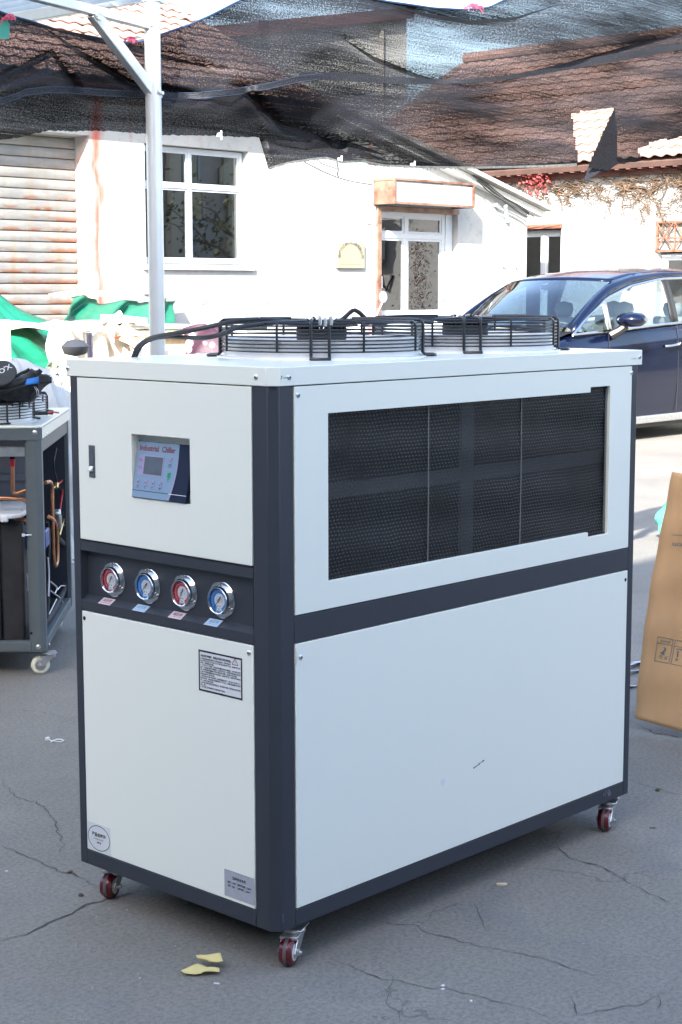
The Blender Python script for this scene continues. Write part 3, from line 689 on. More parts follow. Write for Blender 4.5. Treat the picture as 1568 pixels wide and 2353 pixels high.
M_galvlight = mat('dusty_wired_glass', (.22, .22, .21), .3, var=.15, vscale=6)
FI = frame_ivy(XI + .12); gz = at(1250, 640 - 112, 0, XI).z
window(ib, FI, -ya1, -ya0, .02, gz, [-(ya0 + (ya1 - ya0) * .47)], [], .07, .06, sash=.03)
window(ib, FI, -yb1, -yb0, .78, at(1520, 582, 0, XI).z, [-(yb0 + yb1) / 2], [], .07, .06, sash=.03)
for nm, y0_, y1_, z1_, z0_ in (('a', ya0, ya1, az1, gz + .02), ('b', yb0, yb1, bz1, at(1520, 582, 0, XI).z + .02)):
    gr = MB(); X = XI - .02
    for yy in (y0_, y1_): gr.box(X - .02, X + .02, yy - .02, yy + .02, z0_, z1_)
    for z_ in (z0_, z1_ - .03): gr.box(X - .018, X + .018, y0_ + .021, y1_ - .021, z_, z_ + .03)
    obj('grille_frame', gr, M_rustbar, ib, 0)
    gb = MB()
    for kx in (1 / 3, 2 / 3):
        yy = lerp(y0_, y1_, kx); gb.tube([(X, yy, z0_), (X, yy, z1_)], .014, 5)
    for kz in (.45,): gb.tube([(X - .012, y0_, lerp(z0_, z1_, kz)), (X - .012, y1_, lerp(z0_, z1_, kz))], .014, 5)
    for c_ in range(3):
        ya_, yb_ = lerp(y0_, y1_, c_ / 3), lerp(y0_, y1_, (c_ + 1) / 3)
        gb.tube([(X - .022, ya_, z0_ + .02), (X - .022, yb_, z1_ - .02)], .012, 5)
        gb.tube([(X - .030, yb_, z0_ + .02), (X - .030, ya_, z1_ - .02)], .012, 5)
    obj('grille_bars', gb, M_rustbar, ib, 0)
    pb = MB(); pb.box(XI + .05, XI + .06, y0_, y1_, z0_, z1_ - .02); obj('upper_light', pb, M_galvlight, ib, 0)

cv = thing('bare_creeper', 'tangle of dry creeper hanging under the tiled eave', 'creeper', (XI, 11, 3.4))
tw = MB(); lf = MB(); rnd = random.Random(5)
def twig(y, z, ang, n, r, depth=0):
    P = [Vector((XI - .03 - rnd.uniform(0, .05), y, z))]
    for i in range(n):
        ang += rnd.gauss(0, .42); ang = max(-2.6, min(2.6, ang)); st = rnd.uniform(.05, .10)
        y += math.sin(ang) * st; z -= math.cos(ang) * st * .8 
        if z > 3.42: z = 3.42
        P.append(Vector((XI - .03 - rnd.uniform(0, .06), y, z)))
        if depth < 2 and rnd.random() < .22: twig(y, z, ang + rnd.choice((-1, 1)) * rnd.uniform(.5, 1.2), max(3, n // 2), r * .7, depth + 1)
    tw.tube(P, [r * (1 - .7 * i / len(P)) for i in range(len(P))], 4, caps=False)
for i in range(135):
    t = rnd.random() ** .8; y = lerp(8.6, 14.8, 1 - t); big = y < 11.6
    twig(y, 3.42 - rnd.uniform(0, .22), rnd.uniform(-1.5, 1.5), rnd.randint(3, 13 if big else 7), rnd.uniform(.007, .013))
for i in range(34):
    y = rnd.uniform(8.8, 13.9); z = 3.4 - abs(rnd.gauss(0, .12)); P = [Vector((XI - .05 - rnd.uniform(0, .08), y, z))]
    for q in range(7): P.append(P[-1] + Vector((0, rnd.uniform(.04, .16) * rnd.choice((1, 1, -1)), rnd.gauss(0, .05))))
    tw.tube(P, .007, 4, caps=False)
for s_, e_ in (((1440, 440), (1520, 480)), ((1500, 460), (1568, 520)), ((1400, 430), (1345, 470)), ((1300, 430), (1250, 520))):
    a, b_ = at(*s_, 0, XI - .04), at(*e_, 0, XI - .04); d = b_ - a; twig(a.y, a.z, math.atan2(d.y, -d.z), int(d.length / .07), .009)
tag(obj('twigs', tw, M_twig, cv, 0), kind='stuff')
def leaf(mb, p, s, rnd):
    a = Vector((rnd.gauss(0, 1), rnd.gauss(0, 1), rnd.gauss(0, 1))).normalized(); b_ = a.orthogonal().normalized(); c_ = a.cross(b_)
    mb.add([p - b_ * s, p + c_ * s * .6, p + b_ * s, p - c_ * s * .6], [(0, 1, 2, 3)])
for i in range(330):
    px = rnd.gauss(1230, 17); py = 388 + abs(rnd.gauss(0, 28)) + abs(px - 1228) * .1
    leaf(lf, at(px, py, 0, XI - .05 - rnd.uniform(0, .2)), rnd.uniform(.02, .045), rnd)
tag(obj('red_leaves', lf, M_redleaf, cv, 0), kind='stuff')
lf2 = MB()
for i in range(60): leaf(lf2, Vector((XI - rnd.uniform(.04, .2), rnd.uniform(8.6, 14.5), 3.4 - abs(rnd.gauss(0, .14)))), rnd.uniform(.015, .03), rnd)
tag(obj('dry_leaves', lf2, M_twig, cv, 0), kind='stuff')

lf3 = MB()
for i in range(420): leaf(lf3, Vector((XI - rnd.uniform(.03, .15), rnd.gauss(9.12, .13), rnd.uniform(1.2, 2.7))), rnd.uniform(.012, .028), rnd)
tag(obj('wine_leaves', lf3, m_leaf('wine_creeper_leaf', (.13, .03, .025), (.20, .08, .06), 3), cv, 0), kind='stuff')
ac = thing('air_conditioner', 'white outdoor air conditioner unit on the creeper covered wall mirrored in the door', 'air conditioner', (XI, 8.1, 2.2))
mb = MB(); mb.box(XI - .36, XI - .06, 7.75, 8.42, 2.22, 2.62); obj('housing', mb, M_paper, ac, 30, .01)
mb = MB()
for i in range(9): mb.box(XI - .372, XI - .362, 7.8, 8.22, 2.25 + i * .038, 2.27 + i * .038)
obj('louvres', mb, M_galv, ac, 0)
mb = MB(); mb.box(XI - .36, XI, 7.8, 7.84, 2.17, 2.215); mb.box(XI - .36, XI, 8.34, 8.38, 2.17, 2.215); obj('bracket', mb, M_steel, ac, 0)
mb = MB(); mb.tube([(XI - .1, 8.2, 2.2), (XI - .1, 8.3, 1.85), (XI - .05, 8.5, 1.7), (XI - .02, 8.62, 1.95)], .02, 6); obj('hose', mb, M_rubber, ac)
sd_ = thing('satellite_dish', 'pale round satellite dish on the creeper covered wall mirrored in the door', 'satellite dish', (XI, 8.15, 2.86))
mb = MB(); mb.lathe([(.27, .07), (.2, .03), (.1, .008), (0, 0)], 28, Matrix.Translation((XI - .3, 8.15, 2.86)) @ Matrix.Rotation(-math.pi / 2 + .4, 4, 'Y')); obj('dish', mb, M_paper, sd_, 60)
mb = MB(); mb.tube([(XI, 8.15, 2.78), (XI - .3, 8.15, 2.83), (XI - .5, 8.15, 2.93)], .015, 6); obj('arm', mb, M_galv, sd_)

# far grey building and trees
fb = thing('grey_house', 'tall grey rendered house standing far behind the shade net', 'building', (24, 24, 0))
xr = at(935, 60, 1, 22.0).x
mb = MB(); mb.prism([(17.5, 0), (xr, 0), (xr, 7.75), (17.5, 6.2)], 22, 28, Matrix(((1, 0, 0, 0), (0, 0, 1, 0), (0, 1, 0, 0), (0, 0, 0, 1)))); obj('wall', mb, M_graywall, fb, 20)
mb = MB(); mb.prism([(17.3, 6.15), (xr + .03, 7.76), (xr + .03, 8.0), (17.3, 6.4)], 21.8, 28.2, Matrix(((1, 0, 0, 0), (0, 0, 1, 0), (0, 1, 0, 0), (0, 0, 0, 1)))); obj('cornice', mb, M_red, fb, 20)
mb = MB(); mb.tube([(xr - .9, 21.95, 0), (xr - .9, 21.95, 7.4)], .06, 6); obj('downpipe', mb, M_conc, fb)
def tree(name, label, base, h, r, nleaf, m, seed, leafs=.16, group=None, crown0=.35):
    rr = random.Random(seed); t = thing(name, label, 'tree', base, group); B = Vector(base); tk = MB(); cr = MB()
    trunk = [B + Vector((rr.gauss(0, .06) * i, rr.gauss(0, .06) * i, h * .7 * i / 6)) for i in range(7)]
    tk.tube(trunk, [.16 * h / 6 * (1 - .12 * i) for i in range(7)], 8); tips = []
    for i in range(16):
        st = trunk[rr.randint(2, 6)]; a = rr.uniform(0, 6.28); ln = r * rr.uniform(.5, 1.1); P = [st]
        for k in range(5): P.append(P[-1] + Vector((math.cos(a) * ln / 5, math.sin(a) * ln / 5, ln / 5 * rr.uniform(.2, 1.1))) + Vector((rr.gauss(0, .08), rr.gauss(0, .08), 0)))
        tk.tube(P, [.05 * (1 - .17 * k) * h / 6 for k in range(6)], 5); tips += P[2:]
    for i in range(nleaf):
        c = rr.choice(tips); p = c + Vector((rr.gauss(0, r * .16), rr.gauss(0, r * .16), rr.gauss(0, r * .14))); leaf(cr, p, leafs * rr.uniform(.5, 1.2), rr)
    obj('trunk', tk, M_bark, t); obj('crown', cr, m, t, 0)
tree('autumn_tree', 'yellowing tree rising behind the workshop roof', (15.6, 23.5, 0), 8.6, 2.3, 1500, M_leaf, 3, .10)
tree('sparse_tree', 'thin tree seen faintly between the tiled roofs', (17.4, 20.4, 0), 4.6, 1.5, 700, M_leafd, 4, .10)

# unseen building put behind the camera, sized so its roof edge shades the yard
sw = thing('shading_building', 'unseen tall pale building placed to shade the yard', 'building', (-15, -10, 0))
mb = MB(); mb.box(-32, -3.7, -16, -4.5, 0, 8.8); obj('wall', mb, M_shadehouse, sw, 0)
mb = MB(); mb.box(-26, -11.5, -15, -4.52, 9.0, 11.2); obj('shade_extension', mb, M_shadehouse, sw, 0)  # raised part added so the cast shadow also covers the open chiller
mb = MB(); mb.box(-32.2, -3.6, -16.1, -4.4, 8.8, 9.0); obj('parapet', mb, M_cornice, sw, 0)
for i in range(4):
    window(sw, Matrix(((-1, 0, 0, 0), (0, 0, 1, -4.48), (0, 1, 0, 0), (0, 0, 0, 1))), 5.2 + i * 3.4, 7.0 + i * 3.4, 5.2, 7.2, [6.1 + i * 3.4], [], .08, .06, sash=0)
bw = thing('sky_blocking_wall', 'unseen low white wall added to block low sky light', 'wall', (8, -6.6, 0))  # added out of view, cuts the low sky light reaching under the chiller
mb = MB(); mb.box(-3.6, 16, -6.8, -6.5, 0, 2.3); obj('wall', mb, M_shadehouse, bw, 0)
mb = MB(); mb.box(-3.6, 16.05, -6.85, -6.45, 2.3, 2.4); obj('coping', mb, M_conc, bw, 0)
st2 = thing('side_shade_block', 'unseen long grey block added to darken the chiller end face', 'building', (-10.5, 4, 0))  # added out of view to keep sky light off the chiller's end face
mb = MB(); mb.box(-14, -8.5, -4.3, 16, 0, 5.2); obj('wall', mb, mat('grey_brick', (.20, .19, .18), .9, var=.2, vscale=4), st2, 0)
mb = MB(); mb.box(-14.2, -8.3, -4.35, 16.1, 5.2, 5.4); obj('roof', mb, M_conc, st2, 0)
# the house that the windows mirror
rh = thing('mirrored_house', 'two storey house with brown cornice and cream piers facing the window', 'building', (30, -9, 0))
mb = MB(); mb.box(18, 44, -16, -8, 0, 6.0); obj('wall', mb, M_shadehouse, rh, 0)
mb = MB(); mb.box(17.8, 44.2, -16.2, -7.7, 6.0, 7.4); obj('cornice', mb, M_cornice, rh, 0)
FR = Matrix(((-1, 0, 0, 0), (0, 0, 1, -7.9), (0, 1, 0, 0), (0, 0, 0, 1)))
for i in range(11):
    for z0, z1 in ((3.6, 5.6), (.9, 2.6)):
        window(rh, FR, -43.0 + i * 2.3, -41.6 + i * 2.3, z0, z1, [-42.3 + i * 2.3], [], .08, .06, sash=0)
mb = MB()
for i in range(12): mb.box(18.9 + i * 2.3 - .30, 18.9 + i * 2.3 + .12, -7.98, -7.7, 0, 5.98)
obj('piers', mb, M_creampil, rh, 0)
tree('bare_yard_tree', 'half bare tree before the brown corniced house', (27.5, -4.5, 0), 5.2, 2.0, 900, M_leafd, 8, .09)
tree('yard_tree', 'bushy tree before the brown corniced house', (31, -5.0, 0), 4.8, 1.9, 1300, M_leafd, 9, .10)

# ------------------------------------------------------------------ canopy, post and shade net
YN = 1.5
pp = at(355.5, 400, 1, YN); pr_ = .0268
post = thing('canopy_post', 'galvanised steel pipe post with welded brace holding the canopy', 'post', (pp.x, YN, 0))
mb = MB(); mb.tube([(pp.x, YN, 0), (pp.x, YN, 3.1)], pr_, 20); obj('pole', mb, M_galv, post)
mb = MB(); mb.box(pp.x - .06, pp.x + .06, YN - .06, YN + .06, 0, .008); obj('base_plate', mb, M_galv, post)
def barrect(mb, a, b_, w_, h_):
    a = Vector(a); b_ = Vector(b_); d = (b_ - a).normalized(); sd = d.cross(Vector((0, 0, 1))); sd = sd.normalized() if sd.length > 1e-4 else Vector((1, 0, 0)); u = sd.cross(d).normalized()
    vs_ = [p + sd * sx * w_ / 2 + u * sz * h_ / 2 for p in (a, b_) for sx, sz in ((-1, -1), (1, -1), (1, 1), (-1, 1))]
    return mb.add(vs_, [(3, 2, 1, 0), (4, 5, 6, 7), (0, 1, 5, 4), (1, 2, 6, 5), (2, 3, 7, 6), (3, 0, 4, 7)])
c0 = at(343, 57, 1, YN); c1 = at(205, 22, 1, YN); c2 = c1 + (c1 - c0) * 2.6; b0 = at(357, 221, 1, YN); b1 = at(213, 30, 1, YN)
mb = MB(); barrect(mb, c0, c2, .032, .030); obj('roof_beam', mb, M_galv, post, 30, .003)
mb = MB(); barrect(mb, b0, b1, .034, .036); obj('brace', mb, M_galv, post, 30, .003)
mb = MB()
for c_ in (b0 + Vector((.0, -.014, 0)), b1 + Vector((0, -.012, 0)), c0):
    for i in range(9): mb.box(-.005, .005, -.004, .004, -.004, .005, Matrix.Translation(c_ + Vector((random.uniform(-.014, .014), random.uniform(-.02, .005), random.uniform(-.018, .018)))) @ Matrix.Rotation(random.random() * 3, 4, 'Y'))
tag(obj('weld_beads', mb, M_galv, post, 60), kind='stuff')
mb = MB(); mb.lathe([(pr_ + .006, -.012), (pr_ + .006, .012)], 20, Matrix.Translation((pp.x, YN, at(355, 2, 1, YN).z + .008))); mb.box(pp.x + pr_, pp.x + pr_ + .03, YN - .01, YN + .01, at(355, 2, 1, YN).z - .004, at(355, 2, 1, YN).z + .02); obj('clamp', mb, M_galv, post)

cnp = thing('canopy_roof', 'pale corrugated fibreglass canopy roof on steel purlins', 'canopy roof', (0, 3, 2.9))
q0 = at(34, 42, 2, 2.93); q1 = at(235, 8, 2, 2.99); d = (q1 - q0)
mb = MB(); barrect(mb, q0 - d * 3.0, q1 + d * .5, .035, .05); obj('purlin', mb, M_galv, cnp, 30, .003)
mb = MB(); barrect(mb, q0 - d * 3.0 + Vector((-1.2, .4, .1)), q1 + d * .5 + Vector((-1.2, .4, .1)), .035, .05); obj('purlin', mb, M_galv, cnp, 30, .003)
e0 = at(-20, 52, 2, 2.97); e1 = at(190, -8, 2, 3.02)
for k in range(5):
    mb = MB(); wdt = .95
    def fn(u, v, k=k):
        p = Vector((2.30 - k * .93 - u * wdt, lerp(1.62, 4.9, v), 0)); zb = 2.985 + (2.3 - p.x) * .085 + .006 * (k % 2)
        return (p.x, p.y, zb + .016 * math.sin(u * wdt * 2 * math.pi / .076))
    mb.grid(fn, 72, 4); obj('corrugated_sheet', mb, M_fibre, cnp, 70)
for xx in (2.25, -2.2):
    mb = MB(); mb.tube([(xx, 4.8, 0), (xx, 4.8, 2.95 + (2.3 - xx) * .085)], .025, 10); obj('rear_post', mb, M_galv, cnp)
mb = MB(); mb.tube([(-2.2, YN, 0), (-2.2, YN, 3.25)], .027, 12); obj('front_post', mb, M_galv, cnp)

TOP = [(-250, -40), (-60, 5), (0, 25), (20, 33), (75, 48), (140, 70), (210, 82), (280, 95), (320, 95), (372, 77), (435, 55), (480, 35), (545, 2), (600, -22), (700, -38), (800, -18), (884, 0), (934, 7), (994, 16), (1064, 20), (1124, 15), (1154, 0), (1230, -30), (1400, -70), (1568, -80), (1800, -60)]
BOT = [(-250, 322), (0, 320), (30, 317), (65, 310), (110, 300), (175, 301), (250, 300), (330, 307), (372, 310), (450, 311), (500, 312), (550, 314), (594, 315), (597, 318), (605, 345), (617, 390), (640, 382), (665, 375), (720, 367), (745, 362), (784, 372), (834, 371), (850, 378), (884, 382), (949, 385), (1009, 386), (1084, 387), (1184, 385), (1259, 383), (1330, 380), (1345, 385), (1350, 383), (1418, 378), (1472, 370), (1568, 342), (1800, 330)]
HOLE = [(1315, 261), (1345, 255), (1413, 246), (1383, 312), (1350, 386), (1329, 378), (1326, 345), (1318, 300)]
NOTCH = [(1472, 376), (1470, 352), (1466, 340), (1500, 327), (1540, 318), (1568, 311), (1810, 270), (1810, 400)]
def inside(P, x, y):
    c = False; j = len(P) - 1
    for i in range(len(P)):
        if (P[i][1] > y) != (P[j][1] > y) and x < (P[j][0] - P[i][0]) * (y - P[i][1]) / (P[j][1] - P[i][1]) + P[i][0]: c = not c
        j = i
    return c
SEAM = [(-250, 245), (0, 232), (35, 222), (60, 211), (110, 205), (160, 206), (220, 211), (330, 217), (400, 220), (450, 219), (540, 210), (620, 196), (690, 180), (740, 174), (800, 177), (900, 184), (1000, 187), (1080, 186), (1150, 180), (1220, 169), (1300, 152), (1400, 134), (1500, 118), (1568, 106), (1800, 80)]
FOLDS = [([(90, 55), (190, 125), (300, 190), (450, 225)], 14, .045), ([(60, 50), (300, 110), (500, 160)], 10, .03), ([(859, 0), (984, 35), (1084, 52), (1184, 42), (1284, 10)], 8, .03), ([(784, 85), (860, 135), (960, 175), (1020, 187)], 10, .035),
         ([(1140, 190), (1300, 150), (1568, 75)], 9, .03), ([(0, 180), (120, 120), (200, 230)], 16, .03), ([(560, 200), (650, 290), (760, 330), (900, 372)], 16, .05), ([(600, 318), (700, 335), (800, 330), (900, 360)], 12, .035), ([(1080, 235), (1300, 225), (1568, 190)], 10, .02), ([(0, 285), (200, 275), (500, 300)], 9, .02)]
def fold_off(x, y):
    d = 0
    for P, wd_, amp in FOLDS:
        if P[0][0] - 40 < x < P[-1][0] + 40:
            f = (y - poly_y(P, x)) / wd_; e = min(1, (x - P[0][0] + 40) / 60, (P[-1][0] + 40 - x) / 60); d += amp * e * math.exp(-f * f)
    d += .03 * math.sin(x * .012 + y * .02) + .008 * math.sin(x * .021 - y * .045) + .002 * math.sin(x * .05 + y * .11)
    return d
nu, nv = 400, 72; xs = [-250 + 2050 * i / nu for i in range(nu + 1)]
net = MB(); NX = []
rr = random.Random(3)
for i, x in enumerate(xs):
    t0, b0_ = poly_y(TOP, x), poly_y(BOT, x) + rr.uniform(-1.4, 1.4)
    for j in range(nv + 1):
        y = lerp(t0, b0_, j / nv); p = at(x, y, 1, YN + .10 + fold_off(x, y) - .06 * math.sin(math.pi * j / nv)); net.v.append(p); NX.append((x, y))
for i in range(nu):
    for j in range(nv):
        a = i * (nv + 1) + j; q = (a, a + 1, a + nv + 2, a + nv + 1); cx = sum(NX[k][0] for k in q) / 4; cy = sum(NX[k][1] for k in q) / 4
        if inside(HOLE, cx, cy) or inside(NOTCH, cx, cy): continue
        net.f.append(q)
nt_ = thing('shade_net', 'torn black knitted shade net slung across above the chillers', 'shade net', at(784, 200, 1, YN))
no = obj('net_cloth', net, M_net, nt_, 180)
def netuv(o, o0=None):
    b_ = org(nt_); set_uv(o, lambda co: ((co.x + b_.x) * .98 + co.y * .2, (co.z + b_.z)))
netuv(no)
def strip(name, line_, w_, dy, m, parent, off=0.0, n=220, jit=0.0):
    mb = MB(); x0, x1 = line_[0][0], line_[-1][0]
    for i in range(n + 1):
        x = lerp(x0, x1, i / n); y = poly_y(line_, x); ww = w_(x) if callable(w_) else w_
        for s_ in (-1, 1): mb.v.append(at(x, y + s_ * ww / 2, 1, YN + .10 + fold_off(x, y) - .06 * math.sin(math.pi * .6) + dy + off))
    for i in range(n): mb.f.append((2 * i, 2 * i + 1, 2 * i + 3, 2 * i + 2))
    o = obj(name, mb, m, parent, 180); netuv(o); return o
strip('seam', SEAM, lambda x: 14 + 5 * math.sin(x * .01), -.018, M_net_dbl, nt_)
for P, wd_, amp in FOLDS[:8]: strip('fold', P, lambda x, w_=wd_, a=P[0][0], b_=P[-1][0]: max(.5, w_ * 1.3 * math.sin(math.pi * min(1, max(0, (x - a) / (b_ - a))))), .014, M_net, nt_)
M_bluecord = mat('blue_selvedge_yarn', (.025, .055, .12), .7)
for dy_ in (-6.5, 7): strip('selvedge', [(x, y + dy_) for x, y in SEAM if x < 800], 1.0, -.022, M_bluecord, nt_)
cord = MB(); cord.tube([at(x, poly_y(TOP, x) + 1.5, 1, YN + .095 + fold_off(x, poly_y(TOP, x))) for x in range(-250, 1801, 12)], .0042, 6); obj('edge_cord', cord, M_bluecord, nt_)
hem = [(x, y - 2.5) for x, y in BOT if 617 < x < 1330]
strip('hem', [(620, 386), (665, 373), (720, 365), (750, 362), (784, 372), (834, 370), (884, 380), (949, 383), (1084, 385), (1184, 383), (1259, 381), (1326, 377)], 5, -.008, mat('hem_yarn', (.10, .105, .10), .8, var=.4, vscale=60), nt_, n=150)
# the hanging torn flap
mb = MB()
FL = [(1413, 247), (1419, 300), (1419, 376), (1400, 391), (1374, 398), (1341, 418), (1346, 402), (1352, 384), (1383, 312)]
mb.add([at(x, y, 1, YN + .06 + .02 * math.sin(i)) for i, (x, y) in enumerate(FL)], [tuple(range(len(FL)))])
o = obj('torn_flap', mb, M_net_dbl, nt_, 0); netuv(o)
mb = MB(); mb.add([at(x, y, 1, YN + .04) for x, y in FL[:2] + FL[2:4] + FL[7:]], [tuple(range(6))]); o = obj('torn_flap', mb, M_net, nt_, 0); netuv(o)
# loose threads at the torn hem
th = MB()
for x in list(range(622, 1325, 9)) + list(range(1475, 1568, 8)):
    y = poly_y(BOT, x) if x < 1400 else poly_y([(1466, 340), (1500, 327), (1540, 318), (1568, 311)], x); 
    th.tube([at(x + rr.uniform(-3, 3), y - 3, 1, YN + .09), at(x + rr.uniform(-4, 4), y + rr.uniform(0, 5), 1, YN + .08)], .0012, 3, caps=False)
for y in range(262, 376, 6): th.tube([at(1316 + (y - 262) * .11 - 4, y, 1, YN + .09), at(1316 + (y - 262) * .11 + rr.uniform(1, 6), y + rr.uniform(-2, 3), 1, YN + .08)], .0012, 3, caps=False)
tag(obj('loose_threads', th, M_rubber, nt_, 0), kind='stuff')
# torn ends, clips and ribbons
def ribbon(name, label, px, py, m, n=3, size=22, group=None):
    mb = MB(); rr2 = random.Random(px)
    for k in range(n):
        a = rr2.uniform(-.6, .6) + (math.pi if k % 2 else 0); L = size * rr2.uniform(.6, 1.1); P = []
        for i in range(6):
            t = i / 5; P.append((px + math.cos(a) * L * t, py + math.sin(a) * L * t * .6 + L * .25 * t * t + 3 * math.sin(t * 6 + k)))
        for i, (x, y) in enumerate(P):
            for s_ in (-1, 1): mb.v.append(at(x, y + s_ * 4.0 * (1 - .3 * i / 5), 1, YN + .03 - .01 * k - .015 * math.sin(i)))
        b_ = len(mb.v) - 12; mb.f += [(b_ + 2 * i, b_ + 2 * i + 1, b_ + 2 * i + 3, b_ + 2 * i + 2) for i in range(5)]
    mb.box(-.008, .008, -.01, .01, -.008, .008, Matrix.Translation(at(px, py, 1, YN + .03)))
    return tag(obj(name, mb, m, None, 60, base=at(px, py, 1, YN)), label, 'ribbon', group)
ribbon('pink_ribbon', 'pink ribbon knotted at the net corner above a teal scrap', 22, 38, M_pink, 4, 24)
mb = MB(); mb.add([at(x, y, 1, YN + .05) for x, y in ((-14, 48), (14, 42), (22, 55), (20, 90), (6, 88), (-14, 84))], [(0, 1, 2, 3, 4, 5)]); tag(obj('teal_scrap', mb, M_teal, None, 0, solid=.002, base=at(5, 60, 1, YN)), 'teal cloth scrap hanging below the pink ribbon at the net corner', 'cloth scrap')
ribbon('red_tie', 'red tie with white tail on the net edge beside the post', 302, 90, M_pink, 2, 20)
mb = MB(); mb.add([at(x, y, 1, YN + .055) for x, y in ((298, 92), (318, 88), (332, 84), (330, 78), (312, 82))], [(0, 1, 2, 3, 4)]); tag(obj('white_tape', mb, M_whiteplastic, None, 0, solid=.002, base=at(310, 86, 1, YN)), 'white tape scrap tied on the net edge beside the red tie', 'tape')
ribbon('red_tie', 'red tie with fluttering ends at the sagging top of the net', 1092, 13, M_pink, 4, 24)
for px, py, lb in ((503, 309, 'small pale peg clipped on the net hem above the window'), (948, 378, 'pale peg clipped on the net hem above the canopy'), (780, 366, 'pale knotted tag on the net hem right of the torn corner')):
    mb = MB(); c_ = at(px, py, 1, YN + .07); mb.box(c_.x - .005, c_.x + .005, c_.y - .008, c_.y + .008, c_.z - .009, c_.z + .006)
    mb.box(c_.x - .003, c_.x + .005, c_.y - .014, c_.y - .010, c_.z - .02, c_.z + .014)
    tag(obj('peg', mb, M_whiteplastic, None, 30, .002, base=c_), lb, 'peg')
th = MB(); a = at(775, 372, 1, YN + .07); th.tube([a, a + Vector((.002, -.005, -.03)), a + Vector((-.004, -.005, -.045)), a + Vector((.004, -.004, -.055))], .0022, 5); th.tube([at(728, 366, 1, YN + .07), at(740, 376, 1, YN + .05), at(776, 388, 1, YN + .05)], .0012, 4)
tag(obj('dangling_knot', th, M_rubber, None, base=a), 'black knotted thread dangling from the net hem', 'thread')

# ------------------------------------------------------------------ yard clutter in the sun
def sheet(name, fn, nu_, nv_, m, parent=None, base=None, solid=.004):
    mb = MB(); mb.grid(fn, nu_, nv_); return obj(name, mb, m, parent, 50, solid=solid, base=base)
def bil(P, u, v):
    a = Vector(P[0]).lerp(Vector(P[1]), u); b_ = Vector(P[3]).lerp(Vector(P[2]), u); return a.lerp(b_, v)
# left tarpaulin
T = [at(-70, 640, 1, 10.3), at(132, 762, 1, 10.2), at(100, 856, 1, 8.6), at(-70, 900, 1, 8.6)]
def f_t1(u, v):
    p = bil(T, u, v); r_ = math.hypot(u * 1.0 + .15, v + .1); a = math.atan2(v + .1, u + .15)
    k = .06 * (.5 + .5 * math.sin(a * 13 + 1.1 * math.sin(r_ * 2.2))) + .020 * math.sin(a * 29 + r_ * 2) + .006 * math.sin(a * 61 + u * 9)
    return p + Vector((.2 * k, -1.2 * k * min(1, r_ * 1.6), .1 * k)) + Vector((0, 0, .02 * math.sin(u * 9 + v * 5)))
g1 = sheet('green_tarp', f_t1, 70, 50, M_tarp, base=T[3]); tag(g1, 'creased green tarp sloping down beside the shutter at far left', 'tarp')
T2 = [at(163, 684, 1, 11.5), at(404, 690, 1, 11.6), at(413, 768, 1, 10.2), at(112, 775, 1, 9.8)]
def f_t2(u, v):
    p = bil(T2, u, v); k = .07 * math.sin(u * 16 + 4 * v + math.sin(v * 6)) + .05 * math.sin(u * 7 - v * 9) * v + .03 * math.sin(u * 33 + v * 3)
    sag = -.05 * math.exp(-((u - .42) / .16) ** 2) * (1 - v) ** 1.5
    return p + Vector((0, -k * 1.2, .35 * k + sag * .8))
tg = tag(sheet('green_tarp', f_t2, 70, 34, M_tarp, base=T2[3]), 'green tarp draped like a tent behind the steel post', 'tarp')
T3 = [at(404, 690, 1, 11.6), at(412, 700, 1, 11.9), at(416, 780, 1, 11.4), at(411, 770, 1, 10.2)]
mb = MB(); mb.grid(lambda u, v: bil(T3, u, v), 6, 8); obj('end_flap', mb, M_tarp, tg, 50, solid=.004)
T4 = [at(112, 684, 1, 11.3), at(406, 691, 1, 11.45), at(404, 684, 1, 11.85), at(150, 677, 1, 11.8)]
def f_t4(u, v): return bil(T4, u, v) + Vector((0, 0, .03 * math.sin(u * 5.5 + .4) + .02))
tag(sheet('white_foam_board', f_t4, 30, 6, M_wsheet, base=T4[0], solid=.02), 'warped white board laid on top of the tent-like green tarp', 'board')
a = at(-18, 735, 1, 8.4); b_ = at(21, 735, 1, 8.4); c_ = at(20, 850, 1, 8.4)
mb = MB(); mb.box(a.x, b_.x, 8.38, 8.42, 0, a.z); tag(obj('timber_board', mb, M_wood, None, 30, .006, base=(a.x, 8.4, 0)), 'upright pale timber board in front of the creased green tarp', 'board')
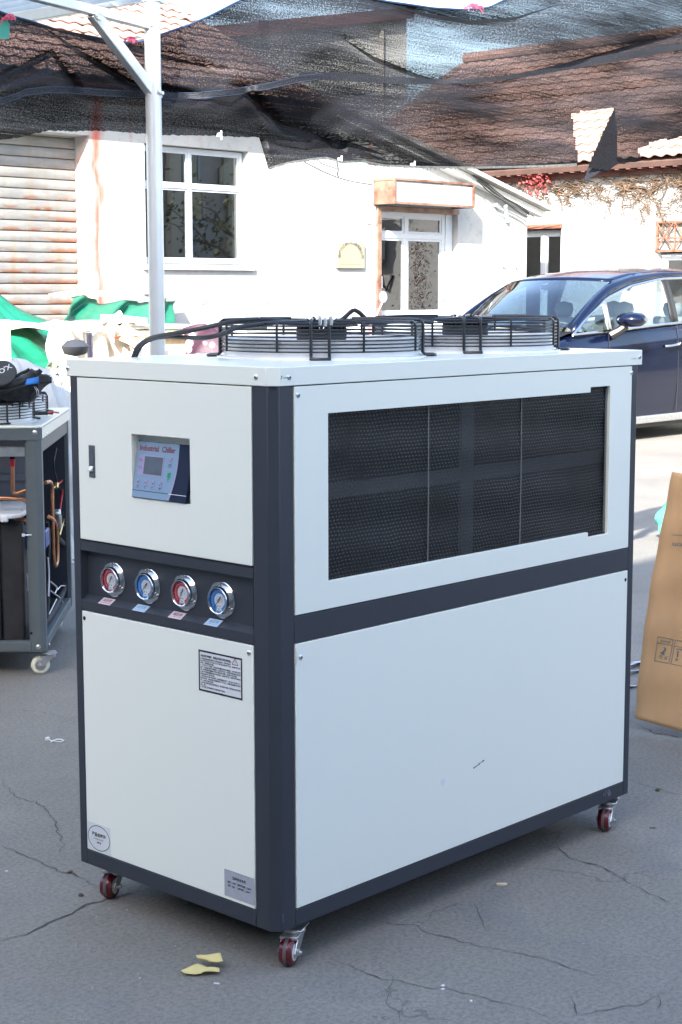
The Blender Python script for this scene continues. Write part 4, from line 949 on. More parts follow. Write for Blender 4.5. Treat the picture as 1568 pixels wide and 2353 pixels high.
# crumpled cartons
def carton(name, label, x0, x1, y0, y1, Y, dp, seed, m=M_cream, cat='carton'):
    a = at(x0, y0, 1, Y); b_ = at(x1, y0, 1, Y); r2 = random.Random(seed); wd_ = b_.x - a.x; h_ = a.z; rt = thing(name, label, cat, ((a.x + b_.x) / 2, Y, 0)); 
    mb = MB(); ph = r2.random() * 6
    mb.grid(lambda u, v: (a.x + wd_ * u + .03 * math.sin(v * 7 + ph), Y - .10 * abs(math.sin(u * 7 + v * 5 + ph)) - .06 * math.sin(u * 15 - v * 8), h_ * (1 - v) + .05 * math.sin(u * 11 + ph) * (1 - v)), 28, 20)
    mb.grid(lambda u, v: (a.x + wd_ * u + .02 * math.sin(v * 5), Y - .10 * abs(math.sin(u * 7 + ph)) * (1 - v) + dp * v, h_ + .05 * math.sin(u * 11 + ph) * (1 - v) + .05 * math.sin(v * 6 + u * 8) * v), 28, 8)
    obj('carton_body', mb, m, rt, 25, solid=.008)
    for k in range(4):
        fx = a.x + wd_ * (.1 + .24 * k); L = .10 + .06 * r2.random(); ang = r2.uniform(.2, 1.1)
        mb = MB(); mb.grid(lambda u, v: (fx + .2 * u * wd_ + .02 * v, Y - .13 - L * v * math.cos(ang) * .6, h_ + .02 - L * v * math.sin(ang) * .8 + .03 * math.sin(u * 8 + k)), 6, 4); obj('flap', mb, m, rt, 25, solid=.006)
    return rt
carton('torn_carton', 'big sun bleached torn carton with ragged flaps beside the green tarps', 108, 276, 752, 840, 8.9, .9, 2)
a = at(280, 752, 1, 9.6); b_ = at(348, 752, 1, 9.6)
cr_ = thing('wooden_crate', 'low slatted crate under the tent-like green tarp with dark gap', 'crate', ((a.x + b_.x) / 2, 9.7, 0))
for k in range(8):
    z_ = a.z - .10 - k * .13
    if k == 0: z_ += .04
    mb = MB(); mb.box(a.x - .05, b_.x + .7, 9.60, 9.62, z_ - .045, z_ + (.05 if k else .03)); obj('board', mb, M_wood, cr_, 30)
mb = MB(); mb.box(a.x, b_.x + .6, 9.66, 10.3, .02, a.z - .1); obj('crate_core', mb, M_wood, cr_, 0)  # plain timber box filling the crate behind its boards
mb = MB(); mb.box(a.x - .1, b_.x + .75, 9.58, 10.35, a.z - .02, a.z + .01); obj('lid_board', mb, M_cream, cr_, 0)
for k, (x, y) in enumerate(((228, 748), (248, 745), (275, 742))):
    a = at(x, y, 1, 9.7); mb = MB(); mb.box(-.12, .22, -.15, .15, -.01, .01 + .06 * (k == 2), Matrix.Translation(a) @ Matrix.Rotation(.1 * k - .1, 4, 'Y')); tag(obj('folded_card', mb, (M_cream, M_card, M_wsheet)[k], None, 30, base=a), ('cream folded card lying on the bleached carton', 'brown card strip lying on the bleached carton', 'white packing block lying on the slatted crate')[k], 'card')
def f_sack(u, v):
    p = bil([at(258, 775, 1, 8.9), at(345, 765, 1, 8.9), at(350, 850, 1, 8.5), at(240, 850, 1, 8.5)], u, v); return p + Vector((0, -.1 * math.sin(u * 9 + v * 4) - .3 * math.sin(math.pi * v), .05 * math.sin(u * 13)))
def m_sack():
    m, n, l, b = new_mat('striped_woven_sack'); vec = coords(n, l); sx = n.new('ShaderNodeSeparateXYZ'); l.new(vec, sx.inputs[0])
    f = math_(n, l, 'FRACT', math_(n, l, 'ADD', math_(n, l, 'MULTIPLY', sx.outputs[2], 6), math_(n, l, 'MULTIPLY', noise(n, l, vec, 5), .8)))
    l.new(mixc(n, l, math_(n, l, 'LESS_THAN', f, .16), (.62, .60, .55), (.62, .20, .09)), b.inputs['Base Color']); b.inputs['Roughness'].default_value = .7; return m
tag(sheet('woven_sack', f_sack, 24, 24, m_sack(), base=at(300, 850, 1, 8.6)), 'white woven sack with orange stripes slumped before the slatted crate', 'sack')
# plastic sheeting mound
T5 = [(-80, 838), (0, 829), (30, 822), (53, 825), (79, 838), (99, 858), (125, 881), (150, 905), (185, 960)]
def f_pl(u, v):
    x = lerp(-80, 185, u); y = poly_y(T5, x); p = at(x, y, 1, 6.2); f = v * 1.6
    zz = p.z * (1 - smooth(f / 1.6)) if v < .999 else 0.0
    return Vector((p.x, p.y - .75 * v - .05 * math.sin(u * 22 + v * 9) - .04 * math.sin(u * 41 - v * 7), max(.0, zz + .03 * math.sin(u * 17 + v * 5) * v * (1 - v) * 3)))
tag(sheet('plastic_sheeting', f_pl, 60, 24, M_wsheet, base=(2.6, 5.8, 0)), 'heap under crumpled milky plastic sheeting behind the open chiller', 'plastic sheet')
a = at(128, 845, 1, 7.4)
sc_ = thing('scrap_frame', 'bent grey tube scrap with an olive rag behind the plastic sheeting', 'scrap', (a.x, 7.4, 0))
mb = MB()
for p0, p1 in (((112, 862), (140, 848)), ((112, 872), (142, 880)), ((120, 850), (138, 900)), ((140, 842), (136, 905))): mb.tube([at(*p0, 1, 7.4), at(*p1, 1, 7.3)], .018, 6)
mb.tube([at(120, 890, 1, 7.4), Vector((a.x, 7.4, 0))], .018, 6); obj('tubes', mb, M_galv, sc_)
mb = MB(); mb.grid(lambda u, v: bil([at(122, 830, 1, 7.42), at(138, 840, 1, 7.42), at(138, 862, 1, 7.40), at(114, 868, 1, 7.40)], u, v) + Vector((0, -.03 * math.sin(u * 6), 0)), 6, 6); obj('rag', mb, mat('olive_cloth', (.13, .16, .10), .9), sc_, 50, solid=.005)

# scooters parked along the wall
def scooter(label, paint, group='scooters parked along the white wall'):
    t = thing('electric_scooter', label, 'scooter', (0, 0, 0), group, local=True)
    for y in (-.58, .62):
        M_ = Matrix.Translation((0, y, .22)) @ Matrix.Rotation(math.pi / 2, 4, 'Y')
        mb = MB(); mb.lathe([(.13, -.045), (.20, -.05), (.22, -.02), (.22, .02), (.20, .05), (.13, .045)], 24, M_, close=False); wh = obj('wheel', mb, M_rubber, t)
        mb = MB(); mb.lathe([(.02, -.05), (.13, -.035), (.13, .035), (.02, .05)], 16, M_); obj('rim', mb, M_steel, wh)
    mb = MB(); mb.grid(lambda u, v: (lerp(-.17, .17, u) * (1 - .25 * v), lerp(.42, .52, v) + .10 * math.sin(math.pi * u) * (1 - .3 * v), lerp(.30, 1.02, v)), 10, 10); obj('leg_shield', mb, paint, t, 60, solid=.02)
    mb = MB(); mb.box(-.13, .13, -.25, .45, .26, .33); obj('floorboard', mb, M_carlow, t, 30, .01)
    mb = MB(); mb.prism([(-.72, .50), (-.25, .33), (-.12, .40), (-.15, .72), (-.80, .74)], -.15, .15, Matrix(((0, 0, 1, 0), (1, 0, 0, 0), (0, 1, 0, 0), (0, 0, 0, 1)))); obj('body', mb, paint, t, 30, .03)
    mb = MB(); mb.grid(lambda u, v: (lerp(-.15, .15, u), lerp(-.82, -.12, v), .75 + .07 * math.sin(math.pi * u) ** .5 + .06 * math.sin(v * 3.0)), 10, 14); obj('seat', mb, M_rubber, t, 60, solid=.03)
    mb = MB(); mb.tube([(0, .62, .25), (0, .50, .95), (0, .45, 1.10)], .03, 8); mb.tube([(-.09, .62, .22), (-.09, .56, .6)], .02, 6); mb.tube([(.09, .62, .22), (.09, .56, .6)], .02, 6); obj('fork', mb, M_steel, t)
    mb = MB(); mb.tube([(-.34, .36, 1.12), (-.18, .42, 1.12), (0, .45, 1.10), (.18, .42, 1.12), (.34, .36, 1.12)], .016, 8); obj('handlebar', mb, M_rubber, t)
    mb = MB(); mb.lathe([(.0, .09), (.07, .07), (.09, 0), (.07, -.06), (0, -.09)], 16, Matrix.Translation((0, .50, 1.06)) @ Matrix.Rotation(math.pi / 2, 4, 'X')); obj('headlamp', mb, M_paper, t)
    for s_ in (-1, 1):
        mb = MB(); mb.tube([(s_ * .22, .41, 1.13), (s_ * .25, .43, 1.24), (s_ * .30, .42, 1.34)], .007, 6); st = obj('mirror_stalk', mb, M_galv, t)
        mb = MB(); mb.lathe([(0, .012), (.05, .010), (.056, 0), (.05, -.008), (0, -.010)], 18, Matrix.Translation((s_ * .31, .42, 1.40)) @ Matrix.Rotation(math.pi / 2, 4, 'X') @ Matrix.Diagonal((.85, 1.2, 1, 1))); obj('mirror', mb, M_mirror, st)
    return t
SC0 = scooter('dark scooter with floral quilt over its front nearest the steel post', M_scoot)
SC1 = scooter('red shielded scooter parked before the white wall below the window edge', M_scoot2)
for k, (px, Y, rz, src, lb) in enumerate(((505, 9.8, 2.75, SC0, None), (728, 10.2, 2.6, SC1, None), (800, 10.5, 2.5, SC0, 'dark scooter standing below the brass plaque'), (1040, 10.3, 2.7, SC1, 'red shielded scooter standing before the glazed door'))):
    p = at(px, 740, 1, Y); o = src if lb is None else copy_tree(src); o.location = (p.x, Y, .12); o.rotation_euler = (0, 0, rz); o.scale = (1.07, 1.07, 1.07)
    if lb: o['label'] = lb
stp = MB(); stp.box(4, XR, 8.6, 11.99, -.1, .12); tag(obj('pavement', stp, M_conc, smoothdeg=0), kind='structure', label='raised concrete apron along the workshop wall')
p = at(188, 800, 1, 8.1); bk = thing('electric_bike', 'black electric bicycle with wide saddle before the bleached torn carton', 'bicycle', (p.x, 8.1, 0), local=True, rz=-.8); bk.scale = (1.3, 1.3, 1.3)
for y in (-.50, .50):
    M_ = Matrix.Translation((0, y, .30)) @ Matrix.Rotation(math.pi / 2, 4, 'Y')
    mb = MB(); mb.lathe([(.25, -.02), (.29, -.022), (.30, 0), (.29, .022), (.25, .02)], 28, M_, close=False); wh = obj('wheel', mb, M_rubber, bk)
    mb = MB(); mb.lathe([(0, -.04), (.03, -.04), (.03, .04), (0, .04)], 12, M_)
    for k in range(8): mb.tube([M_ @ Vector((.02 * math.cos(k * .785), .02 * math.sin(k * .785), 0)), M_ @ Vector((.26 * math.cos(k * .785), .26 * math.sin(k * .785), 0))], .003, 4)
    obj('spokes', mb, M_steel, wh, 40)
mb = MB(); mb.tube([(0, .50, .30), (0, .42, .78), (0, .36, 1.02)], .022, 8); mb.tube([(0, .42, .74), (0, .10, .34), (0, -.18, .32), (0, -.26, .86)], .022, 8); mb.tube([(0, -.18, .32), (0, -.50, .30)], .016, 6); obj('frame', mb, M_scoot, bk)
mb = MB(); mb.tube([(-.16, .26, 1.04), (-.08, .34, 1.05), (.08, .34, 1.05), (.16, .26, 1.04)], .014, 8); mb.tube([(.13, .28, 1.05), (.16, .30, 1.12), (.22, .32, 1.15)], [.008, .012, .03], 6); obj('handlebar', mb, M_galv, bk)
mb = MB(); mb.lathe([(0, .055), (.08, .045), (.14, .0), (.11, -.06), (0, -.08)], 18, Matrix.Translation((0, -.30, .96)) @ Matrix.Diagonal((.62, .95, .8, 1))); obj('saddle', mb, M_baglid, bk, 60)
mb = MB(); mb.box(-.06, .06, -.14, -.04, .36, .68); obj('battery_box', mb, M_scoot, bk, 30, .02)
def f_q(u, v):
    c_ = at(478, 760, 1, 9.35); a_ = (u - .5); return Vector((c_.x + a_ * (.42 + .10 * math.sin(v * 4)), 9.35 - .14 * math.cos(a_ * 5) - .05 * math.sin(u * 10 + v * 5) - .1 * v, c_.z + .02 - v * .62 + .05 * math.sin(u * 7)))
tag(sheet('floral_quilt', f_q, 24, 20, M_quilt, base=at(478, 800, 1, 9.35), solid=.05), 'purple flower quilt hung over the scooter front near the steel post', 'quilt')
def f_q2(u, v):
    c_ = at(760, 765, 1, 9.7); a_ = (u - .5); return Vector((c_.x + a_ * .6, 9.7 - .1 * math.cos(a_ * 5), c_.z - v * .5 + .04 * math.sin(u * 9)))
tag(sheet('floral_quilt', f_q2, 20, 14, M_quilt, base=at(760, 800, 1, 9.7), solid=.05), 'flower quilt on the scooters glimpsed through the fan guard wires', 'quilt')

# ------------------------------------------------------------------ blue car
YC = 7.35; YM = YC + .925
car = thing('parked_car', 'dark blue people carrier with beige seats and chrome window line', 'car', (13.2, YM, 0))
ST = [(10.62, .50, .66, .64, .36), (10.66, .66, .78, .75, .30), (10.75, .76, .88, .84, .25), (10.95, .85, 1.00, .95, .22), (11.3, .895, 1.12, 1.07, .19), (11.6, .912, 1.20, 1.15, .17), (11.85, .92, 1.27, 1.20, .17), (12.1, .925, 1.24, 1.225, .17),
      (12.6, .925, 1.24, 1.245, .17), (13.2, .925, 1.27, 1.275, .17), (14.0, .925, 1.31, 1.315, .17), (14.8, .92, 1.34, 1.345, .18), (15.3, .90, 1.36, 1.36, .22), (15.6, .86, 1.30, 1.30, .28), (15.74, .78, 1.05, 1.05, .36), (15.78, .60, .80, .80, .45)]
def ring(st):
    x, hw, zt, zb, z0 = st
    h = [(0, zt), (.45, zt - .006), (.80, lerp(zt, zb, .8) - .01), (.93, zb - .012), (.975, zb - .06), (1.0, zb - .26), (1.0, lerp(zb, z0, .55)), (.985, lerp(zb, z0, .8)), (.96, z0 + .02), (.90, z0), (0, z0)]
    return [(x, YM - a * hw, z) for a, z in h] + [(x, YM + a * hw, z) for a, z in h[-2:0:-1]]
mb = MB(); n_ = None
for st in ST:
    r_ = ring(st); n_ = len(r_); mb.v += [Vector(p) for p in r_]
for i in range(len(ST) - 1):
    for j in range(n_): mb.f.append((i * n_ + j, i * n_ + (j + 1) % n_, (i + 1) * n_ + (j + 1) % n_, (i + 1) * n_ + j))
mb.f.append(tuple(range(n_))); mb.f.append(tuple((len(ST) - 1) * n_ + j for j in range(n_)))
body = obj('body', mb, M_carpaint, car, 50)
WL = [(11.80, 1.225), (12.10, 1.395), (12.56, 1.61), (13.1, 1.745), (13.78, 1.83), (14.4, 1.85), (15.0, 1.82), (15.4, 1.70)]
EL = [(11.88, 1.30, .76), (12.15, 1.47, .735), (12.45, 1.64, .71), (12.79, 1.79, .68), (13.3, 1.875, .665), (14.0, 1.915, .655), (14.8, 1.90, .65), (15.45, 1.78, .64)]
wz = lambda x: poly_y(WL, x)
wyo = lambda z: .885 - .26 * max(0, z - 1.25) - .10 * max(0, z - 1.55)
ez = lambda x: poly_y([(a, b) for a, b, c in EL], x); ey = lambda x: poly_y([(a, c) for a, b, c in EL], x)
N = 26
for s_ in (-1, 1):
    mb = MB()
    for i in range(N + 1):
        t = i / N; xw = lerp(11.80, 15.4, t); xe = lerp(11.88, 15.45, t); a = Vector((xw, YM + s_ * wyo(wz(xw)), wz(xw))); c_ = Vector((xe, YM + s_ * ey(xe), ez(xe) )); m_ = (a + c_) / 2 + Vector((0, s_ * .012, .018)); mb.v += [a, m_, c_]
    for i in range(N): 
        for k in range(2): mb.f.append((3 * i + k, 3 * i + k + 1, 3 * i + 4 + k, 3 * i + 3 + k))
    obj('roof_rail', mb, M_carpaint, car, 60, solid=.01)
mb = MB()
mb.grid(lambda u, v: ((lambda x: (x - .16 * (1 - u) * math.sin(math.pi * v), YM + lerp(-1, 1, v) * ey(x), ez(x) + .075 * math.sin(math.pi * v) - .05 * (1 - u) * math.sin(math.pi * v)))(lerp(12.79, 15.45, u))), 16, 12); obj('roof', mb, M_carpaint, car, 60, solid=.01)
mb = MB()
def fws(u, v):
    x = lerp(11.88, 12.785, u); return (x - lerp(.42, .16, u) * math.sin(math.pi * v) ** .9, YM + lerp(-1, 1, v) * ey(x) * .995, ez(x) - .002 + (.02 + .005 * u) * math.sin(math.pi * v))
mb.grid(fws, 12, 16); obj('windscreen', mb, M_screen, car, 60)
def belt(x): return 1.237 + (x - 11.9) * .048
for s_ in (-1, 1):
    fy = lambda x, z: YM + s_ * (wyo(z) - .004)
    for nm, x0, x1 in (('quarter_window', 11.98, 12.47), ('door_window', 12.55, 13.80), ('rear_window', 13.95, 15.25)):
        mb = MB()
        def fg(u, v):
            x = lerp(x0, x1, u); zb_ = belt(x); zt_ = max(zb_ + .002, wz(x) - .012); z = lerp(zb_, zt_, v); return (x, fy(x, z), z)
        mb.grid(fg, 10, 5); obj(nm, mb, M_carglass, car, 60)
    for x0, x1 in ((13.80, 13.95), (12.47, 12.55)):
        mb = MB(); mb.grid(lambda u, v: (lerp(x0, x1, u), fy(0, lerp(belt(x0), wz(x0), v)) + s_ * .006, lerp(belt(x0), wz(x0) - .005, v)), 2, 5); obj('window_pillar', mb, M_carlow if x0 > 13 else M_steel, car, 60, solid=.006)
    ch = MB(); ch.tube([(lerp(11.80, 15.4, i / 30), YM + s_ * (wyo(wz(lerp(11.80, 15.4, i / 30))) + .006), wz(lerp(11.80, 15.4, i / 30)) - .006) for i in range(31)], .014, 6)
    ch.tube([(lerp(11.80, 15.3, i / 12), YM + s_ * .895, belt(lerp(11.80, 15.3, i / 12)) - .008) for i in range(13)], .013, 6); obj('chrome_trim', ch, M_chrome, car)
    mb = MB(); mb.box(12.0, 14.6, YM + s_ * .905 - .03, YM + s_ * .905 + .03, .20, .285); obj('sill_trim', mb, M_steel, car, 30, .012)
    mb = MB(); mb.box(11.9, 14.5, YM + s_ * .86 - .03, YM + s_ * .86 + .03, .15, .198); obj('sill_moulding', mb, M_carlow, car, 30, .01)
    for x in (12.455, 13.86):
        mb = MB(); mb.tube([(x, YM + s_ * .905, belt(x) - .03), (x + .01, YM + s_ * .924, belt(x) - .28), (x + .01, YM + s_ * .927, .75), (x, YM + s_ * .922, .3)], .0035, 4); obj('door_gap', mb, M_carlow, car, 0)
    for x in (11.62, 14.75):
        M_ = Matrix.Translation((x, YM + s_ * .83, .335)) @ Matrix.Rotation(math.pi / 2 * -s_, 4, 'X')
        mb = MB(); mb.lathe([(.40, -.02), (.40, .095), (.34, .096)], 28, M_, close=False); obj('wheel_arch', mb, M_carlow, car)
        mb = MB(); mb.lathe([(.22, -.10), (.32, -.10), (.335, -.07), (.335, .08), (.32, .105), (.22, .10)], 32, M_, close=False); wh = obj('wheel', mb, M_rubber, car)
        mb = MB(); mb.lathe([(.0, .06), (.05, .08), (.22, .098), (.23, .07)], 28, M_, close=False)
        for k in range(5): mb.box(-.02, .02, .05, .21, .08, .105, M_ @ Matrix.Rotation(k * 2 * math.pi / 5, 4, 'Z'))
        obj('rim', mb, M_steel, wh, 40)
    # door handle, mirror
    mb = MB(); mb.tube([(13.58, YM + s_ * .925, 1.06), (13.63, YM + s_ * .965, 1.065), (13.80, YM + s_ * .968, 1.08), (13.90, YM + s_ * .925, 1.09)], .016, 8); obj('door_handle', mb, M_chrome, car)
    mb = MB(); mb.lathe([(0, .17), (.045, .16), (.078, .10), (.085, 0), (.075, -.10), (.04, -.15), (0, -.16)], 20, Matrix.Translation((12.66, YM + s_ * 1.06, 1.375)) @ Matrix.Rotation(math.pi / 2, 4, 'X') @ Matrix.Rotation(.0, 4, 'Y') @ Matrix.Diagonal((2.0, .95, .95, 1))); mr = obj('wing_mirror', mb, M_carpaint, car, 60)
    mb = MB(); mb.tube([(12.50, YM + s_ * .90, 1.20), (12.56, YM + s_ * .97, 1.25), (12.62, YM + s_ * 1.02, 1.31)], [.055, .05, .045], 8); obj('mirror_arm', mb, M_carlow, mr)
mb = MB(); mb.box(10.60, 10.70, YM - .45, YM + .45, .42, .68); obj('grille', mb, M_carlow, car, 30, .02)
for s_ in (-1, 1):
    mb = MB(); mb.prism([(10.66, .70), (10.98, .86), (10.95, .93), (10.70, .80)], .55, .86, Matrix(((1, 0, 0, 0), (0, 0, s_, YM), (0, 1, 0, 0), (0, 0, 0, 1)))); obj('headlight', mb, M_chrome, car, 30, .01)
mb = MB(); mb.tube([(11.60, YM - .30, 1.295), (11.52, YM + .1, 1.315), (11.62, YM + .5, 1.30)], .012, 6); mb.tube([(11.75, YM - .55, 1.285), (11.66, YM - .1, 1.30)], .010, 6); obj('wiper', mb, M_carlow, car)
mb = MB(); mb.grid(lambda u, v: (lerp(11.7, 12.35, u), YM + lerp(-.8, .8, v), 1.20 + .05 * math.sin(math.pi * u)), 6, 4); mb.box(12.0, 12.34, YM - .8, YM + .8, .9, 1.19); obj('dashboard', mb, M_carlow, car, 50)
mb = MB(); mb.tube([(12.52 - .04 * math.sin(a), YM - .42 + .17 * math.cos(a), 1.16 + .17 * math.sin(a)) for a in [i * 2 * math.pi / 20 for i in range(20)]], .015, 6, closed=True); obj('steering_wheel', mb, M_carlow, car)
for y in (-.42, .42):
    for x in (13.25, 14.3):
        mb = MB(); mb.grid(lambda u, v: (x + .10 * v + .10 - .06 * math.sin(math.pi * u), YM + y + lerp(-.24, .24, u) * (1 - .25 * v), lerp(.62, 1.38, v)), 8, 10); st_ = obj('seat_back', mb, M_beige, car, 60, solid=.14, bevel=.03)
        mb = MB(); mb.lathe([(0, -.10), (.10, -.08), (.13, 0), (.11, .07), (0, .10)], 14, Matrix.Translation((x + .24, YM + y, 1.47)) @ Matrix.Diagonal((.55, 1, 1, 1))); obj('headrest', mb, M_beige, st_, 60)
        mb = MB(); mb.box(x - .4, x + .12, YM + y - .25, YM + y + .25, .42, .62); obj('seat_cushion', mb, M_beige, st_, 40, .05)
mb = MB(); mb.box(12.62, 12.70, YM - .10, YM + .14, 1.70, 1.76); obj('interior_mirror', mb, M_carlow, car, 30, .015)
mb = MB(); mb.box(11.9, 15.5, YM - .85, YM + .85, .30, .40); obj('cabin_floor', mb, M_carlow, car, 0)

# ------------------------------------------------------------------ fan guard builder (used on both chillers)
def fan_guard(parent, cx, cy, z0, r, h, a0, rings=8, nm='fan_guard', wire=.0022, legw=.0042, spokes=True, detail=True):
    """legs in four pairs bent over the top, hoops round the side, a flat spiral on top, the motor inside"""
    C0 = Vector((cx, cy, z0)); legs = MB(); P = lambda a, rr_, z: C0 + Vector((rr_ * math.cos(a), rr_ * math.sin(a), z))
    for q in range(4):
        for s_ in (-1, 1):
            a = a0 + q * math.pi / 2; off = .024 * s_; t = Vector((-math.sin(a), math.cos(a), 0)) * off
            pts = [P(a, .30 * r, h + .004) + t, P(a, .60 * r, h + .004) + t, P(a, .965 * r, h) + t, P(a, .992 * r, h - .006) + t, P(a, r, h - .016) + t, P(a, r, .012) + t, P(a, r + .006, .005) + t]
            legs.tube(pts, legw, 7)
        a = a0 + q * math.pi / 2; tt = Vector((-math.sin(a), math.cos(a), 0))
        legs.tube([P(a, r + .004, .005) - tt * .024, P(a, r + .030, .004) - tt * .024, P(a, r + .034, .004) - tt * .018, P(a, r + .034, .004) + tt * .018, P(a, r + .030, .004) + tt * .024, P(a, r + .004, .005) + tt * .024], legw, 7)
        for dq in (.42, -.42):
            a2 = a + dq; legs.tube([P(a2, .35 * r, h), P(a2, .97 * r, h - .002), P(a2, r * .998, h - .012), P(a2, r * .998, .018)], legw * .8, 6)
    gd = obj(nm, legs, M_black, parent)
    o0 = org(gd); hoop = None
    for k in range(rings):
        z = lerp(.020, h - .012, k / (rings - 1))
        if hoop is None:
            mb = MB(); mb.tube([P(i * 2 * math.pi / 48, r - .003, z) for i in range(48)], wire, 5, closed=True)
            hoop = obj('hoop', mb, M_black, gd); z00 = z
        else: piece('hoop', hoop, (0, 0, z - z00), gd)
    top = MB()
    for k in range(11): 
        rr_ = lerp(.30, .955, k / 10) * r; top.tube([P(i * 2 * math.pi / 40, rr_, h - .005 - .004 * (k < 3)) for i in range(40)], wire, 4, closed=True)
    obj('top_wires', top, M_black, gd)
    mb = MB(); mb.lathe([(r - .022, .0), (r - .022, .046), (r - .014, .052), (r - .010, .046), (r - .012, .004), (r + .010, .003), (r + .010, 0)], 56, Matrix.Translation(C0), close=False); obj('fan_ring', mb, M_alu, gd, 40)
    mb = MB(); mb.lathe([(.0, -.004), (.30 * r, -.004), (.31 * r, .0), (.31 * r, .004), (0, .006)], 28, Matrix.Translation(C0 + Vector((0, 0, h - .012)))); obj('hub_plate', mb, M_black, gd, 40)
    mt = MB(); mt.lathe([(0, -.030), (.245 * r, -.030), (.25 * r, -.018), (.25 * r, .0), (0, .0)], 28, Matrix.Translation(C0 + Vector((0, 0, h - .027))))
    for i in range(26):
        a = i * 2 * math.pi / 26; mt.box(.16 * r, .245 * r, -.0025, .0025, .0, .012, Matrix.Translation(C0 + Vector((0, 0, h - .027))) @ Matrix.Rotation(a, 4, 'Z'))
    obj('motor', mt, mat('motor_grey', (.045, .05, .055), .5, .3) if 'motor_grey' not in bpy.data.materials else bpy.data.materials['motor_grey'], gd, 40)
    bl = MB()
    for i in range(5):
        a = i * 2 * math.pi / 5
        bl.grid(lambda u, v: C0 + Vector((lerp(.24, .90, u) * r * math.cos(a + lerp(-.34, .34, v) + .3 * u), lerp(.24, .90, u) * r * math.sin(a + lerp(-.34, .34, v) + .3 * u), h - .075 + lerp(-.022, .022, v) - .045)), 5, 5)
    obj('fan_blades', bl, M_black, gd, 60, solid=.002)
    return gd

# ------------------------------------------------------------------ open chiller at the left
P0 = at(106, 1503, 2, .10); P0.z = 0; ang = math.radians(46.1); LX = Vector((math.sin(ang), -math.cos(ang), 0)); LY = Vector((math.cos(ang), math.sin(ang), 0))
oc = thing('open_chiller', 'smaller chiller with its side panels off showing copper pipes and black tank', 'chiller', P0, 'industrial chillers', local=True, rz=ang - math.pi / 2)
def onf(px, py, y=0.0):
    v = ray(px, py); t = ((P0 + LY * y) - CAM).dot(LY) / v.dot(LY); q = CAM + v * t - P0; return Vector((q.dot(LX), y, q.z))
def ons(px, py, x=-.03):
    v = ray(px, py); t = ((P0 + LX * x) - CAM).dot(LX) / v.dot(LX); q = CAM + v * t - P0; return Vector((x, q.dot(LY), q.z))
zt = onf(100, 979).z; zr = onf(100, 1011).z; zb0 = onf(100, 1498).z; zb1 = onf(100, 1475).z; W_, D_ = 1.15, 1.12; pw = .062
def post_poly(sx, sy): # chamfered corner, local corner at (0,0) going in -x,+y
    return [(0, .022), (-.022, 0), (-pw, 0), (-pw, .018), (-.03, .018), (-.018, .03), (-.018, pw), (0, pw)]
for cx, cy, fx, fy in ((0, 0, 1, 1), (-W_, 0, -1, 1), (0, D_, 1, -1), (-W_, D_, -1, -1)):
    mb = MB(); mb.prism([(cx + fx * x, cy + fy * y) for x, y in post_poly(0, 0)], zb0, zr, None); obj('corner_post', mb, M_slate_lit, oc, 20)
mb = MB()
for y0, y1 in ((.002, .05), (D_ - .05, D_ - .002)): mb.box(-W_ + pw, -pw, y0, y1, zb0, zb1)
for x0, x1 in ((-.05, -.002), (-W_ + .002, -W_ + .05)): mb.box(x0, x1, pw, D_ - pw, zb0, zb1)
mb.box(-W_ + .02, -.02, .02, D_ - .02, zb0 - .012, zb0 - .001); obj('base_frame', mb, M_slate_lit, oc, 20, .003)
mb = MB(); mb.box(-W_ + .052, -.052, .052, D_ - .052, zb0 + .004, zb0 + .010); obj('base_tray', mb, M_slate, oc, 0)
lidp = [(.004, .024), (-.020, -.004), (-W_ + .020, -.004), (-W_ - .004, .024), (-W_ - .004, D_ + .004), (.004, D_ + .004)]
mb = MB(); mb.prism(lidp, zt - .010, zt + .002); obj('lid', mb, M_white, oc, 20, .004)
mb = MB(); mb.prism([lidp[1], lidp[2], (lidp[2][0], .02), (lidp[1][0], .02)], zr, zt - .011); mb.prism([lidp[0], lidp[1], (-.022, .018), (-.018, .026)], zr, zt - .011); obj('front_rim', mb, M_slate_lit, oc, 20)
mb = MB(); mb.box(-.014, .004, .027, D_, zr + .004, zt - .011); obj('side_rim', mb, M_white, oc, 20)
mb = MB(); mb.box(-.03, -.003, pw, D_ - pw, zr - .060, zr - .002); obj('side_rail', mb, M_slate_lit, oc, 20, .003)
mb = MB(); a = onf(0, 1027, .05); b_ = onf(61, 1049, .05); mb.box(-W_ + .08, b_.x, .05, .09, b_.z, a.z); obj('galvanised_channel', mb, M_steel, oc, 20, .003)
mb = MB(); mb.box(-.0725, -.0625, .018, .024, zb1 + .002, zr - .008); obj('post_flange', mb, M_slate_lit, oc, 20)
mb = MB(); mb.box(-W_ + .02, -.02, D_ - .06, D_ - .051, zb1, zr - .002); mb.box(-W_ + .02, -W_ + .03, .07, D_ - .062, zb1, zr - .002); obj('inner_panel', mb, M_slate, oc, 20)
mb = MB(); mb.box(-W_ + .06, -.12, .62, .64, .60, zr - .004); mb.box(-W_ + .06, -.12, .60, .618, .80, .83); obj('condenser_shroud', mb, mat('grey_sheet', (.20, .20, .23), .5), oc, 20)
for px, py in ((138 / 1.569, 1000.0),): pass
def bolt(mb, p, nrm, r, h=.004):
    nrm = Vector(nrm).normalized(); Mx = Matrix.Translation(p) @ nrm.to_track_quat('Z', 'Y').to_matrix().to_4x4(); mb.lathe([(r * 1.25, 0), (r * 1.25, h * .3), (r, h * .5), (r * .7, h), (0, h * 1.1)], 12, Mx)
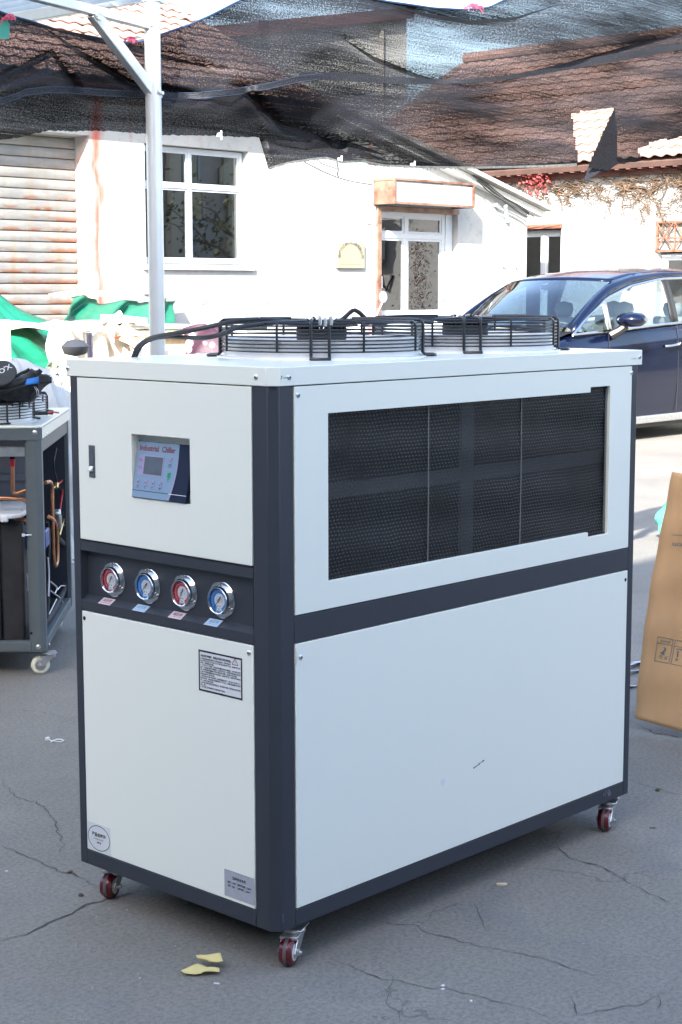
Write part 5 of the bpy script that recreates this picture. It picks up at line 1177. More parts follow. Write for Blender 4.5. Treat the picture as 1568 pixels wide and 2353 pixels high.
mb = MB(); bolt(mb, onf(80, 994) + Vector((0, -.004, 0)), (0, -1, 0), .009); bolt(mb, onf(88, 1487), (0, -1, 0), .009); bolt(mb, ons(108, 997, .004), (1, 0, 0), .007); bolt(mb, ons(113, 1482, .0), (1, 0, 0), .007); obj('bolt', mb, M_steel, oc, 40)
mb = MB(); bolt(mb, onf(65, 1026, .018), (0, -1, 0), .006); bolt(mb, onf(72, 1455, .0), (0, -1, 0), .005); obj('bolt_hole', mb, M_gap, oc, 40)
def pipe(name, pts, r, m, n=10):
    P = [Vector(p) for p in pts]; Q = []
    for i in range(len(P)):
        if 0 < i < len(P) - 1:
            a, b_ = (P[i - 1] - P[i]), (P[i + 1] - P[i]); d_ = min(a.length, b_.length) * .45
            for k in range(5):
                t = k / 4; e = P[i] + a.normalized() * d_ * (1 - t) ** 2 + b_.normalized() * d_ * t ** 2; Q.append(e)
        else: Q.append(P[i])
    mb = MB(); mb.tube(Q, r, n); return obj(name, mb, m, oc, 50)
c6 = lambda x, y: (x * .3419, 775.4 + y * .3419)
F6 = lambda pts, y: [onf(*c6(*p), y) for p in pts]
S6 = lambda pts, x=-.02: [ons(*c6(*p), -.02 + x * .12) for p in pts]
pipe('copper_pipe', F6([(84, 800), (84, 1040), (110, 1050), (190, 1022), (240, 1010)], .10), .0085, M_copper)
mb = MB(); q = onf(*c6(84, 842), .10); mb.tube([q + Vector((0, 0, .016)), q - Vector((0, 0, .016))], .0105, 12); obj('red_cap', mb, M_redwire, oc)
mb = MB(); q = onf(*c6(84, 808), .10); mb.tube([q + Vector((0, 0, .008)), q - Vector((0, 0, .006))], .012, 8); obj('fitting', mb, M_gap, oc)
pipe('copper_pipe', F6([(-400, 1070), (0, 1078), (150, 1085), (190, 1110)], .12), .009, M_copper)
pipe('copper_stub', F6([(95, 1224), (200, 1240)], .14), .014, M_copper)
tx1 = onf(54, 1300, .06).x; tz1 = onf(0, 1192, .05).z
mb = MB(); mb.box(tx1 - .55, tx1 - .105, .055, .50, zb0 + .012, tz1); mb.box(tx1 - .104, tx1, .075, .48, zb0 + .012, tz1 - .02); obj('tank', mb, M_foam, oc, 30, .012)
mb = MB(); lx = onf(61, 1160, .06).x; mb.prism([(lx - .62, .02), (lx - .06, .02), (lx - .02, .05), (lx, .30), (lx, .50), (lx - .62, .50)], tz1 + .002, tz1 + .022); mb.box(lx - .11, lx - .075, .014, .03, tz1 - .012, tz1 + .018); obj('tank_lid', mb, M_tank, oc, 30, .006)
a = onf(53, 1222, .16); b_ = onf(66, 1262, .16); mb = MB(); mb.box(a.x, a.x + .10, .16, .30, b_.z, a.z); obj('blue_pump', mb, M_bluebox, oc, 30, .006)
mb = MB(); mb.tube([(a.x - .08, .32, zb0 + .02), (a.x - .08, .32, a.z - .1), (a.x - .08, .32, a.z + .06)], [.07, .07, .05], 14); obj('compressor', mb, M_rubber, oc)
mb = MB(); a = onf(54, 1318, .15); b_ = onf(61, 1358, .15); mb.box(a.x, b_.x + .01, .15, .153, b_.z, a.z); obj('barcode_label', mb, M_paper, oc, 0)
mb = MB()
for i in range(8): mb.box(a.x + .006, b_.x, .1485, .1495, lerp(b_.z, a.z, .2 + i * .08), lerp(b_.z, a.z, .2 + i * .08 + .04))
obj('barcode', mb, M_print, oc, 0)
mb = MB(); mb.tube(F6([(152, 1328), (212, 1328)], -.003), .0035, 6); q = onf(*c6(155, 1328), -.004); mb.box(q.x - .004, q.x + .007, -.012, -.003, q.z - .006, q.z + .006); obj('cable_tie', mb, M_whiteplastic, oc)
pipe('foam_hose', F6([(140, 1180), (200, 1190)], .17), .016, M_foam)
# side opening
pipe('copper_pipe', S6([(305, 976), (335, 968), (350, 990), (352, 1200), (360, 1500), (374, 1545), (388, 1495), (384, 1290), (368, 1235), (330, 1205)]), .009, M_copper)
pipe('red_cable', S6([(430, 835), (430, 960), (404, 1160), (384, 1265)], -.10), .0045, M_redwire)
pipe('red_cable', S6([(392, 985), (450, 935)], -.10), .005, M_redwire)
pipe('steel_tube', S6([(350, 1022), (372, 1002)], -.10), .003, M_steel)
mb = MB(); q = S6([(378, 998)], -.10)[0]; mb.tube([q - Vector((0, .016, .008)), q + Vector((0, .016, .010))], .011, 6); obj('brass_nut', mb, M_brass, oc, 20)
pipe('brass_valve', S6([(398, 1330), (414, 1270), (428, 1222)], -.09), .0075, M_brass); pipe('brass_valve', S6([(416, 1268), (436, 1255), (452, 1268)], -.09), .006, M_brass)
pipe('black_cable', S6([(440, 770), (432, 840)], -.11), .008, M_rubber)
mb = MB(); q = S6([(424, 826)], -.13)[0]; mb.lathe([(.012, -.004), (.03, -.004), (.03, .008), (.012, .008)], 18, Matrix.Translation(q) @ Matrix.Rotation(math.pi / 2, 4, 'Y')); obj('grommet', mb, M_paper, oc)
pipe('black_cable', S6([(380, 745), (362, 830), (365, 900), (400, 1010), (440, 1060), (420, 1200)], -.12), .0035, M_rubber)
pipe('black_cable', S6([(445, 1050), (436, 1130), (400, 1260)], -.11), .004, M_rubber)
pipe('foam_hose', S6([(385, 1350), (430, 1395), (438, 1480), (432, 1690), (395, 1770), (320, 1900), (250, 1960)], -.14), .016, M_foam)
pipe('foam_hose', S6([(318, 1240), (334, 1330), (326, 1480), (330, 1700), (316, 1900)], -.09), .007, M_foam)
pipe('grey_cable', S6([(322, 1480), (330, 1600), (326, 1740)], -.06), .004, M_whiteplastic)
pipe('grey_cable', S6([(338, 1640), (385, 1680), (370, 1725), (335, 1700)], -.06), .004, M_steel)
for pts in ([(388, 1696), (408, 1668), (450, 1672)], [(360, 1720), (400, 1745), (428, 1790)], [(330, 1860), (380, 1760)]): pipe('cable_tie', S6(pts, -.075), .003, M_whiteplastic)
mb = MB(); q = S6([(385, 1220)], -.12)[0]; mb.box(-.02, .02, -.02, .02, -.05, .05, Matrix.Translation(q) @ Matrix.Rotation(.5, 4, 'X')); obj('capillary_bulb', mb, M_steel, oc, 30, .01)
def caster(parent, c, axle_ang, wheelm, worn, base_z, r=.033, w_=.027, local=False):
    Mz = Matrix.Translation((c.x, c.y, 0)) @ Matrix.Rotation(axle_ang, 4, 'Z'); hz = c.z
    fk = MB(); fk.lathe([(0, base_z - .014), (.026, base_z - .014), (.030, base_z - .008), (.026, base_z - .003), (0, base_z - .003)], 20, Mz @ Matrix.Translation((0, .040, 0)))
    fk.box(-.030, .030, .008, .072, base_z - .003, base_z, Mz)
    for s_ in (-1, 1):
        x = s_ * (w_ / 2 + .004); fk.prism([(-.014, hz - .012), (.014, hz - .012), (.020, hz), (.064, base_z - .014), (.012, base_z - .014), (-.016, hz)], x - .0018, x + .0018, Mz @ Matrix(((0, 0, 1, 0), (1, 0, 0, 0), (0, 1, 0, 0), (0, 0, 0, 1))))
    fk.box(-w_ / 2 - .006, w_ / 2 + .006, -.004, .066, base_z - .022, base_z - .014, Mz)
    f_ = obj('caster', fk, M_steel, parent, 30, .0012)
    Mw = Mz @ Matrix.Translation((0, 0, hz)) @ Matrix.Rotation(math.pi / 2, 4, 'Y')
    k = w_ / 2
    mb = MB(); mb.lathe([(r * .62, -k), (r * .86, -k), (r * .97, -k * .55), (r, -k * .2), (r, k * .2), (r * .97, k * .55), (r * .86, k), (r * .62, k)], 36, Mw, close=False); obj('tyre', mb, wheelm, f_, 60)
    if worn: mb = MB(); mb.lathe([(r + .0006, -k * .28), (r + .0006, k * .28)], 36, Mw, close=False); obj('tread', mb, M_puworn, f_, 60)
    mb = MB(); mb.lathe([(r * .40, -k - .001), (r * .66, -k + .0005), (r * .64, -k * .2), (r * .64, k * .2), (r * .66, k - .0005), (r * .40, k + .001)], 28, Mw, close=False); obj('wheel_core', mb, M_wfab if worn else M_steel, f_, 40)
    mb = MB(); mb.lathe([(0, -k - .004), (r * .38, -k - .003), (r * .38, k + .003), (0, k + .004)], 20, Mw); mb.lathe([(0, k + .004), (.0045, k + .004), (.0045, k + .018), (0, k + .018)], 12, Mw); mb.lathe([(.0045, k + .006), (.0085, k + .006), (.0085, k + .013), (.0045, k + .013)], 6, Mw, close=False); mb.lathe([(0, -k - .010), (.007, -k - .010), (.007, -k - .004), (0, -k - .004)], 6, Mw); obj('axle_bolt', mb, M_steel, f_, 30)
    return f_
cw = onf(93, 1532, .05); lc = Vector((cw.x, .05, .042)); caster(oc, lc, math.radians(-75), M_nylon, False, zb0 - .013, r=.042, w_=.026)
caster(oc, Vector((-.08, D_ - .1, .042)), math.radians(60), M_nylon, False, zb0 - .013, r=.042, w_=.026); caster(oc, Vector((-W_ + .08, .08, .042)), math.radians(10), M_nylon, False, zb0 - .013, r=.042, w_=.026); caster(oc, Vector((-W_ + .08, D_ - .1, .042)), math.radians(10), M_nylon, False, zb0 - .013, r=.042, w_=.026)
fan_guard(oc, -.275, .27, zt + .003, .215, .095, math.radians(-62), rings=6); fan_guard(oc, -.27, .72, zt + .003, .215, .095, math.radians(-62), rings=6)
lc_ = thing('loose_motor_lead', 'coiled black motor lead with coloured wire ends on the open chiller lid', 'cable', P0, local=True, rz=ang - math.pi / 2)
mb = MB(); zz = zt + .010
P = [onf(*p, .50) for p in ((0, 936), (40, 938), (80, 936), (110, 935))]
P = [Vector((p.x, p.y, zz + .010)) for p in P]; mb.tube(P, .009, 8); mb.tube([p + Vector((.02, .03, -.002)) for p in P], .007, 8); obj('lead', mb, M_rubber, lc_)
for k, m_ in enumerate((M_redwire, mat('yellow_wire', (.65, .45, .05), .5), M_redwire)):
    mb = MB(); mb.tube([P[-1] + Vector((-.01, 0, .003 * k)), P[-1] + Vector((.03, .004 * k, .004)), P[-1] + Vector((.05, .006 * k, 0))], .003, 5); obj('wire_end', mb, m_, lc_)

# bag lying on the open chiller's guard
zg = zt + .098
bag = thing('tool_bag', 'slouched black canvas bag with blue webbing and printed round lid', 'bag', P0, local=True, rz=ang - math.pi / 2)
BT = [(-60, 868), (0, 868), (30, 868), (48, 864), (60, 858), (72, 847), (80, 853), (90, 850), (96, 860), (108, 862), (119, 872)]
BB = [(-60, 924), (0, 923), (55, 921), (70, 925), (80, 918), (90, 903), (100, 890), (112, 880), (119, 874)]
def f_bag(u, v):
    x = lerp(-60, 119, u); t_, b__ = poly_y(BT, x), poly_y(BB, x); a = v * 2 * math.pi; cy = (t_ + b__) / 2; hh = (b__ - t_) / 2 + 1
    crease = 1 + .10 * math.sin(a * 3 + x * .05) + .07 * math.sin(a * 6 - x * .08) + .05 * math.sin(x * .17 + a * 2); dpt = .16 * (1 - smooth((x - 70) / 55) * .7)
    y = cy - hh * math.sin(a) ; q = onf(x, y, .18 - dpt * math.cos(a) * crease); return q + Vector((0, 0, .012 * math.sin(x * .11 + a * 4) * abs(math.cos(a))))
mb = MB(); mb.grid(f_bag, 70, 36); obj('bag_body', mb, M_bagfab, bag, 70)
for k, (pts, r_) in enumerate((([(-20, 884), (20, 888), (50, 880), (72, 868), (80, 856)], 5.5), ([(-20, 900), (20, 897), (55, 888), (85, 880)], 5), ([(35, 866), (48, 858), (60, 853), (68, 848)], 3.5), ([(72, 872), (84, 884), (84, 900), (74, 912)], 4), ([(80, 866), (88, 858), (94, 850)], 5))):
    mb = MB(); mb.tube([onf(x, y, -.02) for x, y in pts], [r_ / 500] * len(pts), 8); obj('fold', mb, M_bagfab, bag, 70)
mb = MB(); q0 = onf(2, 866, -.03); nrm = Vector((-.05, -.80, .60)).normalized(); Mx = Matrix.Translation(onf(3, 858, -.01)) @ nrm.to_track_quat('Z', 'Y').to_matrix().to_4x4(); mb.lathe([(.060, -.012), (.064, -.006), (.064, .004), (.058, .008), (0, .009)], 36, Mx); lid_ = obj('round_lid', mb, M_baglid, bag, 40)
mb = MB(); text(mb, "WIO'X", Mx @ Matrix.Translation((0, 0, .0105)), .005, -.006, .034, align='C', rot=.62, bold=.02); obj('lettering', mb, M_whiteink, lid_, 0)
mb = MB(); mb.lathe([(.0645, -.009), (.0665, -.004), (.0645, .001)], 36, Mx, close=False); obj('piping', mb, M_bagfab, lid_)
mb = MB(); mb.grid(lambda u, v: bil([onf(62, 871, -.045), onf(90, 865, -.04), onf(91, 880, -.05), onf(57, 885, -.055)], u, v) + Vector((0, -.008 * math.sin(math.pi * u), 0)), 8, 3); obj('blue_strap', mb, M_bluestrap, bag, 60, solid=.003)
mb = MB(); mb.grid(lambda u, v: bil([onf(90, 862, -.05), onf(113, 862, -.03), onf(116, 876, -.03), onf(92, 882, -.06)], u, v) + Vector((0, -.02 * math.sin(math.pi * u), 0)), 8, 4); obj('strap_end', mb, M_bagfab, bag, 60, solid=.006)
mb = MB()
for dx in (0, 4): mb.tube([onf(78 + dx, 888, -.045), onf(84 + dx, 897, -.06), onf(86 + dx - .5, 910, -.055)], .0009, 4)
obj('stitching', mb, M_whiteink, bag, 0)

# ------------------------------------------------------------------ the main chiller
L, W, ZB, ZL, ZT, OV = 1.5864, .7925, .1044, 1.4549, 1.5, .0032
ch = thing('industrial_chiller', 'tall white chiller with dark grey frame and four pressure gauges', 'chiller', (0, 0, 0), 'industrial chillers')
c_ = .0205; pe, plg = .072, .0670
pe2 = W - .7444; pl2 = L - 1.538
def corner(cx, cy, fx, fy, wx, wy):
    pts = [(0, c_), (c_, 0), (wx, 0), (wx, .02), (.045, .022), (.022, .045), (.02, wy), (0, wy)]
    return [(cx + fx * x, cy + fy * y) for x, y in pts]
for args in ((0, 0, 1, 1, plg, pe), (L, 0, -1, 1, pl2, .06), (0, W, 1, -1, .06, pe2), (L, W, -1, -1, .06, .06)):
    mb = MB(); mb.prism(corner(*args), ZB, ZL - .0005); obj('corner_post', mb, M_slate, ch, 20, .0015)
x0, x1 = plg + .0008, L - pl2 - .0008; y0, y1 = pe + .0008, W - pe2 - .0008
mb = MB()
for za, zb_ in ((ZB, .1478), (.8259, .8923)): mb.box(x0, x1, .0, .03, za, zb_)
obj('side_rail', mb, M_slate, ch, 20, .0015)
mb = MB(); mb.box(0, .03, y0, y1, ZB, .1468); obj('end_rail', mb, M_slate, ch, 20, .0015)
mb = MB(); mb.box(x0, x1, W - .03, W, ZB, .1478); mb.box(L - .03, L, .061, W - .061, ZB, .1478); mb.box(x0, x1, W - .03, W, .8259, .8923); obj('rear_rail', mb, M_slate, ch, 20)
mb = MB(); mb.prism([(.030 + c_, .028), (L - .034, .028), (L - .034, W - .03), (.030, W - .03), (.030, .028 + c_)], .088, ZB - .0006); obj('skirt', mb, M_slate, ch, 20, .0015)
mb = MB(); mb.box(.15, L - .15, .13, W - .13, .030, .0875); obj('underside_blocker', mb, M_gap, ch, 0)  # hidden block added under the body to deepen the shade on the ground
# gauge tray (a shallow pan with sloping sides)
gz0, gz1, dep, sl = .8488, .9862, .0225, .020
mb = MB(); mb.box(0, .02, y0, y1, .8226, gz0 - .0003); mb.box(0, .02, y0, y1, gz1 + .0003, 1.0126)
o_ = [(0, y0, gz0), (0, y1, gz0), (0, y1, gz1), (0, y0, gz1)]; i_ = [(dep, y0, gz0 + .0130), (dep, y1 - .002, gz0 + .0130), (dep, y1 - .002, gz1 - .002), (dep, y0, gz1 - .002)]
n0 = len(mb.v); mb.v += [Vector(p) for p in o_ + i_]; mb.f += [(n0 + 4, n0 + 5, n0 + 6, n0 + 7)] + [(n0 + k, n0 + (k + 1) % 4, n0 + 4 + (k + 1) % 4, n0 + 4 + k) for k in range(4)]
obj('gauge_tray', mb, M_slate, ch, 20)
# body of darkness behind the panel joints
mb = MB(); mb.box(.040, L - .03, .16, W - .03, .12, ZL - .005); mb.box(.012, .039, y0, y1, .15, .822); mb.box(.012, .039, y0, .288, 1.013, ZL - .004); mb.box(.012, .039, .527, y1, 1.013, ZL - .004); mb.box(.012, .039, .289, .526, 1.013, 1.14); mb.box(.012, .039, .289, .526, 1.320, ZL - .004)
mb.box(x0, x1, .012, .04, .15, .8255); mb.box(x0, x1, .012, .04, 1.40, ZL - .004); mb.box(x0, x1, .012, .04, .894, .94); obj('inner_casing', mb, M_gap, ch, 0)
gp = .0026
# end panels
def endplate(name, ya, yb, za, zb_, hole=None):
    mb = MB(); us = [ya, yb] if not hole else [ya, hole[0], hole[1], yb]; vs = [za, zb_] if not hole else [za, hole[2], hole[3], zb_]
    plate(mb, us, vs, (lambda i, j: True) if not hole else (lambda i, j: not (i == 1 and j == 1)), -.0015, .010, lambda u, v, d: (d, u, v)); return obj(name, mb, M_white, ch, 20, .0014)
HY0, HY1, HZ0, HZ1 = .2955, .5205, 1.149, 1.3135
dp_ = endplate('door_panel', y0 + gp * .4, y1 - gp, 1.0126 + .005, ZL - .0028, (HY0, HY1, HZ0, HZ1))
lp_ = endplate('lower_end_panel', y0 + gp * .5, y1 - gp, .1468 + gp, .8226 - gp)
mb = MB(); mb.box(-.0008, .010, y0 + gp, y1 - gp, 1.0126 + .0010, 1.0126 + .0048); obj('door_gap', mb, M_gap, ch, 0)
# side panels
NX0, NX1, NX2 = .1884, 1.316, 1.4189
us = [x0 + gp, NX0, NX1, NX2, x1 - gp]; vs = [.8923 + gp, .9501, .965, 1.3818, 1.3972, ZL - .0028]
def sol(i, j):
    if i == 1: return j not in (2,)
    if i == 2: return j not in (1, 2, 3)
    return True
mb = MB(); plate(mb, us, vs, sol, -.0015, .010, lambda u, v, d: (u, d, v)); ventp = obj('vent_panel', mb, M_white, ch, 20, .0014)
mb = MB(); plate(mb, [x0 + gp, x1 - gp], [.1478 + gp, .8259 - gp], lambda i, j: True, -.0015, .010, lambda u, v, d: (u, d, v)); obj('lower_side_panel', mb, M_white, ch, 20, .0014)
mb = MB(); mb.box(x0 + gp * .3, x0 + gp * .9, -.006, .010, .775, .815); obj('panel_tab', mb, M_white, ch, 20)
# lid
lp = [(-OV, c_), (c_, -OV), (L + OV - c_, -OV), (L + OV, c_ - .01), (L + OV, W + OV - .01), (L + OV - .01, W + OV), (-OV + .012, W + OV), (-OV, W + OV - .012)]
lp[2] = (L + OV - .004, -OV); lp[3] = (L + OV, -OV + .004)
mb = MB(); mb.prism(lp, ZL, ZT); obj('lid', mb, M_white, ch, 15, .0016)
mb = MB(); mb.box(.004, L - .004, .004, W - .004, ZL - .0022, ZL - .0002); obj('lid_gap', mb, M_gap, ch, 0)
# screws
def screw(p, nrm, r=.0062, m=M_steel, hole=False):
    mb = MB(); nv = Vector(nrm); Mx = Matrix.Translation(p) @ nv.to_track_quat('Z', 'Y').to_matrix().to_4x4()
    if hole: mb.lathe([(r, .0003), (0, .0006)], 14, Mx); return obj('screw_hole', mb, M_gap, ch, 0)
    mb.lathe([(r * 1.15, 0), (r * 1.1, .0012), (r, .0018), (r * .7, .0032), (0, .0038)], 16, Mx); s_ = obj('screw', mb, m, ch, 40)
    k = MB(); k.box(-r * .55, r * .55, -r * .13, r * .13, .0030, .0041, Mx); k.box(-r * .13, r * .13, -r * .55, r * .55, .0030, .00415, Mx); obj('cross_slot', k, M_gap, s_, 0)
for y, z in ((.054, 1.476), (.777, 1.475)): screw((-OV, y, z), (-1, 0, 0))
for x, z in ((.051, 1.476), (1.571, 1.479)): screw((x, -OV, z), (0, -1, 0))
screw((-.0016, .088, .801), (-1, 0, 0)); screw((-.0016, .731, .800), (-1, 0, 0), .006, hole=True)
for x, z in ((.083, 1.432), (1.532, 1.432), (.088, .789)): screw((x, -.0016, z), (0, -1, 0))
screw((1.523, -.0016, .795), (0, -1, 0), .006, hole=True)
# latch
mb = MB(); mb.box(-.0045, .0, .6705, .6945, 1.188, 1.274); lt = obj('latch', mb, mat('latch_grey', (.085, .095, .115), .45), ch, 30, .0015)
mb = MB(); mb.box(-.0058, -.0045, .6735, .6915, 1.222, 1.2600); mb.box(-.0062, -.0045, .6735, .6915, 1.2612, 1.2622); obj('paddle', mb, bpy.data.materials['latch_grey'], lt, 30, .0008)
mb = MB(); mb.prism([(1.2055, -.0045), (1.2055, -.013), (1.2085, -.0125), (1.216, -.006), (1.2185, -.0045)], .6755, .6905, Matrix(((0, 1, 0, 0), (0, 0, 1, 0), (1, 0, 0, 0), (0, 0, 0, 1)))); obj('lever', mb, M_steel, lt, 20)
# control unit set in the door
pocket = MB(); pd = .030
plate(pocket, [HY0, HY1], [HZ0, HZ1], lambda i, j: True, pd, pd + .003, lambda u, v, d: (d, u, v))
for q in ((HY0 - .002, HY0 + .0, HZ0, HZ1), (HY1, HY1 + .002, HZ0, HZ1), (HY0, HY1, HZ1, HZ1 + .002), (HY0, HY1, HZ0 - .002, HZ0)): pocket.box(.0105, pd, *q)
obj('pocket', pocket, M_white, ch, 20)
# keypad plane: leans out at the bottom
kw, kh = .209, .1475
kb = Vector((-.006, .5175, HZ0 + .0015)); kt = Vector((.021, .5175, HZ0 + .0015 + math.sqrt(kh ** 2 - .027 ** 2)))
ky = (kt - kb).normalized(); kx = Vector((0, -1, 0)); kn = kx.cross(ky)
MK = Matrix.Translation(kb) @ Matrix((kx, ky, kn)).transposed().to_4x4()
mb = MB(); mb.box(0, kw, 0, kh, -.012, 0, MK); cu = obj('control_unit', mb, M_navy, ch, 20, .0012)
# pale field bounded by an arc on the right
def arcx(y): t = y / kh; return lerp(.137, .160, 1 - (1 - t) ** 2.0) + .0045 * math.sin(math.pi * t)
mb = MB(); N_ = 24; z_ = .0004
for k in range(N_ + 1): y = .0012 + (kh - .0024) * k / N_; mb.v += [MK @ Vector((.0008, y, z_)), MK @ Vector((arcx(y), y, z_))]
mb.f += [(2 * k, 2 * k + 1, 2 * k + 3, 2 * k + 2) for k in range(N_)]; obj('keypad', mb, M_panelblue, cu, 0)
mb = MB()
for k in range(N_ + 1): y = .0012 + (kh - .0024) * k / N_; t = y / kh; mb.v += [MK @ Vector((arcx(y), y, z_ + .0001)), MK @ Vector((arcx(y) + lerp(.0075, .0006, min(1, t * 1.2)), y, z_ + .0001))]
mb.f += [(2 * k, 2 * k + 1, 2 * k + 3, 2 * k + 2) for k in range(N_)]; obj('lilac_edge', mb, M_lilac, cu, 0)
MKz = MK @ Matrix.Translation((0, 0, .0008))
mb = MB(); rect(mb, MKz, .0005, .142, .0180, .0196); obj('flap_joint', mb, M_print, cu, 0)
mb = MB(); mb.box(.142, kw - .001, .0178, .0192, 0, .0014, MK); obj('flap_edge', mb, M_whiteplastic, cu, 0)
mb = MB(); text(mb, 'Industrial', MKz, .0105, .1232, .0205, width=.0735, bold=.018); text(mb, 'Chiller', MKz, .0965, .1232, .0205, width=.0515, bold=.018); obj('title_lettering', mb, M_redink, cu, 0)
mb = MB(); mb.prism([(.012, .062), (.0145, .0585), (.1095, .0585), (.1095, .1115), (.0135, .1115), (.011, .108)], .0003, .0012, MK); obj('display_bezel', mb, M_lilac, cu, 0)
mb = MB(); mb.box(.0350, .1055, .0625, .1085, .0012, .0016, MK); obj('display', mb, M_lcd, cu, 0)
def key(x, y, m=M_lilac):
    k = MB(); k.prism([(x - .0062, y - .0055), (x - .0052, y - .0068), (x + .0052, y - .0068), (x + .0062, y - .0055), (x + .0062, y + .0055), (x + .0052, y + .0068), (x - .0052, y + .0068), (x - .0062, y + .0055)], .0003, .0014, MK); return obj('key', k, m, cu, 20)
KS = [(.0195, .0405), (.0485, .0405), (.0775, .0405), (.1065, .0405)]
for p in KS: key(*p)
key(.1345, .1025); key(.1345, .0655, M_gled)
mb = MB(); Mk2 = MK @ Matrix.Translation((0, 0, .0017)); T_ = .0009
for a, b_ in (((-.004, .003), (-.001, -.003)), ((-.004, -.001), (0, .001)), ((.0005, .001), (.004, .003)), ((.002, .004), (.001, -.002)), ((-.003, -.004), (-.003, 0)), ((0, -.0045), (.0025, -.003))): line(mb, Mk2, (KS[0][0] + a[0], KS[0][1] + a[1]), (KS[0][0] + b_[0], KS[0][1] + b_[1]), T_)
for (x, y), s_ in ((KS[1], 1), (KS[2], -1)): line(mb, Mk2, (x - .0045, y - .002 * s_), (x, y + .002 * s_), .0013); line(mb, Mk2, (x, y + .002 * s_), (x + .0045, y - .002 * s_), .0013)
x, y = KS[3]
for a, b_ in (((-.004, -.002), (-.001, -.005)), ((-.004, -.002), (0, -.001)), ((-.002, -.003), (.003, 0)), ((.003, 0), (.003, .005)), ((.003, .005), (.0008, .003))): line(mb, Mk2, (x + a[0], y + a[1]), (x + b_[0], y + b_[1]), T_)
outline(mb, Mk2, .1315, .1375, .0995, .1050, .0008); disc(mb, Mk2, .1395, .1082, .0015, 10)
disc(mb, Mk2, .1345, .0650, .0034, 14, 0, .0026); line(mb, Mk2, (.1345, .0650), (.1345, .0685), .0009); disc(mb, Mk2, .1395, .0710, .0015, 10)
for y in (.0975, .0775): disc(mb, Mk2, .0260, y, .0015, 10)
obj('key_symbols', mb, M_print, cu, 0)
mb = MB()
for s_, e_, x, y, h in (('运行', 'Running', .0185, .0985, .0036), ('故障', 'Alarm', .0185, .0785, .0036), ('功能', 'Function', KS[0][0], .0290, .0038), ('向上', 'Up', KS[1][0], .0290, .0038), ('向下', 'Down', KS[2][0], .0290, .0038), ('确定', 'OK', KS[3][0], .0290, .0038), ('压缩机', 'Compressor', .1345, .0905, .0038), ('泵', 'Pump', .1345, .0535, .0038)):
    text(mb, s_, Mk2, x, y, h, align='C', bold=.02); text(mb, e_, Mk2, x, y - .0044, h * .9, align='C')
obj('key_captions', mb, M_print, cu, 0)
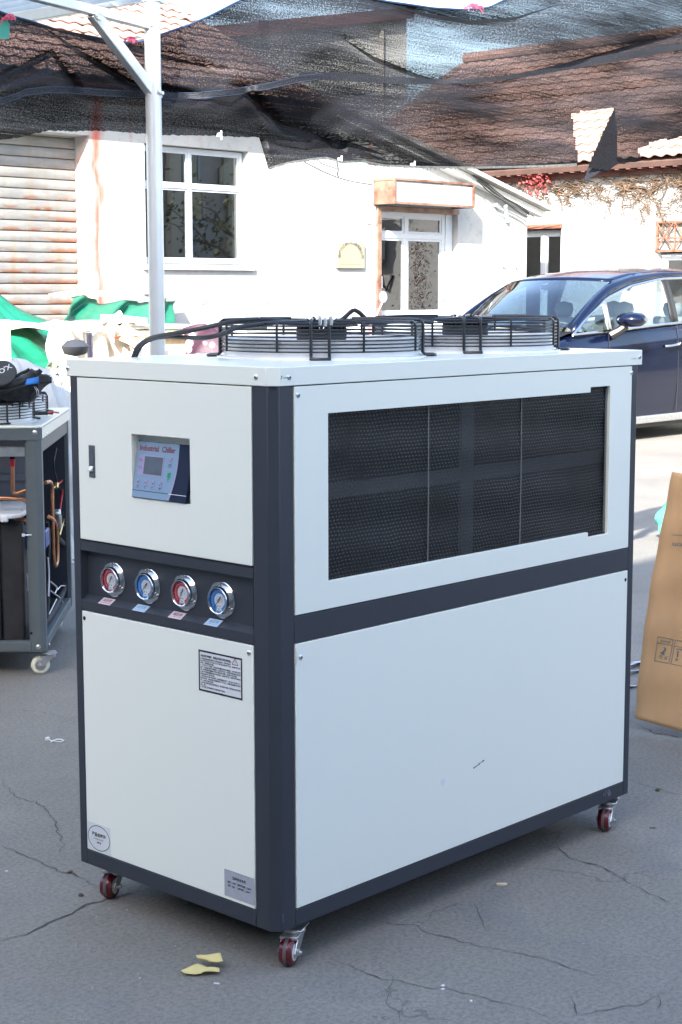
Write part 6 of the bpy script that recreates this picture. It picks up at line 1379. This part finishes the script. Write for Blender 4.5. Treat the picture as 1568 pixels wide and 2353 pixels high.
# gauges
GR = .0472
for k, (gy, gz, red) in enumerate(((.6405, .9125, True), (.4985, .9125, False), (.3555, .9125, True), (.2165, .9125, False))):
    q_ = at((262, 342, 426, 511)[k], (1331, 1346, 1361, 1378)[k], 0, dep); MG = frame_end(dep - .0008, q_.y, q_.z)
    mb = MB(); mb.lathe([(GR - .008, .002), (GR, .0), (GR + .0004, .0012), (GR - .002, .003), (.034, .0030), (.034, .0)], 48, MG, close=False); gg = obj('pressure_gauge', mb, M_chrome, ch, 30)
    mb = MB(); mb.lathe([(.0365, .0030), (.0365, .010), (.0355, .0165), (.0335, .0190), (.0312, .0175), (.0306, .0130)], 48, MG, close=False); obj('bezel', mb, M_chrome, gg, 30)
    mb = MB(); disc(mb, MG, 0, 0, .0308, 40, .0105); obj('dial', mb, M_dred if red else M_dblue, gg, 0)
    mb = MB(); disc(mb, MG, .0025, -.001, .0188, 36, .0108); mb.add([MG @ Vector(p) for p in ((-.007, -.016, .0109), (.009, -.016, .0109), (.011, -.028, .0109), (-.010, -.028, .0109))], [(0, 1, 2, 3)]); obj('scale_face', mb, M_dwhite, gg, 0)
    mb = MB(); Mg = MG @ Matrix.Translation((0, 0, .0112))
    for i in range(25):
        a = math.radians(225 - i * 270 / 24); r0, r1 = (.0150, .0180) if i % 4 == 0 else (.0165, .0180); line(mb, Mg, (.0025 + r0 * math.cos(a), -.001 + r0 * math.sin(a)), (.0025 + r1 * math.cos(a), -.001 + r1 * math.sin(a)), .0006)
    disc(mb, Mg, .0025, -.001, .0115, 24, 0, .0111, math.radians(-40), math.radians(220)); disc(mb, Mg, .0025, -.001, .0075, 20, 0, .0071, math.radians(-40), math.radians(200))
    for s_ in (-1, 1): disc(mb, Mg, s_ * .004, -.0145, .0016, 10)
    text(mb, 'MPa', Mg, 0, -.0235, .0045, align='C'); line(mb, Mg, (-.008, -.0265), (.009, -.0265), .0008); text(mb, 'psi', Mg, .001, -.0065, .004, align='C')
    obj('scale_print', mb, M_print, gg, 0)
    mb = MB()
    for i in range(17):
        a = math.radians(228 - i * 14); line(mb, Mg, (.0235 * math.cos(a), .0235 * math.sin(a)), (.0275 * math.cos(a), .0275 * math.sin(a)), .0006)
    disc(mb, Mg, 0, 0, .0238, 36, 0, .0234, math.radians(-20), math.radians(228)); obj('ring_print', mb, M_dwhite, gg, 0)
    na = math.radians((238, 228, 240, 230)[k]); d_ = Vector((math.cos(na), math.sin(na))); Mn = MG @ Matrix.Translation((0, 0, .0125)); mb = MB(); line(mb, Mn, d_ * -.013, d_ * .002, .0030); line(mb, Mn, (0, 0), d_ * .027, .0014); obj('needle', mb, M_print, gg, 0)
    mb = MB(); mb.lathe([(.0026, 0), (.0022, .002), (0, .0024)], 12, MG @ Matrix.Translation((0, 0, .0126))); obj('needle_cap', mb, M_brass, gg, 40)
    mb = MB(); disc(mb, MG, 0, 0, .0310, 36, .0150); obj('gauge_glass', mb, m_glass('gauge_glass', (.92, .93, .94), .02, 1.35) if 'gauge_glass' not in bpy.data.materials else bpy.data.materials['gauge_glass'], gg, 0)
    for a in (90, 210, 330):
        p = Vector((.0415 * math.cos(math.radians(a)), .0415 * math.sin(math.radians(a)), .003)); mb = MB(); mb.lathe([(.0040, 0), (.0042, .002), (.003, .0042), (0, .005)], 12, MG @ Matrix.Translation(p)); mb.lathe([(.0055, 0), (.0055, .0006), (.004, .0008)], 12, MG @ Matrix.Translation(p), close=False); obj('screw', mb, M_chrome, gg, 40)
# name slips on the sloping lip of the tray
sv = Vector((dep, 0, .0130)).normalized(); sn = Vector((0, -1, 0)).cross(sv)
for k, (yc, red) in enumerate(((.6475, True), (.506, False), (.364, True), (.2275, False))):
    ML = Matrix.Translation(Vector((0, yc, gz0))) @ Matrix((Vector((0, -1, 0)), sv, sn)).transposed().to_4x4() @ Matrix.Translation((0, 0, .0007))
    mb = MB(); mb.box(-.0245, .0245, -.0012, .0245, 0, .0004, ML); st = obj('gauge_slip', mb, mat('pink_slip', (.62, .52, .55), .3) if red and 'pink_slip' not in bpy.data.materials else (bpy.data.materials['pink_slip'] if red else (bpy.data.materials['blue_slip'] if 'blue_slip' in bpy.data.materials else mat('blue_slip', (.42, .54, .68), .3))), ch, 0)
    mb = MB(); text(mb, '高压表' if red else '低压表', ML @ Matrix.Translation((0, 0, .0008)), 0, .0105, .0115, align='C', bold=.008); text(mb, 'HIGH PRESSURE TABLE' if red else 'LOW PRESSURE TABLE', ML @ Matrix.Translation((0, 0, .0008)), 0, .0035, .0035, width=.041, align='C'); obj('slip_lettering', mb, M_redink if red else mat('pale_blue_ink', (.10, .26, .42), .5), st, 0)
# notice sticker
NY0, NZ0, nw, nh = .2722, .6762, .1608, .1072
MN = frame_end(-.0017, NY0, NZ0); mb = MB(); rect(mb, MN, 0, nw, 0, nh, .0002); stk = obj('notice_sticker', mb, M_paper, ch, 0)
mb = MB(); outline(mb, MN, .0008, nw - .0008, .0008, nh - .0008, .0045, .0005)
MN2 = MN @ Matrix.Translation((0, 0, .0007))
text(mb, '冷水机操作须知，请务必详尽阅读规范使用。', MN2, .0085, .0900, .0066, width=.112, bold=.04)
LN = [('1. 开机前应检查电源线和各管道是否正常无误，方可开机运行。', .112), ('2. 链接散热之进水水管口径不能小于本机台之进口水管口径，否则将导致散热', .146), ('    不良，影响制冷效果。', .05), ('3. 一般应每三个月清洗一次散热系统(视散热用水水质而定，水冷为壳管式散', .146), ('    热器，可用盐酸或除垢剂清洗，风冷为翅片式，可用压缩空气吹除灰尘杂', .146), ('    物)，如因未定时清洗导致散热不良机压力异常，后由用户自行负责。', .134), ('4. 用户不得擅自更换本机台之电器部件，否则不予保修。如因此导致意外事', .146),
      ('    故发生由用户自行负责。', .052), ('5. 使用本机台不得超负荷运行，如设定温度为10℃，而机台只能降到11℃，', .145), ('    即为超负荷，此时应将设定温度设为11℃以上，如果超负荷导致机台损', .146), ('    坏，由用户自行负责。', .048), ('6. 本机台应安装在通风良好的室内，且机台四周应留一定空间以方便日常维', .146), ('    护保养。', .02), ('7. 关于各报警故障的解决方法请参见随机说明。', .09)]
for i, (s_, wd_) in enumerate(LN): text(mb, s_, MN2, .0078, .0835 - i * .0056, .0044, width=wd_, bold=.030)
obj('notice_print', mb, M_print, stk, 0)
mb = MB(); A_, B_, C_ = Vector((.124, .0865)), Vector((.1455, .0865)), Vector((.1348, .1030))
for a, b_ in ((A_, B_), (B_, C_), (C_, A_)): line(mb, MN2, a, b_, .0016)
obj('warning_triangle', mb, M_redink, stk, 0)
mb = MB(); line(mb, MN2, (.1348, .0915), (.1348, .0982), .0013); disc(mb, MN2, .1348, .0895, .0008, 8); obj('warning_mark', mb, M_print, stk, 0)
# inspection sticker (oval) and rating plate
MO = frame_end(-.0017, .7385, .152); mb = MB(); rect(mb, MO, .0, .100, .0, .078, .0002); os_ = obj('inspection_sticker', mb, mat('clear_film', (.66, .68, .69), .25), ch, 0)
mb = MB()
for i in range(64):
    a0_, a1_ = 2 * math.pi * i / 64, 2 * math.pi * (i + 1) / 64; mb.add([MO @ Vector((.0505 + rx * math.cos(a), .0385 + ry * math.sin(a), .0006)) for a, rx, ry in ((a0_, .0478, .0358), (a1_, .0478, .0358), (a1_, .0456, .0336), (a0_, .0456, .0336))], [(0, 1, 2, 3)])
obj('oval_border', mb, M_greenink, os_, 0)
mb = MB(); Mo2 = MO @ Matrix.Translation((0, 0, .0007)); text(mb, '产品合格证', Mo2, .0505, .0430, .0118, width=.060, align='C', bold=.035); text(mb, '本产品经检验合格准予出厂', Mo2, .0505, .0335, .0045, width=.044, align='C'); text(mb, '检验员', Mo2, .0505, .0235, .0055, width=.017, align='C', bold=.04); obj('sticker_print', mb, M_print, os_, 0)
MPp = frame_end(-.0017, .1840, .1585); mb = MB(); rect(mb, MPp, 0, .1085, 0, .0695, .0003); rp = obj('rating_plate', mb, M_plate, ch, 0)
mb = MB(); Mp2 = MPp @ Matrix.Translation((0, 0, .0008)); text(mb, '风冷式冷水机', Mp2, .054, .0495, .0085, width=.050, align='C', bold=.03)
for s_, x, y, wd_ in (('型号：10HP', .0115, .0365, .030), ('压缩机功率：7.5KW', .0480, .0365, .050), ('冷媒：R22', .0115, .0270, .026), ('水泵功率：1.5KW', .0480, .0270, .044)): text(mb, s_, Mp2, x, y, .0060, width=wd_, bold=.03)
obj('plate_print', mb, M_print, rp, 0)
mb = MB(); outline(mb, MPp, 0, .1085, 0, .0695, .0005, .0005); obj('plate_border', mb, M_slate, rp, 0)
# dust filter with the condenser bars behind it
mb = MB(); mb.grid(lambda u, v: (lerp(NX0 - .01, NX2 + .03, u), .0125 + .004 * math.sin(u * 9) * math.sin(v * math.pi) + .002 * math.sin(v * 23 + u * 4), lerp(.944, 1.402, v)), 60, 24); fl_ = obj('dust_filter', mb, M_filter, ch, 180); set_uv(fl_, lambda co: (co.x, co.z))
mb = MB(); mb.box(.75, .803, .030, .040, .95, 1.40); mb.box(.20, .749, .030, .040, 1.165, 1.20); mb.box(.804, 1.52, .030, .040, 1.165, 1.20); obj('condenser_bracket', mb, mat('bracket_grey', (.19, .20, .215), .5, .2), ch, 0)
mb = MB()
for i in range(154): mb.box(.192 + i * .0088, .1935 + i * .0088, .050, .055, .95, 1.40)
tag(obj('condenser_fins', mb, mat('fin_alloy', (.06, .065, .07), .4, .6), ch, 0), kind='stuff')
mb = MB(); mb.box(.15, 1.537, .060, .066, .930, 1.402); mb.box(1.531, 1.537, .0405, .0595, .945, 1.40); obj('condenser_back', mb, M_gap, ch, 0)
for xa in (.583, .990): mb = MB(); mb.tube([(xa, .0085, .952), (xa + .0005, .0075, 1.16), (xa, .0085, 1.395)], .0016, 5); obj('filter_seam', mb, bpy.data.materials['grey_piping'] if 'grey_piping' in bpy.data.materials else mat('grey_piping', (.15, .155, .15), .6), ch)
mb = MB(); mb.tube([(NX2 - .005, .0105, .955), (NX2 - .004, .0095, 1.17), (NX2 - .005, .0105, 1.39)], .0030, 6); obj('filter_piping', mb, bpy.data.materials['grey_piping'], ch)
# paint chips and scuffs
mb = MB()
for i in range(9): 
    x = .775 + i * .0058; mb.box(x, x + random.uniform(.002, .006), -.0021, -.0016, .357 + i * .0016 + random.uniform(-.001, .001), .3595 + i * .0016 + random.uniform(0, .0015))
for i in range(4): mb.box(.0325 + .004 * i, .0345 + .004 * i, -.0037, -.0031, 1.4745 - random.uniform(0, .002), 1.4765 - random.uniform(0, .001))
mb.box(.0245, .0275, -.0037, -.0031, 1.476, 1.480); mb.box(.0230, .0255, -.0037, -.0031, 1.472, 1.475)
for i in range(5): mb.box(1.525 + .006 * i, 1.528 + .006 * i, -.0037, -.0031, 1.4730 + random.uniform(0, .002), 1.4755)
obj('paint_chips', mb, M_slate, ch, 0)
mb = MB(); disc(mb, frame_long(0, -.0018, 0), .640, .348, .010, 16, .0003); obj('finger_smudge', mb, mat('smudge', (.66, .675, .69), .5), ch, 0)
M_scuff = mat('scuff', (.17, .18, .21), .8)
mb = MB()
for i in range(16): x = 1.42 + random.uniform(0, .05); mb.box(x, x + random.uniform(.002, .008), -.0006, -.0001, .118 + random.uniform(0, .024), .1195 + random.uniform(.0, .024))
for i in range(6): z = .128 + .004 * i; mb.box(.0203 + random.uniform(0, .002), .0235, -.0008, -.0001, z, z + .002)
tag(obj('scuffs', mb, M_scuff, ch, 0), kind='stuff')
# castors
for nm, px, py, az in (('a', 664, 2186, -20), ('b', 253, 2034, -20), ('c', 1391, 1883, -24)):
    p = at(px, py, 2, .036); caster(ch, Vector((p.x, p.y, .036)), math.radians(az - 45), M_pu, True, .0885, r=.036, w_=.034)
caster(ch, Vector((L - .1, W - .1, .036)), math.radians(-60), M_pu, True, .0885, r=.036, w_=.034)
# fans and their lead
for cx in (.587, 1.224): fan_guard(ch, cx, .40, ZT, .281, .100, math.radians(42.9), rings=8)
for pts, ys in (([(305, 818), (316, 798), (338, 780), (372, 771), (420, 763), (475, 752), (540, 738), (600, 734), (650, 737), (700, 743), (745, 747)], (.745, .40)), ([(309, 818), (326, 793), (355, 777), (395, 773), (440, 776), (478, 775), (515, 766), (545, 753), (590, 746), (640, 741), (700, 744)], (.745, .36)),
                ([(752, 747), (776, 741), (796, 726), (812, 713), (826, 718), (842, 733), (860, 741), (885, 741), (905, 736), (930, 733), (960, 737), (990, 741)], (.36, .30))):
    n__ = len(pts); P = []
    for i, (x, y) in enumerate(pts): P.append(at(x, y, 1, lerp(ys[0], ys[1], smooth(i / (n__ - 1) * 1.6))))
    if pts[0][1] > 800: P[0].z = ZT - .004
    Q = []
    for i in range(n__ - 1):
        p0, p1, p2, p3 = P[max(i - 1, 0)], P[i], P[i + 1], P[min(i + 2, n__ - 1)]
        for k in range(5): t = k / 5; Q.append(.5 * ((2 * p1) + (p2 - p0) * t + (2 * p0 - 5 * p1 + 4 * p2 - p3) * t * t + (3 * p1 - p0 - 3 * p2 + p3) * t ** 3))
    mb = MB(); mb.tube(Q + [P[-1]], .0062, 8); obj('fan_cable', mb, M_rubber, ch)
for px, py in ((736, 738), (748, 741), (762, 738)):
    mb = MB(); q = at(px, py, 1, .13 + .012 * (px - 736) / 10); mb.tube([q + Vector((0, 0, -.010)), q + Vector((0, 0, .006)), q + Vector((.004, .006, .010))], .0042, 6); obj('clip', mb, M_steel, ch)

# ------------------------------------------------------------------ cardboard, bag, straps, litter
B0 = at(1459, 1651, 2, .045); B1 = at(1700, 1716, 2, .008); T0 = at(1537, 1083, 0, B0.x + .20)
bx = (B1 - B0); bt = T0 - B0; wd_ = .62; bxn = bx.normalized()
cb_ = thing('cardboard_sheet', 'brown corrugated cardboard sheet leaning at the right edge with upside down print', 'cardboard', B0)
bn = bxn.cross(bt).normalized()
def f_card(u, v):
    k = .018 * math.sin(math.pi * v) * math.sin(u * 2 + .5) + (.012 if v < .22 else .012 * (1 - (v - .22) / .78) ) * (-1 if v < .22 else 1) * abs(v - .22)
    k += .004 * math.sin(u * 17 + v * 9) + .003 * math.sin(v * 31 - u * 6) + (.012 * max(0, 1 - (u + v) / .09) if u + v < .09 else 0) + .010 * math.exp(-((v - 1) / .03) ** 2) * math.sin(u * 40)
    return B0 + bxn * wd_ * u + bt * v + bxn * (-.018 * math.sin(math.pi * v)) - bn * k + bxn * (.020 * (v - .22) * (v > .22))
mb = MB(); mb.grid(f_card, 20, 60); cs = obj('board', mb, M_card, cb_, 30, solid=.007)
for v in (.205, .232):
    mb = MB(); mb.tube([f_card(i / 12, v) + bn * -.0032 for i in range(13)], .0025, 4); obj('crease', mb, M_card, cb_, 40)
def cardM(px, py):
    v = ray(px, py); t = (B0 - CAM).dot(bn) / v.dot(bn); return CAM + v * t
sg = 1 if bn.dot(CAM - B0) > 0 else -1
def cpos(px, py):
    p = cardM(px, py); d = p - B0; btn = bt - bxn * bt.dot(bxn); v = d.dot(btn) / btn.length_squared; u = (d - bt * v).dot(bxn) / wd_; return f_card(u, v) + bn * sg * .0052
mb = MB()
cz = lambda x, y: (1453.2 + x * .12206, 1435.9 + y * .12206)
def cline(a, b_, t=1.1):
    a = Vector(a); b_ = Vector(b_); d = (b_ - a).normalized(); k = Vector((-d.y, d.x)) * t / 2
    n_ = 4; vs_ = []
    for i in range(n_ + 1):
        p = a.lerp(b_, i / n_); vs_ += [cpos(*(p + k)), cpos(*(p - k))]
    mb.add(vs_, [(2 * i, 2 * i + 1, 2 * i + 3, 2 * i + 2) for i in range(n_)])
Q = [cz(545, 237), cz(815, 288), cz(738, 738), cz(470, 686)]
for i in range(4): cline(Q[i], Q[(i + 1) % 4])
cline(cz(530, 350), cz(797, 402)); Q2 = [cz(852, 297), cz(1120, 348), cz(1040, 800), cz(775, 747)]
for i in range(4): cline(Q2[i], Q2[(i + 1) % 4])
cline(cz(838, 412), cz(1105, 462)); cline(cz(868, 465), cz(1010, 490), 1.6); cline(cz(898, 500), cz(888, 622), 3.0)
mb.add([cpos(*cz(x, y)) for x, y in ((847, 645), (905, 655), (868, 700))], [(0, 1, 2)])
mb.add([cpos(*cz(x, y)) for x, y in ((640, 437), (668, 437), (687, 462), (676, 500), (645, 540), (660, 560), (645, 585), (585, 540), (595, 515), (618, 525), (650, 475), (655, 450))], [(0, 1, 2, 3), (3, 4, 10, 11), (11, 0, 3), (4, 5, 6, 7), (7, 8, 9, 4), (9, 10, 4)])
ring_ = [cz(580 + 28 * math.cos(a), 622 + 26 * math.sin(a)) for a in [i * 2 * math.pi / 14 for i in range(14)]]
for i in range(14): cline(ring_[i], ring_[(i + 1) % 14], .9)
cline(cz(590, 570), cz(568, 605), .9); cline(cz(620, 580), cz(606, 612), .9); cline(cz(655, 598), cz(705, 672), 1.1); cline(cz(716, 600), cz(648, 668), 1.1)
def cardtext(s_, p0, p1, h, mb):
    vs_, fs_ = text_mesh(s_, .012); xmin = min(v.x for v in vs_); xmax = max(v.x for v in vs_); p0 = Vector(p0); p1 = Vector(p1); d = (p1 - p0); e = Vector((-d.y, d.x)).normalized() * -h
    mb.add([cpos(*(p0 + d * ((v.x - xmin) / (xmax - xmin)) + e * v.y)) for v in vs_], fs_)
cardtext('NO HOOK', cz(772, 322), cz(582, 286), 7.0, mb)
cardtext('53cm', (1588, 1251), (1545, 1247), 14.0, mb)
cline((1544, 1229), (1700, 1236), 1.2)
obj('carton_print', mb, M_cardink, cb_, 0)

pc = B0 + bxn * .46; away = Vector((bt.x, bt.y, 0)); away = (away - Vector((bxn.x, bxn.y, 0)) * away.dot(bxn)).normalized(); pc = Vector((pc.x, pc.y, 0)) + away * .36
pb = thing('packing_box', 'brown packing box propping up the leaning cardboard sheet from behind', 'box', pc)
Mb = Matrix.Translation(pc) @ Matrix.Rotation(math.atan2(bxn.y, bxn.x), 4, 'Z'); mb = MB(); mb.box(-.22, .22, -.15, .15, 0, .66, Mb); obj('carton_body', mb, M_card, pb, 20, .006)
mb = MB(); mb.box(-.026, .026, -.1515, .1515, .6602, .6612, Mb); obj('packing_tape', mb, M_paper, pb, 0)

gb = thing('green_plastic_bag', 'crumpled mint green plastic bag on the ground behind the leaning cardboard', 'bag', at(1522, 1242, 2, 0))
gq = at(1522, 1242, 2, 0)
def f_gb(u, v):
    a = u * 2 * math.pi; r_ = (.20 + .02 * math.sin(a * 3)) * (1 - .25 * v) * (math.sin(math.pi * min(1, v * .92 + .06)) ** .4); k = 1 + .10 * math.sin(a * 7 + v * 6) + .06 * math.sin(a * 13 - v * 9)
    return gq + Vector((.10, -.12, 0)) + Vector((r_ * k * math.cos(a), r_ * k * math.sin(a), .30 * v + .02 * math.sin(a * 3) * v))
mb = MB(); mb.grid(f_gb, 44, 16); obj('bag_skin', mb, M_greenbag, gb, 50)
mb = MB(); mb.grid(lambda u, v: f_gb(.5 + u * .12, .35 + .3 * v) + (CAM - gq).normalized() * (.03 * math.sin(math.pi * v)), 6, 6); obj('bag_fold', mb, M_tarp, gb, 50)
stp_ = []
for k, pts in enumerate(([(1440, 1523), (1500, 1520), (1530, 1510)], [(1440, 1530), (1478, 1520), (1510, 1512)], [(1440, 1542), (1500, 1540), (1560, 1545)], [(1440, 1578), (1485, 1576), (1530, 1574)])):
    mb = MB(); P = []
    for i in range(11):
        t = i / 10 * (len(pts) - 1); j = min(int(t), len(pts) - 2); x = lerp(pts[j][0], pts[j + 1][0], t - j); y = lerp(pts[j][1], pts[j + 1][1], t - j); P.append(at(x, y, 2, .012 + .01 * math.sin(i * .8 + k)))
    for i, p in enumerate(P): d = (P[min(i + 1, 10)] - P[max(i - 1, 0)]).normalized(); nn = Vector((-d.y, d.x, 0)); mb.v += [p + nn * .014, p - nn * .014 + Vector((0, 0, .004))]
    mb.f += [(2 * i, 2 * i + 1, 2 * i + 3, 2 * i + 2) for i in range(10)]
    tag(obj('packing_strap', mb, mat('pale_blue_strap', (.60, .62, .72), .4) if k == 0 else bpy.data.materials['pale_blue_strap'], None, 40, solid=.001, base=P[0]), ('white packing strap behind the chiller, farthest of the bundle', 'white packing strap slanting across the bundle behind the chiller', 'wide white packing strap in the middle of the bundle', 'white packing strap nearest the cardboard foot')[k], 'strap', 'packing straps beside the cardboard')

pz = [(280 + x / 1.568) for x in ()]
def g8(x, y): return at((280 + x / 1.568) / 1.74107, (3200 + y / 1.568) / 1.74107, 2, 0.0)
yp = thing('yellow_paper_scrap', 'torn folded yellow paper scrap lying on the concrete', 'paper', g8(830, 1075))
for k, (pts, h) in enumerate((([(697, 1092), (795, 1066), (862, 1078), (855, 1100), (825, 1112), (715, 1112)], .004), ([(828, 1112), (862, 1082), (938, 1083), (938, 1105)], .003), ([(792, 1040), (820, 1032), (945, 1034), (962, 1072), (880, 1080), (845, 1072), (800, 1062)], .016))):
    qs = [g8(*p) for p in pts]; cq = sum(qs, Vector()) / len(qs); mb = MB(); nr, ns = 5, 28
    per = []
    for i in range(ns):
        t = i / ns * len(qs); j = int(t); per.append(qs[j % len(qs)].lerp(qs[(j + 1) % len(qs)], t - j))
    crl = lambda p, f: h + .0028 * math.sin((p - cq).x * 60 + k * 2) + .002 * math.sin((p - cq).y * 110 + k) + (.009 * f ** 3 if k == 2 else .003 * f ** 2)
    mb.v.append(cq + Vector((0, 0, crl(cq, 0) + .004)))
    for r0 in range(1, nr + 1):
        for q in per: f = r0 / nr; p = cq.lerp(q, f); mb.v.append(p + Vector((0, 0, max(.0015, crl(p, f) + .004))))
    mb.f += [(0, 1 + i, 1 + (i + 1) % ns) for i in range(ns)] + [(1 + r0 * ns + i, 1 + (r0 + 1) * ns + i, 1 + (r0 + 1) * ns + (i + 1) % ns, 1 + r0 * ns + (i + 1) % ns) for r0 in range(nr - 1) for i in range(ns)]
    obj('paper_flap', mb, M_yellow, yp, 60, solid=.0010)
p = at(186, 2059, 2, 0); mb = MB(); mb.lathe([(.0045, 0), (.008, 0), (.008, .006), (.0045, .006), (.0045, 0)], 6, Matrix.Translation(p), close=False)
tag(obj('hex_nut', mb, m_rustmetal('rusty_nut', (.10, .085, .08), (.2, .09, .05), .5, 40), None, 20, base=p), 'small rusty hexagon nut on the concrete left of the chiller', 'nut')
c7 = lambda x, y: at(x * .2685, 1493 + y * .2685, 2, 0)
mb = MB(); P = [c7(410, 772), c7(432, 785), c7(470, 792), c7(520, 798), c7(548, 790), c7(530, 778), c7(490, 776), c7(455, 788), c7(435, 800)]
mb.tube([q + Vector((0, 0, .004)) for q in P], .0019, 5); q = P[0]; mb.box(q.x - .008, q.x + .006, q.y - .006, q.y + .006, 0, .010)
tag(obj('cable_tie', mb, M_whiteplastic, None, base=q), 'used white cable tie curled on the concrete left of the chiller', 'cable tie')
def chip(name, label, px, py, l_, w_, h_, m, az, cat):
    q = at(px, py, 2, 0); mb = MB(); mb.box(-l_ / 2, l_ / 2, -w_ / 2, w_ / 2, .0006, h_, Matrix.Translation(q) @ Matrix.Rotation(math.radians(az), 4, 'Z') @ Matrix.Rotation(.08, 4, 'Y')); tag(obj(name, mb, m, None, 20, base=q), label, cat)
chip('wood_splinter', 'pale wood splinter on the concrete under the chiller side', 1153, 2034, .030, .010, .005, M_wood, -30, 'splinter')
chip('paper_fleck', 'white paper fleck with a dark bar, upper of the pair', 1018.5, 2267, .010, .007, .003, M_whiteplastic, 10, 'paper fleck')
chip('paper_fleck', 'white paper fleck with a dark bar, lower of the pair', 1018, 2275, .009, .006, .003, M_whiteplastic, -8, 'paper fleck')
chip('plastic_fleck', 'tiny white plastic fleck right of the paper pair', 1083, 2303, .007, .006, .004, M_whiteplastic, 40, 'plastic fleck')
chip('plastic_fleck', 'white shaving on the concrete below the yellow paper', 498, 2262, .014, .004, .003, M_whiteplastic, -50, 'plastic fleck')
chip('plastic_fleck', 'white chip on the concrete near the left edge', 15, 2004, .010, .006, .003, M_whiteplastic, 20, 'plastic fleck')
chip('dark_twig', 'small dark twig on the concrete right of the far castor', 1500, 1904, .020, .004, .004, M_bark, -35, 'twig')
chip('dry_leaf', 'small dry brown leaf on the concrete right of the chiller', 1512, 1817, .024, .012, .006, M_twig, 20, 'leaf')
chip('dry_leaf', 'small dry brown leaf on the crack left of the castor', 161, 2006, .018, .010, .005, M_twig, 30, 'leaf')
